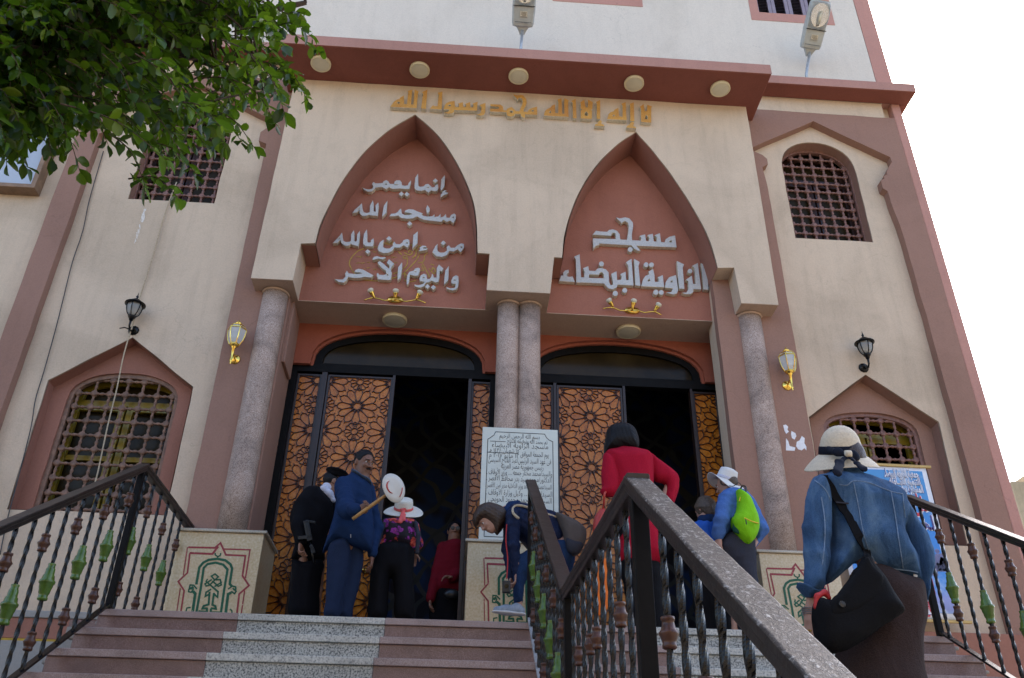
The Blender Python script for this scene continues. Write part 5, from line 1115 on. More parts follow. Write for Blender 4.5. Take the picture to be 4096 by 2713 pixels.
def handrail(t, a, b, wd, mt_top, cap0=True):        # moulded rail: board, cove, fillet, following a to b in the plane x = const
    a, b = Vector(a), Vector(b); d = (b-a).normalized(); up = Vector((1, 0, 0)).cross(d)
    if up.z < 0: up = -up
    prof = [(-.50, -.06), (-.50, -.30), (-.40, -.36), (-.40, -.62), (-.30, -.74), (.30, -.74), (.40, -.62), (.40, -.36), (.50, -.30), (.50, -.06), (.44, 0), (-.44, 0)]
    V = [p+Vector((1, 0, 0))*u*wd+up*v*wd for p in (a, b) for u, v in prof]; n = len(prof)
    Fc = [(k, (k+1) % n, n+(k+1) % n, n+k) for k in range(n)]+[tuple(range(n-1, -1, -1)), tuple(n+k for k in range(n))]
    # cut into short lengths so the edge can be dented
    V = []; Fc = []; m = max(2, int((b-a).length/.03))
    for i in range(m+1):
        p = a.lerp(b, i/m)
        for k, (u, v) in enumerate(prof):
            q = noise.noise_vector(Vector((p.y*9+k*3.7, p.z*9, k)))*.0022
            V.append(p+Vector((1, 0, 0))*(u*wd+q.x)+up*(v*wd+q.y))
    Fc = [(i*n+k, i*n+(k+1) % n, (i+1)*n+(k+1) % n, (i+1)*n+k) for i in range(m) for k in range(n)]+[tuple(range(n-1, -1, -1)), tuple(m*n+k for k in range(n))]
    o = obj('handrail', V, Fc, [M[mt_top], M['rail_brown']] if mt_top == 'worn_rail' else M[mt_top], t, bevel=.003)
    if mt_top == 'worn_rail':
        for q in o.data.polygons: q.material_index = 0 if q.normal.dot(up) > .35 else 1
    return o
def post(t, x, y, z0, z1, s=.05):
    mb = MB(); mb.box((x-s/2, y-s/2, z0), (x+s/2, y+s/2, z1)); return mb.build('post', M['frame_black'], t, bevel=.003)
SL = .620
def side_rail(name, X, label, xs):
    t = thing(name, (X, Y0, LZ), label, 'railing', 'iron railings of the stairs'); W = .085
    zt = 2.945; ztop = lambda y: zt - SL*(Y0-y) if y < Y0 else zt-.01
    zb = lambda y: LZ+.045 - SL*(Y0-y)
    yl = 2.9
    handrail(t, (X, Y0+.02, zt), (X, yl, ztop(yl)), W, 'rail_brown')
    if xs < 0: handrail(t, (X, 9.03, zt-.012), (X, Y0-.0, zt-.012), W*.985, 'rail_brown')
    mb = MB(); mb.bar((X, Y0, zb(Y0)), (X, yl, zb(yl)), .045, .018); mb.build('bottom_rail', M['black_iron'], t)
    post(t, X, Y0+.0, LZ+.0, zt-.07)
    for k in range(21):
        y = Y0-.135-.205*k
        if y > yl: baluster(t, X, y, zb(y), ztop(y)-.07, ('green' if (k % 2 == 1) else 'brown') if xs < 0 else ('full' if k % 2 == 1 else 'plain'))
    if xs < 0:
        for k in range(7):
            y = Y0+.11+.235*k; baluster(t, X, y, LZ, zt-.075, 'green' if k % 2 == 0 else 'brown', .95)
    return t
side_rail('iron_railing', -2.765, 'black iron railing with green knobs on the left of the stairs, bending at the landing', -1)
side_rail('iron_railing', 4.02, 'black iron railing with green knobs on the right of the stairs, by the banner', 1)
# centre railing: upper flight, level stretch on the half-landing, lower flight towards the street
t = thing('iron_railing', (.60, 5.0, MZ), 'black iron centre railing in three stretches, its nearest handrail weathered and spotted', 'railing', 'iron railings of the stairs')
XC = .597
P1 = r6(215, 30, Y0); zP = 2.945
vy, vz = 4.76, 1.300; py, pz_ = 2.80, 1.165; ey, ez = 1.05, pz_-.652*(2.80-1.05)
handrail(t, (XC, Y0+.03, zP), (XC, vy, vz), .092, 'rail_brown')
handrail(t, (XC, vy+.02, vz), (XC, py-.02, pz_), .082, 'rail_brown'); handrail(t, (XC, py+.015, pz_+.004), (XC, ey, ez), .086, 'worn_rail')
post(t, XC, Y0, LZ, zP-.07); post(t, XC, vy-.03, MZ, vz-.06, .055); post(t, XC, py, MZ, pz_-.06, .055); post(t, XC, ey, GZ, ez-.05, .06)
zbu = lambda y: LZ+.045-(LZ-MZ+.0)/(Y0-4.744)*(Y0-y)*.97
mb = MB(); mb.bar((XC, Y0, zbu(Y0)), (XC, vy, zbu(vy)), .045, .018); mb.build('bottom_rail', M['steel'], t)
n1 = 11
for k in range(n1):
    y = Y0-.17-.205*k; zt_ = zP+(vz-zP)*(Y0-y)/(Y0-vy)-.08; baluster(t, XC, y, zbu(y), zt_, 'green' if k % 2 else 'brown', .95)
for k in range(9):
    y = vy-.20-.19*k
    zt_ = vz+(pz_-vz)*(vy-y)/(vy-py)-.06; baluster(t, XC, y, MZ, zt_, 'fore' if k in (1, 3, 4, 7) else 'plain', .80)
zbl = lambda y: MZ+.045-.64*(py-y)
for k in range(8):
    y = py-.30-.17*k; zt_ = pz_-.652*(py-y)-.06
    if y > ey+.05: baluster(t, XC, y, max(GZ, zbl(y)), zt_, 'fore' if k in (0, 2, 4, 6) else 'plain', .78)
# ------------------------------------------------------------------ ficus overhanging the street
def inside(p, poly):
    x, y = p; c = False; j = len(poly)-1
    for i in range(len(poly)):
        xi, yi = poly[i]; xj, yj = poly[j]
        if (yi > y) != (yj > y) and x < (xj-xi)*(y-yi)/(yj-yi)+xi: c = not c
        j = i
    return c
tr_ = thing('ficus_tree', (-3.7, 2.3, GZ), 'dark green ficus tree with glossy leaves hanging into the upper left', 'tree')
TRUNK = [Vector((-3.7, 2.3, GZ)), Vector((-3.62, 2.34, -.2)), Vector((-3.7, 2.4, 1.0)), Vector((-3.5, 2.5, 2.2)), Vector((-3.25, 2.6, 3.1))]
mb = MB(); mb.tube(spline(TRUNK, 6), [.24-.10*i/24 for i in range(25)], 14); mb.build('trunk', M['bark'], tr_, smooth=True)
limbs = []
for L in ([(-3.25, 2.6, 3.0), (-2.6, 2.7, 3.7), (-1.9, 2.8, 4.1), (-1.2, 2.9, 4.25), (-.55, 2.95, 4.1)], [(-3.3, 2.55, 2.9), (-2.7, 2.9, 3.2), (-2.1, 3.0, 3.45), (-1.5, 3.05, 3.4), (-1.0, 3.1, 3.2)],
          [(-3.4, 2.5, 2.6), (-2.9, 2.6, 2.9), (-2.3, 2.65, 3.05), (-1.8, 2.7, 2.95)], [(-3.25, 2.6, 3.1), (-2.7, 2.3, 4.1), (-2.0, 2.2, 4.9), (-1.0, 2.3, 5.3)], [(-3.3, 2.6, 3.1), (-3.3, 2.4, 4.2), (-3.0, 2.5, 5.2), (-2.6, 2.6, 6.0)],
          [(-3.25, 2.6, 3.0), (-2.5, 3.3, 3.7), (-1.8, 3.6, 4.2), (-1.1, 3.6, 4.5)], [(-3.3, 2.5, 3.0), (-3.9, 2.2, 4.0), (-4.6, 2.0, 4.7)]):
    P = spline([Vector(p) for p in L], 6); limbs.append(P)
lm = MB()
for P in limbs: lm.tube(P, [.075*(1-.82*i/(len(P)-1)) for i in range(len(P))], 8)
LP = [p for P in limbs for p in P]
POLY = [(-260, -420), (640, -420), (670, -40), (690, 40), (690, 120), (672, 175), (640, 225), (590, 300), (530, 320), (470, 390), (420, 400), (350, 350), (300, 300), (240, 300), (180, 350), (140, 365), (90, 320), (50, 350), (-40, 350), (-260, 360)]
tips = []
R = random.Random(11)
while len(tips) < 2300:
    x, y = R.uniform(-250, 690), R.uniform(-400, 395)
    if not inside((x, y), POLY): continue
    dens = min(1, .15 + max(0, (520-x)/700)*.9 + max(0, (150-y)/500)*.9)
    if R.random() > dens: continue
    tips.append((x, y, R.uniform(2.25, 3.7)))
tips += [(738, 120, 2.7), (700, 62, 2.6), (712, 235, 2.75), (700, 30, 2.7), (660, 270, 2.7), (590, 345, 2.7), (640, 290, 2.8), (415, 462, 2.5), (455, 405, 2.55), (340, 440, 2.55), (520, 345, 2.6), (185, 398, 2.6), (120, 370, 2.5), (62, 390, 2.5), (15, 380, 2.55), (250, 335, 2.6), (560, 330, 2.7), (725, 90, 2.8), (690, 200, 2.8)]
LV = []; LF = []; tw = MB()
T_ = np.array([(0, 0, 0), (-.30, .30, .05), (-.36, .58, .06), (-.16, .86, .02), (0, 1.0, -.06), (.16, .86, .02), (.36, .58, .06), (.30, .30, .05), (0, .30, -.02), (0, .58, -.03), (0, .86, -.04)])
TF = np.array([(0, 8, 1), (1, 8, 9), (1, 9, 2), (2, 9, 10), (2, 10, 3), (3, 10, 4), (0, 7, 8), (7, 9, 8), (7, 6, 9), (6, 10, 9), (6, 5, 10), (5, 4, 10)])
nleaf = [0]
def leaf_at(p, d, ln):
    d = Vector(d).normalized(); s = d.cross(Vector((R.gauss(0, .5), R.gauss(0, .5), 1))).normalized(); n_ = s.cross(d)
    bend = R.uniform(-.12, .18); w_ = R.uniform(.60, .80)
    A = np.array([s, d, n_]); q = T_.copy(); q[:, 0] *= w_; q[:, 2] += -bend*q[:, 1]**2
    LV.append(np.array(p)+(q*ln)@A); LF.append(TF+11*nleaf[0]); nleaf[0] += 1
def twig(tip, ln, dirx):
    near = min(LP, key=lambda q: (q-tip).length_squared); back = (near-tip)
    st = tip+Vector((-ln*dirx*R.uniform(.5, 1.0), R.uniform(-.15, .15), ln*R.uniform(.15, .75)))*.8 + back.normalized()*ln*.35
    mid = (tip+st)/2+Vector((0, 0, ln*.12)); P = spline([st, mid, tip], 5); tw.tube(P, [.0036*(1-.7*i/10) for i in range(11)], 5, cap=False)
    if back.length > .25 and back.length < 1.2 and R.random() < .22:
        e = near; tw.tube(spline([e, (e+st)/2+Vector((R.uniform(-.1, .1), R.uniform(-.1, .1), R.uniform(0, .12))), st], 4), [.0060*(1-.4*i/8) for i in range(9)], 5, cap=False)
    n = int(ln/.024)
    for i in range(n):
        u = .12+.88*i/n; k = u*10; a = P[int(k)].lerp(P[min(10, int(k)+1)], k-int(k)); t = (P[min(10, int(k)+1)]-P[max(0, int(k)-1)]).normalized()
        an = i*2.4+R.uniform(-.4, .4); o = t.orthogonal().normalized(); b = t.cross(o); out = (o*cos(an)+b*sin(an))
        leaf_at(a, t*R.uniform(.35, .9)+out*R.uniform(.5, 1.0)+Vector((0, 0, -.35)), R.uniform(.040, .088))
    leaf_at(P[-1], (P[-1]-P[-3])+Vector((0, 0, -.02)), R.uniform(.06, .08))
for x, y, Y in tips:
    twig(F(x, y, Y), R.uniform(.30, .55), R.uniform(.5, 1.2))
for k in range(170):                       # the crown above and to the left of the frame
    p = Vector((R.uniform(-5.2, -.2), R.uniform(1.2, 3.9), R.uniform(3.4, 6.6)))
    if (p-Vector((-2.6, 2.5, 4.6))).length > 2.7 or FW.dot(p) <= 0: continue
    z = p.dot(FW); px, py = 2048+FOC*p.dot(RT)/z, 1356.5-FOC*p.dot(UP)/z
    if px > 1150 or py > 560: continue
    if px > 0 and py > -60: continue
    twig(p, R.uniform(.35, .6), R.uniform(-1, 1))
lm.build('limb', M['bark'], tr_, smooth=True); tag(tw.build('twigs', M['bark'], tr_, smooth=True), kind='stuff')
tag(obj('crown', np.concatenate(LV), np.concatenate(LF), M['leaf'], tr_, smooth=True), kind='stuff')
# ------------------------------------------------------------------ people: one continuous surface per body, grown from a distance field
class SDF:
    def __init__(s): s.p = []
    def cap(s, a, b, ra, rb=None, k=.02, flat=None, sub=False):       # tapered limb; flat=(direction, factor) squashes it along a direction
        s.p.append(('c', np.array(a, float), np.array(b, float), ra, ra if rb is None else rb, k, flat, sub)); return s
    def ell(s, c, r, ax=None, k=.02, sub=False):                      # ellipsoid with axes ax (3 unit vectors)
        s.p.append(('e', np.array(c, float), np.array(r, float), np.eye(3) if ax is None else np.array([list(v) for v in ax], float), k, sub)); return s
    def plane(s, p, n, k=.0): s.p.append(('p', np.array(p, float), np.array(n, float)/np.linalg.norm(n), k)); return s   # keep the side n points away from
    def poly(s, fn, L, Y, T, R, k=.02, sl=0.0, zc=None):               # a traced outline given body: full rounded depth T either side of Y
        P = [Vector((q.x, q.z)) for q in (fn(x, y, Y) for x, y in L)]; n = len(P); C = []
        for i in range(n):
            a, b, c, d = P[i-1], P[i], P[(i+1) % n], P[(i+2) % n]
            for t in (0, .34, .67): C.append(.5*((2*b)+(c-a)*t+(2*a-5*b+4*c-d)*t*t+(3*b-a-3*c+d)*t**3))
        C = np.array([tuple(c) for c in C]); s.p.append(('g', C, float(Y), T, R, k, sl, float(C[:, 1].mean()) if zc is None else zc)); return s
    def chain(s, pts, rad, k=.02, flat=None):
        for i in range(len(pts)-1): s.cap(pts[i], pts[i+1], rad[i], rad[i+1], k, flat)
        return s
    def mesh(s, name, mat, parent, res=.009, wr=0.0, wf=9.0, seed=0, wdir=(1, 1, 1), shell=0.0):
        lo = np.full(3, 1e9); hi = -lo
        for q in s.p:
            if q[0] == 'c' and not q[7]:
                r = max(q[3], q[4]); lo = np.minimum(lo, np.minimum(q[1], q[2])-r); hi = np.maximum(hi, np.maximum(q[1], q[2])+r)
            if q[0] == 'e' and not q[5]: r = q[2].max(); lo = np.minimum(lo, q[1]-r); hi = np.maximum(hi, q[1]+r)
            if q[0] == 'g':
                e = q[3]+abs(q[6])*np.ptp(q[1][:, 1]); lo = np.minimum(lo, (q[1][:, 0].min(), q[2]-e, q[1][:, 1].min())); hi = np.maximum(hi, (q[1][:, 0].max(), q[2]+e, q[1][:, 1].max()))
        lo -= 4*res+wr; hi += 4*res+wr; n = np.ceil((hi-lo)/res).astype(int)+1
        X = [lo[i]+res*np.arange(n[i]) for i in range(3)]; D = np.full(n, .25, np.float32)
        for q in s.p:
            if q[0] == 'p':
                G = ((X[0]-q[1][0])*q[2][0])[:, None, None]+((X[1]-q[1][1])*q[2][1])[None, :, None]+((X[2]-q[1][2])*q[2][2])[None, None, :]
                D = np.maximum(D, G.astype(np.float32)); continue
            if q[0] == 'g':
                C = q[1]; gx, gz = np.meshgrid(X[0], X[2], indexing='ij'); d2 = np.full(gx.shape, 1e9); ins = np.zeros(gx.shape, bool)
                for i in range(len(C)):
                    (ax, az), (bx, bz) = C[i-1], C[i]; ex, ez = bx-ax, bz-az; wx, wz = gx-ax, gz-az; t = np.clip((wx*ex+wz*ez)/max(1e-12, ex*ex+ez*ez), 0, 1)
                    d2 = np.minimum(d2, (wx-ex*t)**2+(wz-ez*t)**2); cr_ = (az > gz) != (bz > gz)
                    if abs(ez) > 1e-12: ins ^= cr_ & (gx < ex*(gz-az)/ez+ax)
                d2 = np.sqrt(d2); u = np.clip(d2/q[4], 0, 1); half = q[3]*np.sqrt(u*(2-u)); yy = np.abs(X[1][None, :, None]-(q[2]+q[6]*(gz-q[7]))[:, None, :])
                dd = np.where(ins[:, None, :], np.maximum((yy-half[:, None, :])*.75, -d2[:, None, :]), np.sqrt(d2[:, None, :]**2+yy**2)); k = q[5]
                h = np.maximum(0, 1-np.abs(dd-D)/max(k, 1e-6)); D = (np.minimum(D, dd)-h*h*k/4).astype(np.float32); continue
            if q[0] == 'c': r = max(q[3], q[4]); a, b = np.minimum(q[1], q[2])-r, np.maximum(q[1], q[2])+r; k, sub = q[5], q[7]
            else: r = q[2].max(); a, b = q[1]-r, q[1]+r; k, sub = q[4], q[5]
            m = k+3*res+.02
            i0 = np.maximum(0, np.floor((a-m-lo)/res).astype(int)); i1 = np.minimum(n, np.ceil((b+m-lo)/res).astype(int)+1)
            if (i1 <= i0).any(): continue
            P = np.stack(np.meshgrid(*[X[i][i0[i]:i1[i]] for i in range(3)], indexing='ij'), -1)
            if q[0] == 'c':
                A, B = q[1], q[2]; V = P-A; ab = B-A; L2 = max(1e-9, ab@ab)
                t = np.clip((V@ab)/L2, 0, 1); W = V-t[..., None]*ab
                if q[6] is not None:
                    d = np.array(q[6][0], float); d = d/np.linalg.norm(d); c = W@d; W = W+c[..., None]*d*(1/q[6][1]-1)
                    dd = (np.linalg.norm(W, axis=-1)-(q[3]+(q[4]-q[3])*t))*min(1, (1+q[6][1])/2)
                else: dd = np.linalg.norm(W, axis=-1)-(q[3]+(q[4]-q[3])*t)
            else:
                V = (P-q[1])@q[3].T; u = V/q[2]; l = np.linalg.norm(u, axis=-1); g = np.linalg.norm(u/q[2], axis=-1)
                dd = l*(l-1)/np.maximum(g, 1e-6)
            sl = tuple(slice(i0[i], i1[i]) for i in range(3)); O = D[sl]
            if sub:
                h = np.maximum(0, 1-np.abs(-dd-O)/max(k, 1e-6)); D[sl] = np.maximum(O, -dd)+h*h*k/4
            else:
                h = np.maximum(0, 1-np.abs(dd-O)/max(k, 1e-6)); D[sl] = np.minimum(O, dd)-h*h*k/4
        if wr:
            r_ = np.random.default_rng(seed); band = np.abs(D) < wr*2.5+2*res; I = np.nonzero(band); P = np.stack([X[i][I[i]] for i in range(3)], -1); acc = np.zeros(len(P)); am = 1.0
            for o in range(5):
                d = r_.normal(size=3)*np.array(wdir); d /= np.linalg.norm(d); f = wf*(1.0+.75*o); warp = .5*np.sin(P@(r_.normal(size=3)*6)+r_.uniform(0, 6)); 
                v = 1-np.abs(np.sin(P@d*f+warp*1.7+r_.uniform(0, 6))); acc += am*(v-.36); am *= .66
            D[I] += -(wr*acc*.6).astype(np.float32)
        if shell: D = np.maximum(D, -(D+shell))
        # naive surface nets
        N = np.array(D.shape); S_ = D < 0; c = np.zeros(N-1, int)
        for dx in (0, 1):
            for dy in (0, 1):
                for dz in (0, 1): c += S_[dx:N[0]-1+dx, dy:N[1]-1+dy, dz:N[2]-1+dz]
        act = (c > 0) & (c < 8); idx = -np.ones(N-1, int); I = np.nonzero(act); cnt = len(I[0]); idx[I] = np.arange(cnt)
        acc = np.zeros((cnt, 3)); w_ = np.zeros(cnt); base = np.stack(I, -1)
        cor = [(a, b, e) for a in (0, 1) for b in (0, 1) for e in (0, 1)]
        for p in range(8):
            for q in range(p+1, 8):
                if sum(abs(cor[p][i]-cor[q][i]) for i in range(3)) != 1: continue
                d0 = D[I[0]+cor[p][0], I[1]+cor[p][1], I[2]+cor[p][2]]; d1 = D[I[0]+cor[q][0], I[1]+cor[q][1], I[2]+cor[q][2]]
                mk = (d0 < 0) != (d1 < 0); t = np.where(mk, d0/np.where(mk, d0-d1, 1), 0)
                pos_ = np.array(cor[p])+t[:, None]*(np.array(cor[q])-np.array(cor[p])); acc += pos_*mk[:, None]; w_ += mk
        V = lo+(base+acc/w_[:, None])*res; Q = []
        for ax in range(3):
            b, e = (ax+1) % 3, (ax+2) % 3; sl0 = [slice(None)]*3; sl1 = [slice(None)]*3; sl0[ax] = slice(0, -1); sl1[ax] = slice(1, None)
            s0, s1 = S_[tuple(sl0)], S_[tuple(sl1)]; cr_ = np.nonzero(s0 != s1); ok = (cr_[b] > 0) & (cr_[e] > 0) & (cr_[b] < N[b]-1) & (cr_[e] < N[e]-1)
            C = np.stack([x[ok] for x in cr_], -1); fl = s0[tuple(C.T)]
            def g(db, de): q = C.copy(); q[:, b] -= db; q[:, e] -= de; return idx[tuple(q.T)]
            f = np.stack([g(1, 1), g(0, 1), g(0, 0), g(1, 0)], -1); f[~fl] = f[~fl][:, ::-1]; Q.append(f)
        Q = np.concatenate(Q); Q = Q[(Q >= 0).all(1)]
        # one relaxation pass keeps the surface soft
        nb = np.zeros((cnt, 3)); nc = np.zeros(cnt)
        for i in range(4):
            for j in (1, 3): np.add.at(nb, Q[:, i], V[Q[:, (i+j) % 4]]); np.add.at(nc, Q[:, i], 1)
        V = V*.5+.5*nb/np.maximum(nc, 1)[:, None]
        return obj(name, V, Q, mat, parent, smooth=True)
def frame(face, up=(0, 0, 1)):
    f = Vector(face).normalized(); r = f.cross(Vector(up)).normalized(); u = r.cross(f); return r, f, u        # right, front, up of the figure
def head(S, c, face, up=(0, 0, 1), s=1.0, neck=None, ears=True):       # c = middle of the skull; s = 1 for a 23 cm head
    r, f, u = frame(face, up); c = Vector(c); q = lambda x, y, z: c+(r*x+f*y+u*z)*s
    ax = (r, f, u); E = lambda p, rr, k=.012, sub=False: S.ell(q(*p), [v*s for v in rr], ax, k*s, sub)
    E((0, -.012, .025), (.076, .096, .092)); E((0, .018, -.035), (.060, .074, .078), .03); E((0, .052, -.088), (.034, .032, .026), .03); E((.0, .02, -.07), (.052, .05, .045), .03)
    E((-.026, .074, -.018), (.026, .022, .022), .012); E((.026, .074, -.018), (.026, .022, .022), .012)       # cheeks
    E((0, .085, .030), (.055, .014, .012), .014)                                                                # brow
    for sg in (-1, 1): E((sg*.030, .098, .012), (.017, .013, .011), .008, True)                                  # eye sockets
    S.cap(q(0, .092, .018), q(0, .113, -.022), .008*s, .0125*s, .008*s); E((-.012, .102, -.026), (.010, .011, .008), .006); E((.012, .102, -.026), (.010, .011, .008), .006)
    S.cap(q(-.020, .088, -.055), q(.020, .088, -.055), .007*s, .007*s, .006*s); S.cap(q(-.017, .087, -.066), q(.017, .087, -.066), .008*s, .008*s, .006*s)
    S.cap(q(-.022, .098, -.0605), q(.022, .098, -.0605), .0022*s, .0022*s, .003*s, sub=True)
    if ears:
        for sg in (-1, 1): E((sg*.078, -.010, -.005), (.010, .020, .032), .008)
    if neck is not None: S.cap(q(0, -.022, -.06), neck, .052*s, .060*s, .03)
    return q, (r, f, u)
def eyes(P, q, fr, s, mat_i='eye_dark'):
    for sg in (-1, 1):
        mb = MB(); c = q(sg*.030, .0795, .011); mb.lathe(c, [(.0098*s*sin(pi*k/8), -.0098*s*cos(pi*k/8)) for k in range(9)], 12, fr[1]); e = mb.build('eye', M['eye_white'], P, smooth=True)
        mb = MB(); mb.lathe(c, [(.0066*s*cos(k*.3), .0080*s+.0024*s*sin(k*.3)) for k in range(6)], 12, fr[1]); mb.build('iris', M[mat_i], e, smooth=True)
def hand(S, w_, d, palm, s=1.0, curl=.5, side=1):                      # wrist, finger direction, palm normal; thumb on `side`
    w_ = Vector(w_); d = Vector(d).normalized(); pn = Vector(palm); pn = (pn-d*pn.dot(d)).normalized(); x = d.cross(pn)*side
    S.cap(w_, w_+d*.035*s, .026*s, .030*s, .02, (tuple(pn), .62)); S.cap(w_+d*.03*s, w_+d*.078*s, .034*s, .036*s, .015, (tuple(pn), .42))
    for i, (off, ln) in enumerate(((-.030, .058), (-.010, .072), (.010, .078), (.029, .070))):
        b = w_+d*.084*s+x*off*s; c = curl*(1.0+.12*(3-i)); L = ln*s
        d1 = d*cos(c*.7)+pn*sin(c*.7); d2 = d*cos(c*1.7)+pn*sin(c*1.7); p1 = b+d1*L*.55; p2 = p1+d2*L*.5
        S.cap(b, p1, .0098*s, .0088*s, .004); S.cap(p1, p2, .0088*s, .0072*s, .003)
    b = w_+d*.022*s+x*.030*s; p1 = b+(d*.72+x*.62+pn*.25).normalized()*.042*s; p2 = p1+(d*.85+x*.12+pn*.5).normalized()*.034*s
    S.cap(b, p1, .014*s, .0115*s, .01); S.cap(p1, p2, .011*s, .0085*s, .004)
def person(base, label): return thing('person', base, label, 'person')
def V3(*a): return Vector(a)
def offs(p, dx=0, dy=0, dz=0): return Vector(p)+Vector((dx, dy, dz))
def shoe(P, a, d, mt='leather_black', sole=None, s=1.0):               # ankle point above the ground, toe direction
    a = Vector(a); d = Vector((d[0], d[1], 0)).normalized(); S = SDF(); g_ = a.z-.075*s
    S.cap(offs(a, 0, 0, -.02), a-d*.02+V3(0, 0, -.045*s), .042*s, .040*s, .03); S.cap(a-d*.035*s+V3(0, 0, -.045*s), a+d*.10*s+V3(0, 0, -.045*s), .036*s, .042*s, .03); S.cap(a+d*.08*s+V3(0, 0, -.045*s), a+d*.175*s+V3(0, 0, -.050*s), .042*s, .030*s, .02); S.plane((0, 0, g_), (0, 0, -1))
    o = S.mesh('shoe', M[mt], P, .006)
    if sole:
        S = SDF(); S.cap(a-d*.04*s+V3(0, 0, -.072*s), a+d*.09*s+V3(0, 0, -.072*s), .044*s, .050*s, .02, ((0, 0, 1), .3)); S.cap(a+d*.09*s+V3(0, 0, -.070*s), a+d*.185*s+V3(0, 0, -.066*s), .050*s, .034*s, .02, ((0, 0, 1), .3)); S.mesh('sole', M[sole], o, .006)
    return o
def brim_hat(P, c, up, prof, mat, brim_w=None, n=40, name='hat'):        # lathe with a wavy brim
    up = Vector(up).normalized(); u = up.orthogonal().normalized(); v = up.cross(u); V = []; c = Vector(c); m = len(prof)
    for r, z in prof:
        for k in range(n):
            a = 2*pi*k/n; dz = brim_w(a, r) if brim_w else 0; d = (u*cos(a)+v*sin(a)); V.append(c+up*(z+dz)+d*r)
    Fc = [(i*n+k, i*n+(k+1) % n, (i+1)*n+(k+1) % n, (i+1)*n+k) for i in range(m-1) for k in range(n)]
    o = obj(name, V, Fc, mat, P, smooth=True); s_ = o.modifiers.new('solid', 'SOLIDIFY'); s_.thickness = .004; return o, u, v

M['collar_blue'] = fabric('slate_collar', (0.06, 0.085, 0.13))
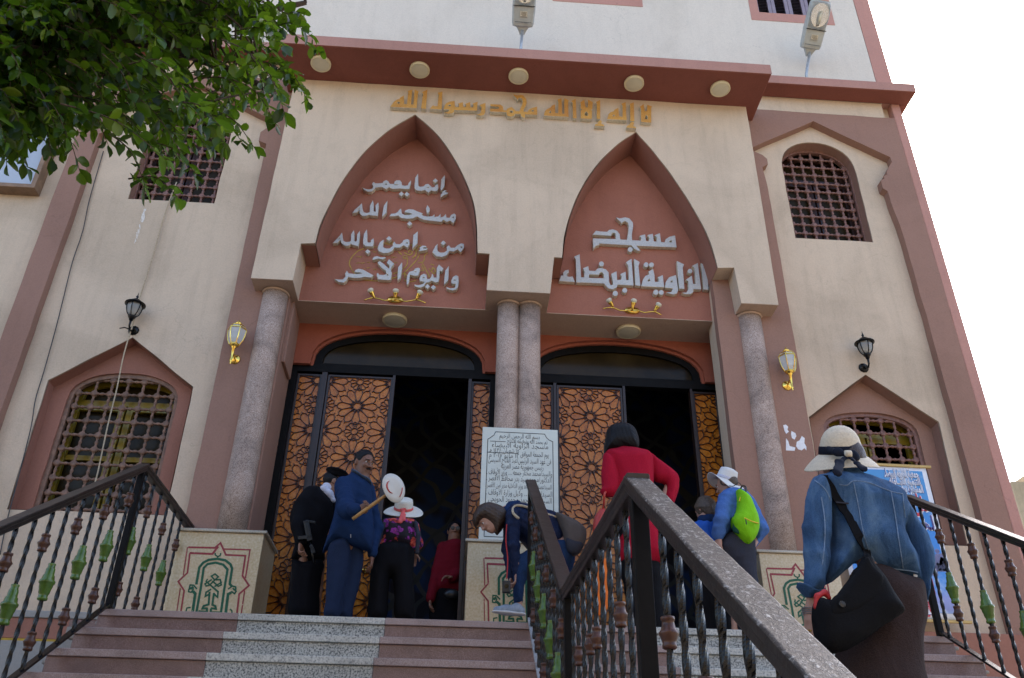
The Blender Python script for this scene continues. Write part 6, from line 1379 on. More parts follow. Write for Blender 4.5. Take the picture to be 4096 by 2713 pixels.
# ---- man in the navy jacket with the fan (turned to the right, looking over at the camera)
def navy_man():
    Y = 8.0; b = r2(690, 1540, Y); b.z = LZ; P = person((b.x, Y, LZ), 'man with moustache in a navy jacket holding out a stick fan')
    hc = r2(893, 305, Y+.0); face = V3(.64, -.72, -.30); s = 1.10
    nk = r2(870, 425, Y+.03); shR = r2(735, 480, Y-.10); shL = r2(925, 500, Y+.14); hipc = r2(750, 960, Y+.07); 
    elR = r2(760, 665, Y-.32); wrR = r2(850, 668, Y-.50); elL = r2(985, 800, Y+.22); wrL = r2(955, 1035, Y+.12)
    hr, hl = r2(685, 1000, Y+.02), r2(805, 1000, Y+.12); kr, kl = r2(660, 1290, Y-.03), r2(770, 1290, Y+.09); ar, al = offs(r2(632, 1560, Y-.03), 0, 0, 0), offs(r2(732, 1560, Y+.09), 0, 0, 0)
    ar.z = al.z = LZ+.08
    S = SDF(); q, fr = head(S, hc, face, (0.02, 0, 1), s, offs(nk, 0, .0, -.03))
    S.cap(offs(nk, 0, 0, -.05), hipc, .10, .11, .05); S.cap(shR, shL, .05, .05, .05); S.chain([shR, elR, wrR], [.032, .030, .025]); S.chain([shL, elL, wrL], [.032, .030, .025]); S.chain([hr, kr, ar], [.045, .036, .030]); S.chain([hl, kl, al], [.08, .055, .04], .04)
    fd = (r2(905, 640, Y-.55)-wrR); hand(S, wrR, V3(.62, -.25, .30), V3(.2, -.9, .1), 1.0, 1.05, 1); hand(S, wrL, V3(.05, -.1, -1), V3(-.9, 0, 0), 1.0, .55, 1)
    S.mesh('body', M['skin_brown'], P, .007); eyes(P, q, fr, s)
    H = SDF(); H.ell(q(0, -.018, .040), [.083*s, .100*s, .090*s], fr, .01); H.ell(q(0, .085, .0), [.078*s, .075*s, .088*s], fr, .01, True); H.plane(q(0, 0, -.035), -fr[2]); H.mesh('hair', M['hair_black'], P, .006, .002, 60)
    m_ = SDF(); m_.cap(q(-.026, .098, -.048), q(0, .106, -.043), .0045, .0075, .004).cap(q(.026, .098, -.048), q(0, .106, -.043), .0045, .0075, .004); m_.mesh('moustache', M['hair_black'], P, .0035)
    bw = SDF(); bw.cap(q(-.046, .090, .030), q(-.014, .101, .033), .0035, .0045, .002).cap(q(.046, .090, .030), q(.014, .101, .033), .0035, .0045, .002); bw.mesh('eyebrows', M['hair_black'], P, .0035)
    J = SDF(); J.poly(r2, [(800,368),(850,385),(905,425),(945,445),(960,520),(955,640),(968,740),(975,870),(960,960),(925,985),(800,957),(700,930),(620,965),(572,1003),(590,930),(620,840),(650,740),(670,640),(680,560),(700,500),(740,440),(780,400)], Y, .155, .13, .03)
    J.chain([shR, elR, offs(wrR, -.015, 0, 0)], [.085, .078, .052], .05); J.chain([shL, elL, offs(wrL, 0, 0, .03)], [.070, .066, .050], .05); J.cap(nk, offs(nk, .01, -.01, .035), .074, .070, .02)
    J.mesh('jacket', M['navy'], P, .009, 0.0162, 15, 3, (1, 1, .7))
    C = SDF(); C.poly(r2, [(796,360),(840,372),(890,408),(950,438),(956,478),(905,458),(850,424),(800,402)], Y-.02, .125, .04, .01); C.mesh('collar', M['collar_blue'], P, .007, .004, 18, 2)
    z = MB(); z.bar(offs(r2(790, 858, Y-.25)), offs(r2(790, 884, Y-.25)), .006, .006); z.build('zip_pull', M['steel'], P)
    T = SDF(); T.poly(r2, [(622,940),(700,890),(770,900),(790,1010),(765,1180),(725,1360),(690,1520),(580,1514),(590,1380),(600,1200),(600,1080)], Y-.03, .105, .09, .006); T.poly(r2, [(650,930),(790,895),(880,940),(887,1080),(866,1190),(845,1300),(812,1420),(785,1520),(690,1520),(670,1350),(640,1150)], Y+.09, .10, .09, .006); T.plane((0, 0, LZ+.03), (0, 0, -1)); T.mesh('trousers', M['navy_trouser'], P, .010, 0.0135, 11, 5, (1, 1, .4))
    shoe(P, ar, (.4, -.9)); shoe(P, al, (.6, -.8))
    # the fan he holds
    a, e = r2(805, 738, Y-.52), r2(1052, 560, Y-.62); fc = r2(1122, 498, Y-.64); t = thing('hand_fan', a, 'cream oval fan with red marks on a wooden stick, held in front of the doorway', 'fan')
    mb = MB(); mb.tube([a, a.lerp(e, .3), a.lerp(e, .7), e, e+(e-a)*.12], [.015, .0165, .0165, .013, .008], 10); mb.build('stick', M['stick'], t, smooth=True)
    mb = MB(); r_, f_, u_ = frame((.25, -.95, .1)); V = []; n = 32; tl = .35
    ux = (r_*cos(tl)+u_*-sin(tl)); uy = (r_*sin(tl)+u_*cos(tl))
    def fp(rx, rz, d): return [fc+ux*(.098*rx*cos(2*pi*k/n))+uy*(.142*rz*sin(2*pi*k/n))+f_*(d+.02*(rx*cos(2*pi*k/n))**2) for k in range(n)]
    V = fp(1, 1, 0)+fp(.6, .6, .006)+fp(.05, .05, .009); Fc = [(i*n+k, i*n+(k+1) % n, (i+1)*n+(k+1) % n, (i+1)*n+k) for i in range(2) for k in range(n)]+[tuple(2*n+k for k in range(n))]
    fo = obj('fan_face', V, Fc, M['fan_face'], t, smooth=True); sm = fo.modifiers.new('s', 'SOLIDIFY'); sm.thickness = .008
    mb = MB(); A = [fc+ux*(.048*cos(a_)+.01)+uy*(.062*sin(a_)+.006)+f_*.022 for a_ in [(-1.3+2.7*k/12) for k in range(13)]]; mb.tube(A, [.002+.006*sin(pi*k/12) for k in range(13)], 6); B_ = [fc+ux*x+uy*y+f_*.022 for x, y in ((-.075, -.02), (-.058, -.06), (-.028, -.10))]; mb.tube(spline(B_, 4), .0045, 6); mb.build('red_mark', M['fan_red'], t, smooth=True)
navy_man()
# ---- policeman behind him, leaning to the right
def policeman():
    Y = 8.42; b = r2(440, 1540, Y); P = person((b.x, Y, LZ), 'policeman in black uniform and cap, half hidden behind the man in navy')
    hc = r2(655, 455, Y+.05); face = V3(.93, .30, -.28); s = 1.0; nk = r2(590, 520, Y+.03); sh1 = r2(440, 600, Y-.08); sh2 = r2(640, 590, Y+.16); el = r2(385, 790, Y-.16); wr = r2(400, 925, Y-.22); hip = r2(470, 1030, Y); el2 = r2(690, 800, Y+.2); wr2 = r2(720, 950, Y+.1)
    h1, h2 = r2(420, 1050, Y-.05), r2(530, 1050, Y+.08); k1, k2 = r2(400, 1300, Y-.05), r2(520, 1300, Y+.06); a1, a2 = V3(r2(395, 1540, Y).x, Y-.05, LZ+.08), V3(r2(510, 1540, Y).x, Y+.08, LZ+.08)
    S = SDF(); q, fr = head(S, hc, face, (0.25, 0, 1), s, nk); S.cap(nk, hip, .055, .05, .05); S.cap(sh1, sh2, .05, .05, .05); S.chain([sh1, el, wr], [.032, .030, .025]); S.chain([sh2, el2, wr2], [.032, .030, .025]); S.chain([h1, k1, a1], [.045, .036, .030]); S.chain([h2, k2, a2], [.08, .055, .04])
    hand(S, wr, V3(.05, -.15, -1), V3(.9, -.2, 0), 1.08, .8, -1); hand(S, wr2, V3(.3, -.3, -.9), V3(0, -1, 0), 1, .5, 1); S.mesh('body', M['skin_tan'], P, .007); eyes(P, q, fr, s)
    H = SDF(); H.ell(q(0, -.02, .02), [.081, .100, .085], fr); H.ell(q(0, .09, -.02), [.08, .085, .085], fr, .01, True); H.plane(q(0, 0, -.05), -fr[2]); H.mesh('hair', M['hair_black'], P, .006, .002, 60)
    cap_, u, v = brim_hat(P, q(0, -.005, .055), fr[2]-fr[1]*.10, [(.088, 0), (.090, .035), (.105, .052), (.118, .062), (.110, .075), (.05, .085), (.0, .086)], M['police_black'], name='cap')
    mb = MB(); V = [q(.085*sin(a), .05+.095*cos(a)*k_ , .060-.018*k_) for k_ in (.45, 1.0) for a in [(-1.3+2.6*i/10) for i in range(11)]]; mb.add(V, [(i, i+1, 12+i, 11+i) for i in range(10)]); o = mb.build('visor', M['leather_black'], cap_); sm = o.modifiers.new('s', 'SOLIDIFY'); sm.thickness = .005
    J = SDF(); J.poly(r2, [(470,490),(545,488),(575,515),(605,545),(640,590),(655,640),(640,760),(600,880),(590,1000),(575,1065),(450,1080),(335,1070),(330,1020),(350,930),(320,800),(315,720),(340,640),(380,570),(430,515)], Y, .16, .14); J.chain([sh1, el, offs(wr, 0, 0, .02)], [.078, .070, .05], .05); J.chain([sh2, el2, wr2], [.075, .065, .05], .05); J.mesh('tunic', M['police_black'], P, .010, 0.0135, 13, 8)
    C = SDF(); C.chain([r2(575, 500, Y-.06), r2(620, 540, Y-.05), r2(650, 590, Y-.03)], [.035, .035, .028], .03); C.cap(nk, offs(nk, .02, 0, .03), .066, .064, .02); C.mesh('shirt_collar', M['white_cloth'], P, .007, .004, 25, 2)
    E_ = MB(); E_.bar(offs(r2(475, 492, Y-.06)), offs(r2(530, 492, Y-.02)), .05, .012); E_.build('shoulder_strap', simple('gold_braid', (.35, .24, .08), .6), P)
    T = SDF(); T.poly(r2, [(335,1060),(450,1070),(575,1060),(560,1200),(545,1350),(520,1530),(310,1520),(318,1300),(328,1150)], Y, .14, .12); T.plane((0, 0, LZ+.03), (0, 0, -1)); T.mesh('trousers', M['police_black'], P, .011, 0.0108, 10, 4)
    shoe(P, a1, (.7, -.6)); shoe(P, a2, (.8, -.5))
    t = thing('submachine_gun', r2(470, 900, Y-.26), 'black compact gun hanging at the side of the policeman', 'gun')
    g1, g2 = r2(440, 755, Y-.26), r2(490, 1010, Y-.26); d = (g2-g1).normalized(); xx = V3(1, 0, 0); mb = MB(); mb.bar(g1, g1.lerp(g2, .62), .045, .05); mb.bar(g1.lerp(g2, .1), g1.lerp(g2, .5), .055, .03); mb.build('receiver', M['leather_black'], t, bevel=.004)
    mb = MB(); mb.tube([g1.lerp(g2, .6), g2, g2+d*.10], .013, 10); mb.build('barrel', M['black_iron'], t, smooth=True); mb = MB(); mb.bar(g1.lerp(g2, .5), g1.lerp(g2, .5)+V3(-.10, -.02, -.02), .03, .035); mb.build('magazine', M['black_iron'], t, bevel=.003); mb = MB(); mb.bar(g1.lerp(g2, .75), g1.lerp(g2, .98)+V3(.02, 0, 0), .03, .03); mb.bar(g1, g1+V3(.09, 0, -.01), .018, .022); mb.build('grip', M['leather_black'], t, bevel=.003)
policeman()
# ---- woman in the straw hat and floral top, stooping, seen from behind
def floral():
    Y = 8.45; b = r2(1100, 1540, Y); P = person((b.x, Y, LZ), 'woman in floral top and wide pale hat with coral ribbon, stooping, seen from behind')
    hc = r2(1205, 690, Y+.10); face = V3(.05, .95, .25); up = V3(0, -.3, 1); nk = r2(1195, 745, Y+.02); s1, s2 = r2(1075, 800, Y), r2(1290, 800, Y); e1, e2 = r2(1035, 930, Y+.15), r2(1315, 930, Y+.15); w1, w2 = r2(1070, 1010, Y+.36), r2(1290, 1010, Y+.36); hip = r2(1115, 1040, Y-.10)
    h1, h2 = r2(1040, 1060, Y-.06), r2(1195, 1060, Y-.06); k1, k2 = r2(1010, 1300, Y+.02), r2(1210, 1300, Y+.02); a1, a2 = V3(r2(995, 1540, Y).x, Y, LZ+.08), V3(r2(1215, 1540, Y).x, Y, LZ+.08)
    S = SDF(); q, fr = head(S, hc, face, up, 1.0, nk); S.cap(nk, hip, .055, .05, .05); S.cap(s1, s2, .045, .045, .04); S.chain([s1, e1, w1], [.032, .030, .025]); S.chain([s2, e2, w2], [.032, .030, .025]); S.chain([h1, k1, a1], [.045, .036, .030]); S.chain([h2, k2, a2], [.045, .036, .030]); hand(S, w1, V3(.1, .8, -.4), V3(0, 0, -1), .95, .6, 1); hand(S, w2, V3(-.1, .8, -.4), V3(0, 0, -1), .95, .6, -1); S.mesh('body', M['skin_fair'], P, .008); eyes(P, q, fr, 1.0)
    H = SDF(); H.ell(q(0, -.02, .0), [.088, .105, .11], fr); H.ell(q(0, .11, -.03), [.075, .085, .10], fr, .01, True); H.mesh('hair', M['hair_brown'], P, .007, .003, 50)
    ht, u, v = brim_hat(P, r2(1203, 672, Y+.06), V3(.02, -.60, .80), [(.200, -.010), (.180, -.006), (.13, .002), (.096, .010), (.094, .04), (.092, .085), (.086, .112), (.070, .120), (.03, .122), (0, .121)], M['straw_white'], lambda a, r: .012*sin(2*a+.5)*max(0, (r-.10)/.10))
    rb = MB(); cc = r2(1203, 672, Y+.06); upv = V3(.02, -.60, .80).normalized(); rb.lathe(cc, [(.096, .014), (.0985, .016), (.0975, .038), (.094, .040)], 36, upv); rb.build('hat_band', M['ribbon'], ht, smooth=True)
    kb = SDF(); kn = r2(1200, 665, Y-.06); kb.cap(offs(kn, -.02, 0, 0), offs(kn, .02, -.01, 0), .014, .014, .01); kb.chain([kn, r2(1195, 700, Y-.12), r2(1180, 755, Y-.16)], [.012, .018, .026], .01, ((0, 1, 0), .3)); kb.chain([kn, r2(1210, 705, Y-.12), r2(1208, 740, Y-.16)], [.012, .016, .020], .01, ((0, 1, 0), .3)); kb.mesh('ribbon_bow', M['ribbon'], ht, .006, .004, 40, 3)
    J = SDF(); J.poly(r2, [(1045,745),(1110,735),(1200,740),(1290,745),(1312,790),(1312,880),(1305,960),(1270,988),(1200,980),(1100,962),(1000,992),(978,985),(1020,930),(1030,860),(1030,790)], Y-.02, .14, .13); J.chain([s1, e1, e1.lerp(w1, .6)], [.05, .05, .04], .03); J.chain([s2, e2, e2.lerp(w2, .6)], [.05, .05, .04], .03); J.mesh('top', M['floral'], P, .009, 0.0108, 14, 2)
    T = SDF(); T.poly(r2, [(985,985),(1040,930),(1150,915),(1260,935),(1288,1000),(1280,1150),(1285,1300),(1280,1530),(1140,1530),(1130,1350),(1115,1215),(1095,1215),(1085,1350),(1062,1530),(925,1525),(935,1300),(945,1150)], Y-.02, .15, .12); T.plane((0, 0, LZ+.03), (0, 0, -1)); T.mesh('trousers', M['black_cloth'], P, .010, 0.0121, 10, 6, (1, 1, .4)); shoe(P, a1, (0, 1)); shoe(P, a2, (.1, 1))
    st = SDF(); st.chain([r2(1055, 775, Y-.12), r2(1020, 850, Y-.15), r2(1000, 950, Y-.13)], [.02, .022, .02], .01).chain([r2(1300, 770, Y-.12), r2(1320, 860, Y-.15), r2(1310, 1000, Y-.13)], [.02, .022, .02], .01); st.mesh('pack_straps', M['grey_cloth'], P, .008)
floral()
# ---- dim figure in a red jacket inside the hall
def dim():
    Y = 9.9; P = person((r2(1530, 1500, Y).x, Y, LZ), 'dim figure in a red jacket and dark trousers inside the left doorway')
    hc = r2(1605, 835, Y); nk = r2(1600, 900, Y); s1, s2 = r2(1510, 960, Y), r2(1655, 960, Y); e1, e2 = r2(1470, 1130, Y-.05), r2(1670, 1130, Y); w1, w2 = r2(1415, 1360, Y-.15), r2(1590, 1200, Y-.2); h1, h2 = r2(1500, 1320, Y), r2(1590, 1320, Y); a1, a2 = V3(r2(1470, 1540, Y).x, Y, LZ+.08), V3(r2(1570, 1540, Y).x, Y, LZ+.08)
    S = SDF(); q, fr = head(S, hc, V3(.05, -1, -.05), (0, 0, 1), 1.0, nk); S.cap(nk, r2(1565, 1280, Y), .055, .05, .05); S.chain([s1, e1, w1], [.032, .030, .025]); S.chain([s2, e2, w2], [.032, .030, .025]); S.chain([h1, (h1+a1)/2, a1], [.045, .036, .030]); S.chain([h2, (h2+a2)/2, a2], [.045, .036, .030]); hand(S, w1, V3(0, -.1, -1), V3(1, 0, 0), 1, .5, -1); hand(S, w2, V3(-.8, -.4, 0), V3(0, 0, -1), 1, .6, 1); S.mesh('body', M['skin_tan'], P, .008); eyes(P, q, fr, 1.0)
    H = SDF(); H.ell(q(0, -.02, .03), [.086, .10, .095], fr); H.ell(q(0, .09, -.03), [.07, .08, .09], fr, .01, True); H.mesh('hair', M['hair_black'], P, .007); mb = MB(); 
    for sg in (-1, 1): mb.lathe(q(sg*.031, .10, .012), [(.0, 0), (.024, .001), (.024, .004), (0, .005)], 14, fr[1])
    mb.bar(q(-.01, .104, .016), q(.01, .104, .016), .004, .004); mb.build('sunglasses', M['leather_black'], P)
    J = SDF(); J.poly(r2, [(1560,905),(1640,900),(1690,960),(1690,1330),(1540,1345),(1440,1330),(1450,1180),(1470,1050),(1505,950)], Y, .15, .13); J.chain([s1, e1, w1], [.065, .06, .05], .04); J.chain([s2, e2, w2], [.065, .06, .05], .04); J.mesh('jacket', M['red_jacket'], P, .011, 0.0121, 13, 5)
    T = SDF(); T.chain([h1, (h1+a1)/2, a1], [.13, .1, .09], .05); T.chain([h2, (h2+a2)/2, a2], [.13, .1, .09], .05); T.plane((0, 0, LZ+.03), (0, 0, -1)); T.mesh('trousers', M['black_cloth'], P, .012); shoe(P, a1, (0, -1)); shoe(P, a2, (.2, -1))
    t = SDF(); t.ell(r2(1580, 1330, Y-.22), [.09, .05, .06]); tag(t.mesh('waist_bag', M['leather_black'], None, .008), 'small black waist bag on the red jacketed figure in the hall', 'bag')
dim()
# ---- woman bending at the plaque (profile to the left, quilted navy gilet, grey pack, foot on the pedestal edge)
def bender():
    Y = 7.75; b = r3(560, 1480, Y); P = person((b.x, Y, LZ), 'woman with brown bob bending low to the left at the plaque, one trainer raised')
    hc = r3(268, 752, Y-.05); face = V3(-.58, -.30, -.76); up = V3(-.80, 0, .60); nk = r3(395, 700, Y); s1 = r3(440, 720, Y-.14); s2 = r3(440, 700, Y+.18); e1 = r3(440, 930, Y-.16); w1 = r3(470, 1120, Y-.13); e2 = r3(400, 950, Y+.10); w2 = r3(430, 1150, Y+.05); hip = r3(800, 860, Y)
    h1, h2 = r3(790, 900, Y-.10), r3(800, 900, Y+.12); k1 = r3(480, 1060, Y-.14); a1 = r3(480, 1350, Y-.10); k2 = r3(760, 1180, Y+.12); a2 = V3(r3(730, 1480, Y).x, Y+.12, LZ+.08)
    S = SDF(); q, fr = head(S, hc, face, up, 1.0, nk); S.cap(nk, hip, .055, .05, .05); S.cap(s1, s2, .045, .045, .04); S.chain([s1, e1, w1], [.032, .030, .025]); S.chain([s2, e2, w2], [.032, .030, .025]); S.chain([h1, k1, a1], [.045, .036, .030]); S.chain([h2, k2, a2], [.045, .036, .030]); hand(S, w1, V3(-.1, 0, -1), V3(-.8, .3, 0), .95, .7, 1); hand(S, w2, V3(-.1, 0, -1), V3(-.8, .3, 0), .95, .7, 1); S.mesh('body', M['skin_fair'], P, .007); eyes(P, q, fr, 1.0)
    H = SDF(); H.poly(r3, [(155,745),(172,692),(210,650),(270,632),(340,650),(395,690),(405,745),(372,800),(335,850),(312,835),(285,795),(235,768),(205,772),(185,802),(165,785)], Y-.05, .115, .08, .02); H.ell(q(0, .10, -.05), [.05, .07, .10], fr, .02, True); H.mesh('hair', M['hair_brown'], P, .006, .009, 45, 3, (1, 1, 1))
    J = SDF(); J.poly(r3, [(400,672),(470,640),(560,650),(690,690),(760,720),(790,800),(800,930),(700,960),(560,960),(500,900),(470,880),(400,890),(370,840),(375,740)], Y, .18, .14); J.mesh('quilted_gilet', M['quilt'], P, .009, .014, 34, 2, (1, .3, .4))
    A = SDF(); A.chain([s1, e1, w1], [.07, .055, .042], .03); A.chain([s2, e2, w2], [.065, .052, .04], .03); A.mesh('sleeves', M['quilt'], P, .009, .010, 34, 6, (.2, .2, 1))
    C = SDF(); C.chain([r3(405, 760, Y-.08), r3(390, 700, Y-.06), r3(430, 660, Y), r3(470, 640, Y)], [.045, .05, .05, .04], .03); C.mesh('hood', M['royal_blue'] if False else M['navy'], P, .009, 0.0081, 20, 3)
    T = SDF(); T.poly(r3, [(450,1010),(500,985),(600,930),(800,890),(860,1000),(780,1120),(640,1150),(530,1170),(508,1325),(445,1332),(440,1200),(438,1080)], Y-.08, .12, .09); T.chain([h2, k2, offs(a2, 0, 0, .0)], [.125, .092, .07], .04); T.mesh('jeans', M['jeans'], P, .010, 0.0108, 13, 7)
    shoe(P, r3(465, 1345, Y-.12), (-1, -.15), 'shoe', 'sole'); shoe(P, a2, (-.8, -.5), 'shoe', 'sole')
    t = thing('shoulder_bag', r3(860, 850, Y-.1), 'taupe canvas bag on the back of the bending woman', 'bag'); B_ = SDF(); B_.poly(r3, [(730,705),(800,722),(880,758),(940,810),(952,870),(932,940),(890,992),(840,996),(805,950),(780,830)], Y-.14, .11, .08); B_.mesh('pouch', M['grey_bag'], t, .009, .008, 9, 2); B2 = SDF(); B2.poly(r3, [(805,880),(850,885),(905,900),(930,930),(890,985),(845,988),(812,950)], Y-.20, .06, .06); B2.mesh('base_panel', M['leather_black'] if False else M['grey_cloth'], t, .009)
    st = MB(); st.tube(spline([r3(740, 730, Y-.15), r3(620, 690, Y-.19), r3(500, 650, Y-.17), r3(445, 660, Y-.15), r3(440, 700, Y-.22), r3(480, 740, Y-.24)], 5), .012, 8); st.build('strap', M['rope'], t, smooth=True)
    c = thing('camera', r3(395, 1215, Y-.2), 'small black camera hanging on a red cord under the bending woman', 'camera'); mb = MB(); p = r3(393, 1215, Y-.2); mb.box((p.x-.035, p.y-.02, p.z-.055), (p.x+.035, p.y+.02, p.z+.05)); mb.build('case', M['leather_black'], c, bevel=.008); mb = MB(); mb.lathe((p.x, p.y-.02, p.z), [(.018, 0), (.018, .008), (.0, .009)], 14, (0, -1, 0)); mb.build('lens', M['dark_glass'], c); mb = MB(); mb.tube(spline([r3(395, 780, Y-.2), r3(390, 900, Y-.2), r3(402, 1020, Y-.2), r3(395, 1160, Y-.2)], 5), .0055, 6); mb.build('cord', M['red_trim'], c)
bender()
# ---- woman in the crimson coat at the right door
def redcoat():
    Y = 7.42; b = r4(420, 1480, Y); P = person((b.x, Y, LZ), 'black-haired woman in a long crimson coat, left hand on her hip, seen from behind')
    hc = r4(325, 165, Y); face = V3(-.28, .96, .10); nk = r4(330, 262, Y); s1, s2 = r4(235, 320, Y), r4(515, 330, Y+.04); e1 = r4(245, 470, Y-.10); w1 = r4(260, 560, Y+.05); e2 = r4(665, 460, Y+.06); w2 = r4(600, 640, Y-.02); hip = r4(425, 720, Y); lo = r4(455, 1040, Y)
    e1 = r4(225, 535, Y-.06); w1 = r4(265, 555, Y-.04)
    h1, h2 = r4(360, 800, Y), r4(480, 800, Y); a1, a2 = V3(r4(440, 1480, Y).x, Y, LZ+.08), V3(r4(570, 1480, Y).x, Y+.05, LZ+.08)
    S = SDF(); q, fr = head(S, hc, face, (0, 0, 1), 1.02, nk); S.cap(nk, hip, .055, .05, .05); S.cap(s1, s2, .045, .045, .04); S.chain([s1, e1, w1], [.032, .030, .025]); S.chain([s2, e2, w2], [.032, .030, .025]); S.chain([h1, (h1+a1)/2, a1], [.045, .036, .030]); S.chain([h2, (h2+a2)/2, a2], [.045, .036, .030]); hand(S, w1, V3(.2, .5, -.6), V3(.5, 0, -.3), .95, .9, 1); hand(S, w2, V3(-.8, .1, -.4), V3(-.2, .6, -.3), .95, .4, 1); S.mesh('body', M['skin_fair'], P, .008); eyes(P, q, fr, 1)
    H = SDF(); H.poly(r4, [(213,170),(222,122),(252,95),(300,82),(350,85),(400,108),(430,150),(446,215),(432,262),(385,274),(330,272),(245,280),(205,290),(203,220)], Y-.0, .135, .10, .02); H.ell(q(0, .115, -.06), [.062, .08, .12], fr, .02, True); H.mesh('hair', M['hair_black'], P, .006, .007, 40, 3, (1, 1, .15))
    J = SDF(); J.poly(r4, [(205,288),(285,258),(385,250),(455,265),(530,297),(548,430),(545,560),(560,700),(585,850),(606,1045),(300,1045),(300,850),(290,700),(272,560),(258,440)], Y, .155, .14, .03)
    J.poly(r4, [(205,285),(190,360),(180,440),(186,520),(172,545),(205,582),(270,585),(302,540),(310,470),(292,400),(262,320)], Y-.075, .085, .08, .006); J.poly(r4, [(515,293),(580,330),(640,372),(718,440),(723,520),(702,600),(675,650),(600,640),(625,580),(632,500),(545,460)], Y+.02, .085, .07, .006); J.cap(nk, offs(nk, 0, 0, .03), .074, .070, .02); J.mesh('coat', M['red_wool'], P, .010, 0.0149, 10, 12, (1, 1, .5))
    ck = MB(); ck.tube(spline([r4(300, 250, Y-.068), r4(340, 257, Y-.082), r4(385, 248, Y-.068)], 5), .005, 6); ck.build('necklace', M['brass'], P)
    T = SDF(); T.chain([h1, (h1+a1)/2, a1], [.11, .09, .08], .05); T.chain([h2, (h2+a2)/2, a2], [.11, .09, .08], .05); T.plane((0, 0, LZ+.03), (0, 0, -1)); T.mesh('trousers', M['black_cloth'], P, .012, 0.0095, 10, 3); shoe(P, a1, (0, 1)); shoe(P, a2, (0, 1))
    t = thing('handbag', r4(190, 760, Y-.1), 'red leather handbag hanging from the arm of the crimson coat', 'bag'); B_ = SDF(); B_.poly(r4, [(190,668),(225,690),(260,720),(240,800),(200,880),(120,900),(122,830),(130,740),(160,690)], Y-.13, .06, .06); B_.mesh('pouch', M['red_bag'], t, .008, .006, 22, 4); mb = MB(); mb.tube(spline([r4(190, 690, Y-.13), r4(200, 640, Y-.20), r4(205, 570, Y-.25), r4(215, 555, Y-.2)], 4), .009, 6); mb.tube(spline([r4(225, 690, Y-.13), r4(262, 640, Y-.2), r4(275, 580, Y-.24)], 4), .009, 6); mb.build('strap', M['red_bag'], t, smooth=True)
    sc = SDF(); sc.chain([r4(205, 1050, Y-.12), r4(200, 1180, Y-.12), r4(190, 1300, Y-.12), r4(175, 1380, Y-.12)], [.05, .06, .06, .05], .04, ((0, 1, 0), .5)); tag(sc.mesh('scarf', M['orange_cloth'], None, .010, .01, 14, 4, (1, 1, .3)), 'orange cloth hanging beside the crimson coat, seen through the centre railing', 'scarf')
redcoat()
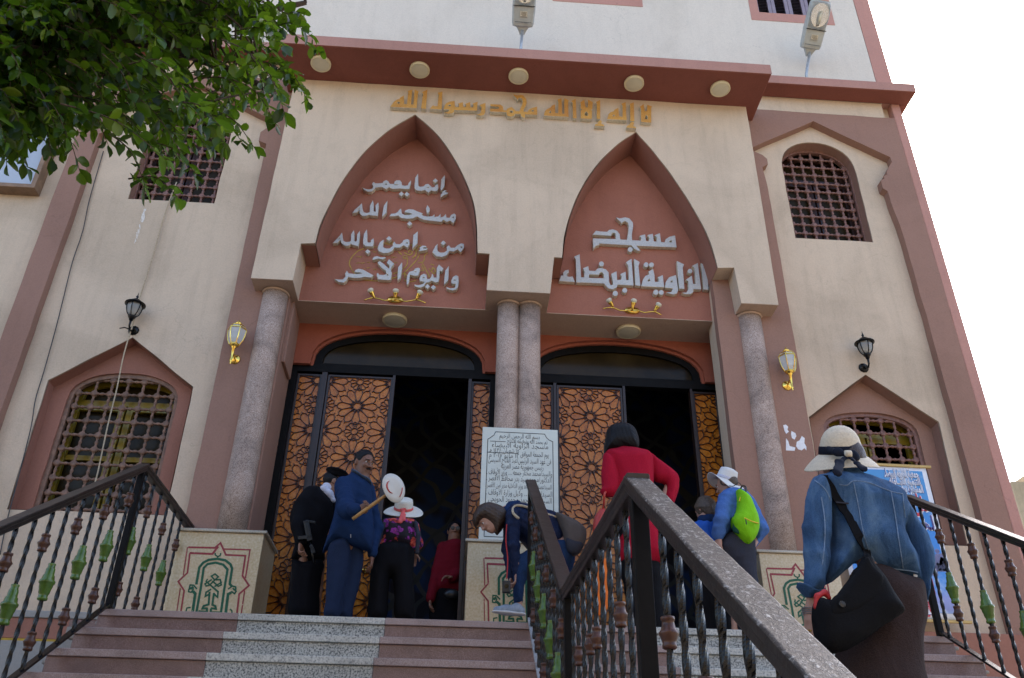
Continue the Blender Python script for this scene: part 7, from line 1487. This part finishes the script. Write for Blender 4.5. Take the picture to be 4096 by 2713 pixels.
# ---- man in the white hat with the lime backpack, and the person in royal blue beyond him
def whitehat():
    Y = 7.95; b = r4(1160, 1500, Y); P = person((b.x, Y, LZ), 'man in white brimmed hat and blue shirt, leaning, lime backpack on his back')
    hc = r4(1055, 505, Y+.08); face = V3(-.72, .62, -.30); up = V3(-.12, .15, 1); nk = r4(1090, 560, Y+.05); s1, s2 = r4(1050, 610, Y-.10), r4(1215, 610, Y+.10); e1 = r4(1020, 740, Y-.16); w1 = r4(1000, 885, Y-.10); e2 = r4(1300, 830, Y+.02); w2 = r4(1235, 940, Y-.10); hip = r4(1130, 900, Y)
    h1, h2 = r4(1090, 930, Y-.06), r4(1190, 930, Y+.06); a1, a2 = V3(r4(1150, 1560, Y).x-.05, Y-.02, LZ+.08), V3(r4(1240, 1560, Y).x, Y+.08, LZ+.08)
    S = SDF(); q, fr = head(S, hc, face, up, 1.0, nk); S.cap(nk, hip, .055, .05, .05); S.cap(s1, s2, .05, .05, .04); S.chain([s1, e1, w1], [.032, .030, .025]); S.chain([s2, e2, w2], [.032, .030, .025]); S.chain([h1, (h1+a1)/2, a1], [.045, .036, .030]); S.chain([h2, (h2+a2)/2, a2], [.045, .036, .030]); hand(S, w1, V3(-.1, -.1, -1), V3(.6, .6, 0), 1, .5, -1); hand(S, w2, V3(-.8, .1, -.2), V3(0, .8, 0), 1, .5, 1); S.mesh('body', M['skin_fair'], P, .007); eyes(P, q, fr, 1)
    H = SDF(); H.ell(q(0, -.025, .01), [.083, .10, .09], fr); H.ell(q(0, .09, -.02), [.08, .08, .1], fr, .01, True); H.plane(q(0, 0, -.06), -fr[2]); H.mesh('hair', M['hair_grey'], P, .007)
    mb = MB(); mb.tube([q(.077, .0, .012), q(.072, .06, .014), q(.05, .102, .012), q(0, .112, .010), q(-.05, .102, .012)], .0035, 6); mb.build('glasses', M['leather_black'], P)
    uph = Vector((.34, -.30, .90)); ht, u, v = brim_hat(P, q(0, -.005, .035), uph, [(.188, -.01), (.17, -.005), (.125, .0), (.100, .012), (.098, .05), (.092, .10), (.085, .125), (.05, .138), (.02, .128), (0, .122)], M['white_hat'], lambda a, r: (.045*cos(2*a+1.0)-.01)*max(0, (r-.10)/.09))
    hb = MB(); hb.lathe(q(0, -.005, .035), [(.102, .016), (.1025, .022), (.101, .040), (.1, .044)], 32, uph); hb.build('hat_band', M['white_cloth'], ht, smooth=True)
    mb = MB(); mb.tube(spline([r4(1050, 500, Y-.02), r4(1100, 515, Y-.1), r4(1140, 490, Y-.12), r4(1165, 515, Y-.12), r4(1200, 540, Y-.06)], 4), .004, 6); mb.build('chin_cord', M['leather_black'], ht)
    J = SDF(); J.poly(r4, [(1090,528),(1040,540),(1002,580),(985,650),(975,740),(965,850),(990,872),(1060,862),(1075,832),(1110,845),(1235,875),(1225,930),(1240,955),(1300,892),(1346,845),(1335,790),(1285,700),(1240,610),(1170,545)], Y, .15, .12); J.chain([s1, e1, offs(w1, 0, 0, .04)], [.075, .068, .058], .03); J.mesh('shirt', M['blue_shirt'], P, .009, 0.0175, 16, 9)
    w_ = MB(); w_.lathe(offs(w1, .01, 0, .015), [(.0, 0), (.036, 0), (.036, .03), (0, .03)], 14, (0.1, 0, 1)); w_.build('wristwatch', M['leather_black'], P)
    T = SDF(); T.poly(r4, [(1058,848),(1110,835),(1235,878),(1256,1000),(1262,1120),(1276,1250),(1265,1510),(1120,1510),(1130,1250),(1082,1080),(1002,965),(1012,900)], Y-.02, .15, .12); T.plane((0, 0, LZ+.03), (0, 0, -1)); T.mesh('trousers', M['grey_cloth'], P, .011, 0.0162, 10, 5, (1, 1, .5)); shoe(P, a1, (-.3, 1)); shoe(P, a2, (-.2, 1))
    t = thing('backpack', r4(1190, 740, Y-.14), 'lime green backpack with yellow zips on the man in the white hat', 'backpack'); B_ = SDF(); B_.poly(r4, [(1125,540),(1170,555),(1220,600),(1260,690),(1285,780),(1266,860),(1210,916),(1150,876),(1095,800),(1090,740),(1120,690),(1130,610)], Y-.17, .11, .09); bp = B_.mesh('bag', M['lime'], t, .009, .009, 13, 6)
    mp = SDF(); mp.chain([r4(1132, 740, Y-.205), r4(1135, 810, Y-.20)], [.045, .05], .03, ((.3, 1, 0), .6)); mp.mesh('side_pocket', M['lime_mesh'], t, .008, .005, 30, 2); z = MB(); z.tube(spline([r4(1180, 735, Y-.335), r4(1230, 758, Y-.325), r4(1278, 772, Y-.26)], 5), .006, 6); z.tube(spline([r4(1145, 620, Y-.235), r4(1160, 575, Y-.225), r4(1190, 580, Y-.23), r4(1235, 630, Y-.22)], 5), .005, 6); z.build('zip', M['yellow_zip'], t); z = MB(); z.tube([r4(1190, 745, Y-.34), r4(1195, 780, Y-.34)], .005, 6); z.build('zip_cord', M['leather_black'], t); z = MB(); z.tube(spline([r4(1150, 545, Y-.12), r4(1165, 512, Y-.14), r4(1190, 520, Y-.14), r4(1190, 565, Y-.15)], 4), .008, 6); z.build('grab_loop', M['leather_black'], t)
    # companion
    Y = 8.3; P = person((r4(920, 1500, Y).x, Y, LZ), 'short grey-brown haired person in a royal blue jacket, stooping beside the white-hatted man')
    hc = r4(905, 680, Y); nk = r4(915, 760, Y); s1, s2 = r4(840, 810, Y), r4(1020, 800, Y+.05); e1, e2 = r4(850, 930, Y+.1), r4(1040, 930, Y+.1); w1, w2 = r4(870, 1010, Y+.3), r4(1000, 1010, Y+.3); hip = r4(930, 1040, Y-.05); h1, h2 = r4(880, 1060, Y-.02), r4(980, 1060, Y-.02); a1, a2 = V3(h1.x, Y, LZ+.08), V3(h2.x, Y, LZ+.08)
    S = SDF(); q, fr = head(S, hc, V3(-.45, .85, -.35), (-.1, .2, 1), 1.0, nk); S.cap(nk, hip, .055, .05, .05); S.cap(s1, s2, .045, .045, .04); S.chain([s1, e1, w1], [.032, .030, .025]); S.chain([s2, e2, w2], [.032, .030, .025]); S.chain([h1, a1], [.045, .03]); S.chain([h2, a2], [.045, .03]); hand(S, w1, V3(0, .8, -.5), V3(0, 0, -1), .95, .6, 1); hand(S, w2, V3(0, .8, -.5), V3(0, 0, -1), .95, .6, -1); S.mesh('body', M['skin_fair'], P, .008); eyes(P, q, fr, 1)
    H = SDF(); H.ell(q(0, -.02, .025), [.098, .114, .108], fr); H.ell(q(0, -.07, -.05), [.075, .05, .07], fr, .04); H.ell(q(0, .105, -.04), [.075, .085, .11], fr, .01, True); H.mesh('hair', M['hair_grey'], P, .007, .012, 40, 6); mb = MB(); mb.lathe(q(.084, -.005, -.045), [(.005*sin(pi*k/6), -.005*cos(pi*k/6)) for k in range(7)], 8); mb.build('earring', M['steel'], P)
    J = SDF(); J.poly(r4, [(815,800),(860,752),(940,728),(1005,760),(1020,900),(980,1070),(860,1070),(822,930)], Y, .16, .13); J.chain([s1, e1, w1], [.06, .06, .05], .04); J.chain([s2, e2, w2], [.06, .06, .05], .04); J.mesh('jacket', M['royal_blue'], P, .010, 0.0162, 14, 4); C = SDF(); C.chain([r4(885, 745, Y-.04), r4(930, 755, Y-.10), r4(975, 715, Y-.03)], [.045, .055, .045], .03); C.mesh('hood', M['navy'], P, .009)
    T = SDF(); T.chain([h1, (h1+a1)/2, a1], [.13, .1, .09], .05); T.chain([h2, (h2+a2)/2, a2], [.13, .1, .09], .05); T.plane((0, 0, LZ+.03), (0, 0, -1)); T.mesh('trousers', M['black_cloth'], P, .012); shoe(P, a1, (-.2, 1)); shoe(P, a2, (-.2, 1))
whitehat()
# ---- woman in denim climbing on the right
def denim():
    Y = 3.75; b = r5(640, 2200, Y); P = person((b.x, Y, MZ), 'woman in denim jacket, brown skirt and straw hat with navy bow, seen from behind')
    hc = r5(400, 285, Y+.03); face = V3(-.40, .90, -.08); up = V3(-.05, .10, 1); nk = r5(440, 390, Y); s1, s2 = r5(275, 470, Y-.02), r5(700, 500, Y+.04); e1 = r5(250, 760, Y-.05); w1 = r5(235, 1080, Y-.02); e2 = r5(880, 840, Y+.06); w2 = r5(845, 1090, Y+.12); hip = r5(600, 1060, Y); mid = r5(520, 900, Y)
    s1 = r5(275, 475, Y-.02)
    a1, a2 = V3(hip.x-.10, Y, MZ+.08), V3(hip.x+.12, Y+.10, MZ+.08); h1, h2 = offs(hip, -.09, 0, -.08), offs(hip, .09, 0, -.08)
    S = SDF(); q, fr = head(S, hc, face, up, 1.0, nk); S.cap(nk, hip, .055, .05, .05); S.cap(s1, s2, .045, .045, .04); S.chain([s1, e1, w1, r5(215, 1170, Y-.03)], [.032,.030,.026,.025]); S.chain([s2, e2, w2], [.032, .030, .025]); S.chain([h1, (h1+a1)/2, a1], [.045, .036, .030]); S.chain([h2, (h2+a2)/2, a2], [.045, .036, .030]); hand(S, r5(213, 1225, Y-.03), V3(.10, .02, -1), V3(.75, .5, 0), .98, .55, 1); S.cap(r5(215, 1170, Y-.03), r5(213, 1225, Y-.03), .025, .025, .01); hand(S, w2, V3(-.4, .5, -.6), V3(-.4, .4, 0), .95, .6, 1); S.mesh('body', M['skin_fair'], P, .0055); eyes(P, q, fr, 1)
    H = SDF(); H.ell(q(0, -.02, .0), [.086, .105, .10], fr); H.ell(q(0, .10, -.04), [.072, .08, .10], fr, .01, True); H.plane(q(0, 0, -.085), -fr[2]); H.mesh('hair', M['hair_brown'], P, .006, .004, 40)
    # hat: dome crown, brim dipping at the back
    hb = r5(394, 252, Y+.02); uph = Vector((-.06, -.42, .90)).normalized(); prof = [(.180, -.060), (.166, -.043), (.143, -.022), (.118, -.004), (.104, .004), (.102, .02), (.099, .05), (.090, .085), (.074, .114), (.050, .136), (.024, .147), (0, .150)]
    pr2 = []
    for i in range(len(prof)-1):
        for j in range(5): t = j/5; r_ = prof[i][0]*(1-t)+prof[i+1][0]*t; z_ = prof[i][1]*(1-t)+prof[i+1][1]*t; pr2.append((r_+(.0010 if j % 2 else 0), z_))
    pr2.append(prof[-1])
    ht, u, v = brim_hat(P, hb, uph, [(r_*.95, z_*.95) for r_, z_ in pr2], M['straw'], lambda a, r: (.012*sin(a*2+.4)+.010*sin(a+2.2))*max(0, (r-.105)/.085), 64)
    rb = MB(); rb.lathe(hb, [(.1005, .004), (.1025, .007), (.0995, .040), (.0965, .043)], 48, uph); rb.build('hat_band', M['navy_ribbon'], ht, smooth=True)
    kp = r5(430, 252, Y-.10); bw = SDF(); bw.chain([kp, r5(375, 232, Y-.10), r5(325, 225, Y-.06)], [.010, .022, .022], .012, ((.1, 1, 0), .35)); bw.chain([kp, r5(478, 255, Y-.10), r5(508, 262, Y-.06)], [.010, .024, .022], .012, ((-.1, 1, 0), .35)); bw.chain([kp, r5(388, 300, Y-.16), r5(374, 350, Y-.20)], [.010, .021, .025], .01, ((0, 1, 0), .25)); bw.chain([kp, r5(490, 300, Y-.16), r5(530, 332, Y-.19)], [.010, .016, .020], .01, ((0, 1, 0), .25)); bw.mesh('ribbon_bow', M['navy_ribbon'], ht, .006, .004, 26, 5); kn = MB(); kn.lathe(kp+Vector((-.016, -.012, 0)), [(0, 0), (.017, .002), (.018, .016), (.017, .030), (0, .032)], 12, (1, 0, 0)); kn.build('bow_knot', M['straw'], ht, smooth=True)
    J = SDF(); J.poly(r5, [(228,400),(280,376),(340,360),(450,367),(550,388),(640,430),(740,478),(775,540),(770,640),(760,720),(790,800),(830,880),(850,1000),(852,1022),(760,985),(640,948),(560,905),(500,880),(420,940),(330,1012),(292,980),(300,860),(330,800),(320,650),(300,540)], Y, .150, .13, .006)
    J.poly(r5, [(228,398),(285,388),(325,480),(338,620),(328,780),(328,900),(300,980),(285,1050),(220,1075),(185,1040),(186,900),(184,760),(180,640),(200,500)], Y-.07, .085, .075, .005); J.poly(r5, [(690,455),(772,512),(830,640),(900,740),(935,850),(930,930),(905,1060),(890,1140),(868,1100),(855,1010),(830,900),(790,800),(755,680)], Y+.0, .085, .07, .005); J.cap(nk, offs(nk, 0, .0, .03), .070, .074, .02)
    J.mesh('denim_jacket', M['denim'], P, .0075, 0.0189, 12, 17, (1, 1, .45))
    cf = SDF(); cf.poly(r5, [(130,1008),(185,1020),(240,1052),(300,1040),(285,1065),(215,1092),(165,1052)], Y-.06, .075, .04); cf.mesh('rolled_cuff', M['denim'], P, .007, 0.0054, 20, 3)
    # seams and buttons on the back, laid on the cloth by ray casting
    dg = bpy.context.evaluated_depsgraph_get(); jk = [c for c in COL.objects if c.parent == P and c.name.startswith('denim_jacket')][0]
    from mathutils.bvhtree import BVHTree
    bvh = BVHTree.FromObject(jk, dg)
    def onback(x, y):
        d = r5(x, y, 1.0).normalized(); h = bvh.ray_cast(Vector((0, 0, 0)), d); return h[0] - d*.0025 if h[0] is not None else r5(x, y, Y-.2)
    sm = MB()
    for L in ([(385, 425), (430, 430), (470, 405), (560, 415), (690, 465), (760, 480)], [(470, 415), (500, 560), (525, 700), (555, 800), (600, 890)], [(692, 470), (715, 600), (735, 740), (755, 870), (762, 920)], [(280, 500), (300, 640), (298, 780), (285, 900)], [(600, 885), (640, 912), (720, 925), (800, 935), (850, 945)], [(240, 400), (300, 450), (335, 520)], [(760, 480), (765, 540), (775, 620)]):
        P_ = [onback(*p[:2]) for p in spline([(x, y, 0) for x, y in L], 6)]; sm.tube(P_, .0028, 5, cap=False)
    sm.build('seam', M['denim_seam'], jk); bt = MB(); bt.lathe(onback(832, 964), [(0, 0), (.009, .001), (.009, .006), (0, .007)], 12, (0, -1, 0)); bt.build('button', M['steel'], jk)
    T = SDF(); T.poly(r5, [(385,1600),(372,1440),(410,1300),(430,1100),(475,925),(600,905),(700,955),(848,1000),(880,1130),(885,1230),(862,1350),(865,1568),(880,1800),(370,1800)], Y, .17, .15); T.cap(r5(620, 1720, Y), V3(r5(640, 1560, Y).x, Y+.02, MZ+.30), .19, .24, .08); T.plane((0, 0, MZ+.16), (0, 0, -1)); T.mesh('long_skirt', M['skirt'], P, .011, 0.0135, 8, 4, (1, 1, .15)); shoe(P, a1, (0, 1)); shoe(P, a2, (0, 1))
    br = MB(); c = r5(208, 1178, Y-.03)
    for k in range(4): br.lathe(offs(c, 0, 0, .012-.008*k), [(.029, -.002), (.032, 0), (.029, .002)], 18, (.1, 0, 1))
    br.build('bracelet', M['steel'], P); br = MB(); br.lathe(r5(212, 1290, Y-.035), [(.010, -.003), (.0125, 0), (.010, .003)], 12, (.1, 0, 1)); br.build('ring', M['brass'], P)
    t = thing('shoulder_bag', r5(480, 1150, Y-.2), 'black shoulder bag slung across the back of the woman in denim', 'bag'); yb = Y-.24
    B_ = SDF(); B_.poly(r5, [(545,832),(580,882),(640,960),(700,1060),(763,1165),(748,1190),(640,1260),(520,1340),(430,1400),(340,1426),(285,1408),(250,1350),(229,1250),(228,1150),(258,1092),(330,1110),(400,1040),(480,930),(520,855)], yb, .065, .07); B_.mesh('pouch', M['bag_black'], t, .008, .011, 8, 3)
    fl = SDF(); fl.poly(r5, [(330,1115),(400,1045),(490,935),(545,845),(590,905),(650,985),(600,1110),(450,1190),(330,1200)], yb-.055, .018, .03); fl.mesh('flap', M['bag_black'], t, .007, .006, 9, 5)
    st = MB(); P_ = [r5(318, 372, Y-.09)] + [onback(x, y)+Vector((0, -.004, 0)) for x, y in ((335, 430), (365, 490), (400, 545), (450, 640), (500, 740), (540, 820))] + [r5(552, 870, yb-.03)]
    Pq = [Vector(p) for p in spline(P_, 5)]; wv = [.030 if i < 18 else .022 for i in range(len(Pq))]; V = []
    for i, p in enumerate(Pq):
        tt = (Pq[min(i+1, len(Pq)-1)]-Pq[max(i-1, 0)]).normalized(); sd_ = tt.cross(Vector((0, 1, 0))).normalized(); V += [p+sd_*wv[i]*.9, p-sd_*wv[i]*.9, p-sd_*wv[i]*.9+Vector((0, -.006, 0)), p+sd_*wv[i]*.9+Vector((0, -.006, 0))]
    st.add(V, [(i*4+k, i*4+(k+1) % 4, (i+1)*4+(k+1) % 4, (i+1)*4+k) for i in range(len(Pq)-1) for k in range(4)]); st.build('strap', M['bag_black'], t); bk_ = MB(); q_ = onback(405, 543); bk_.bar(q_+Vector((-.035, -.012, .004)), q_+Vector((.035, -.012, .0)), .007, .006); bk_.build('buckle', M['grey_cloth'], t); rt = SDF(); rt.chain([r5(245, 1150, yb-.02), r5(255, 1085, yb-.02), r5(300, 1062, yb), r5(325, 1095, yb)], [.010, .012, .012, .010], .01); rt.mesh('red_trim', M['red_trim'], t, .006); dd = MB(); dd.lathe(r5(402, 1133, yb-.08), [(0, 0), (.014, .002), (.012, .006), (0, .007)], 12, (0, -1, 0)); dd.build('snap_button', M['leather_black'], t)
denim()
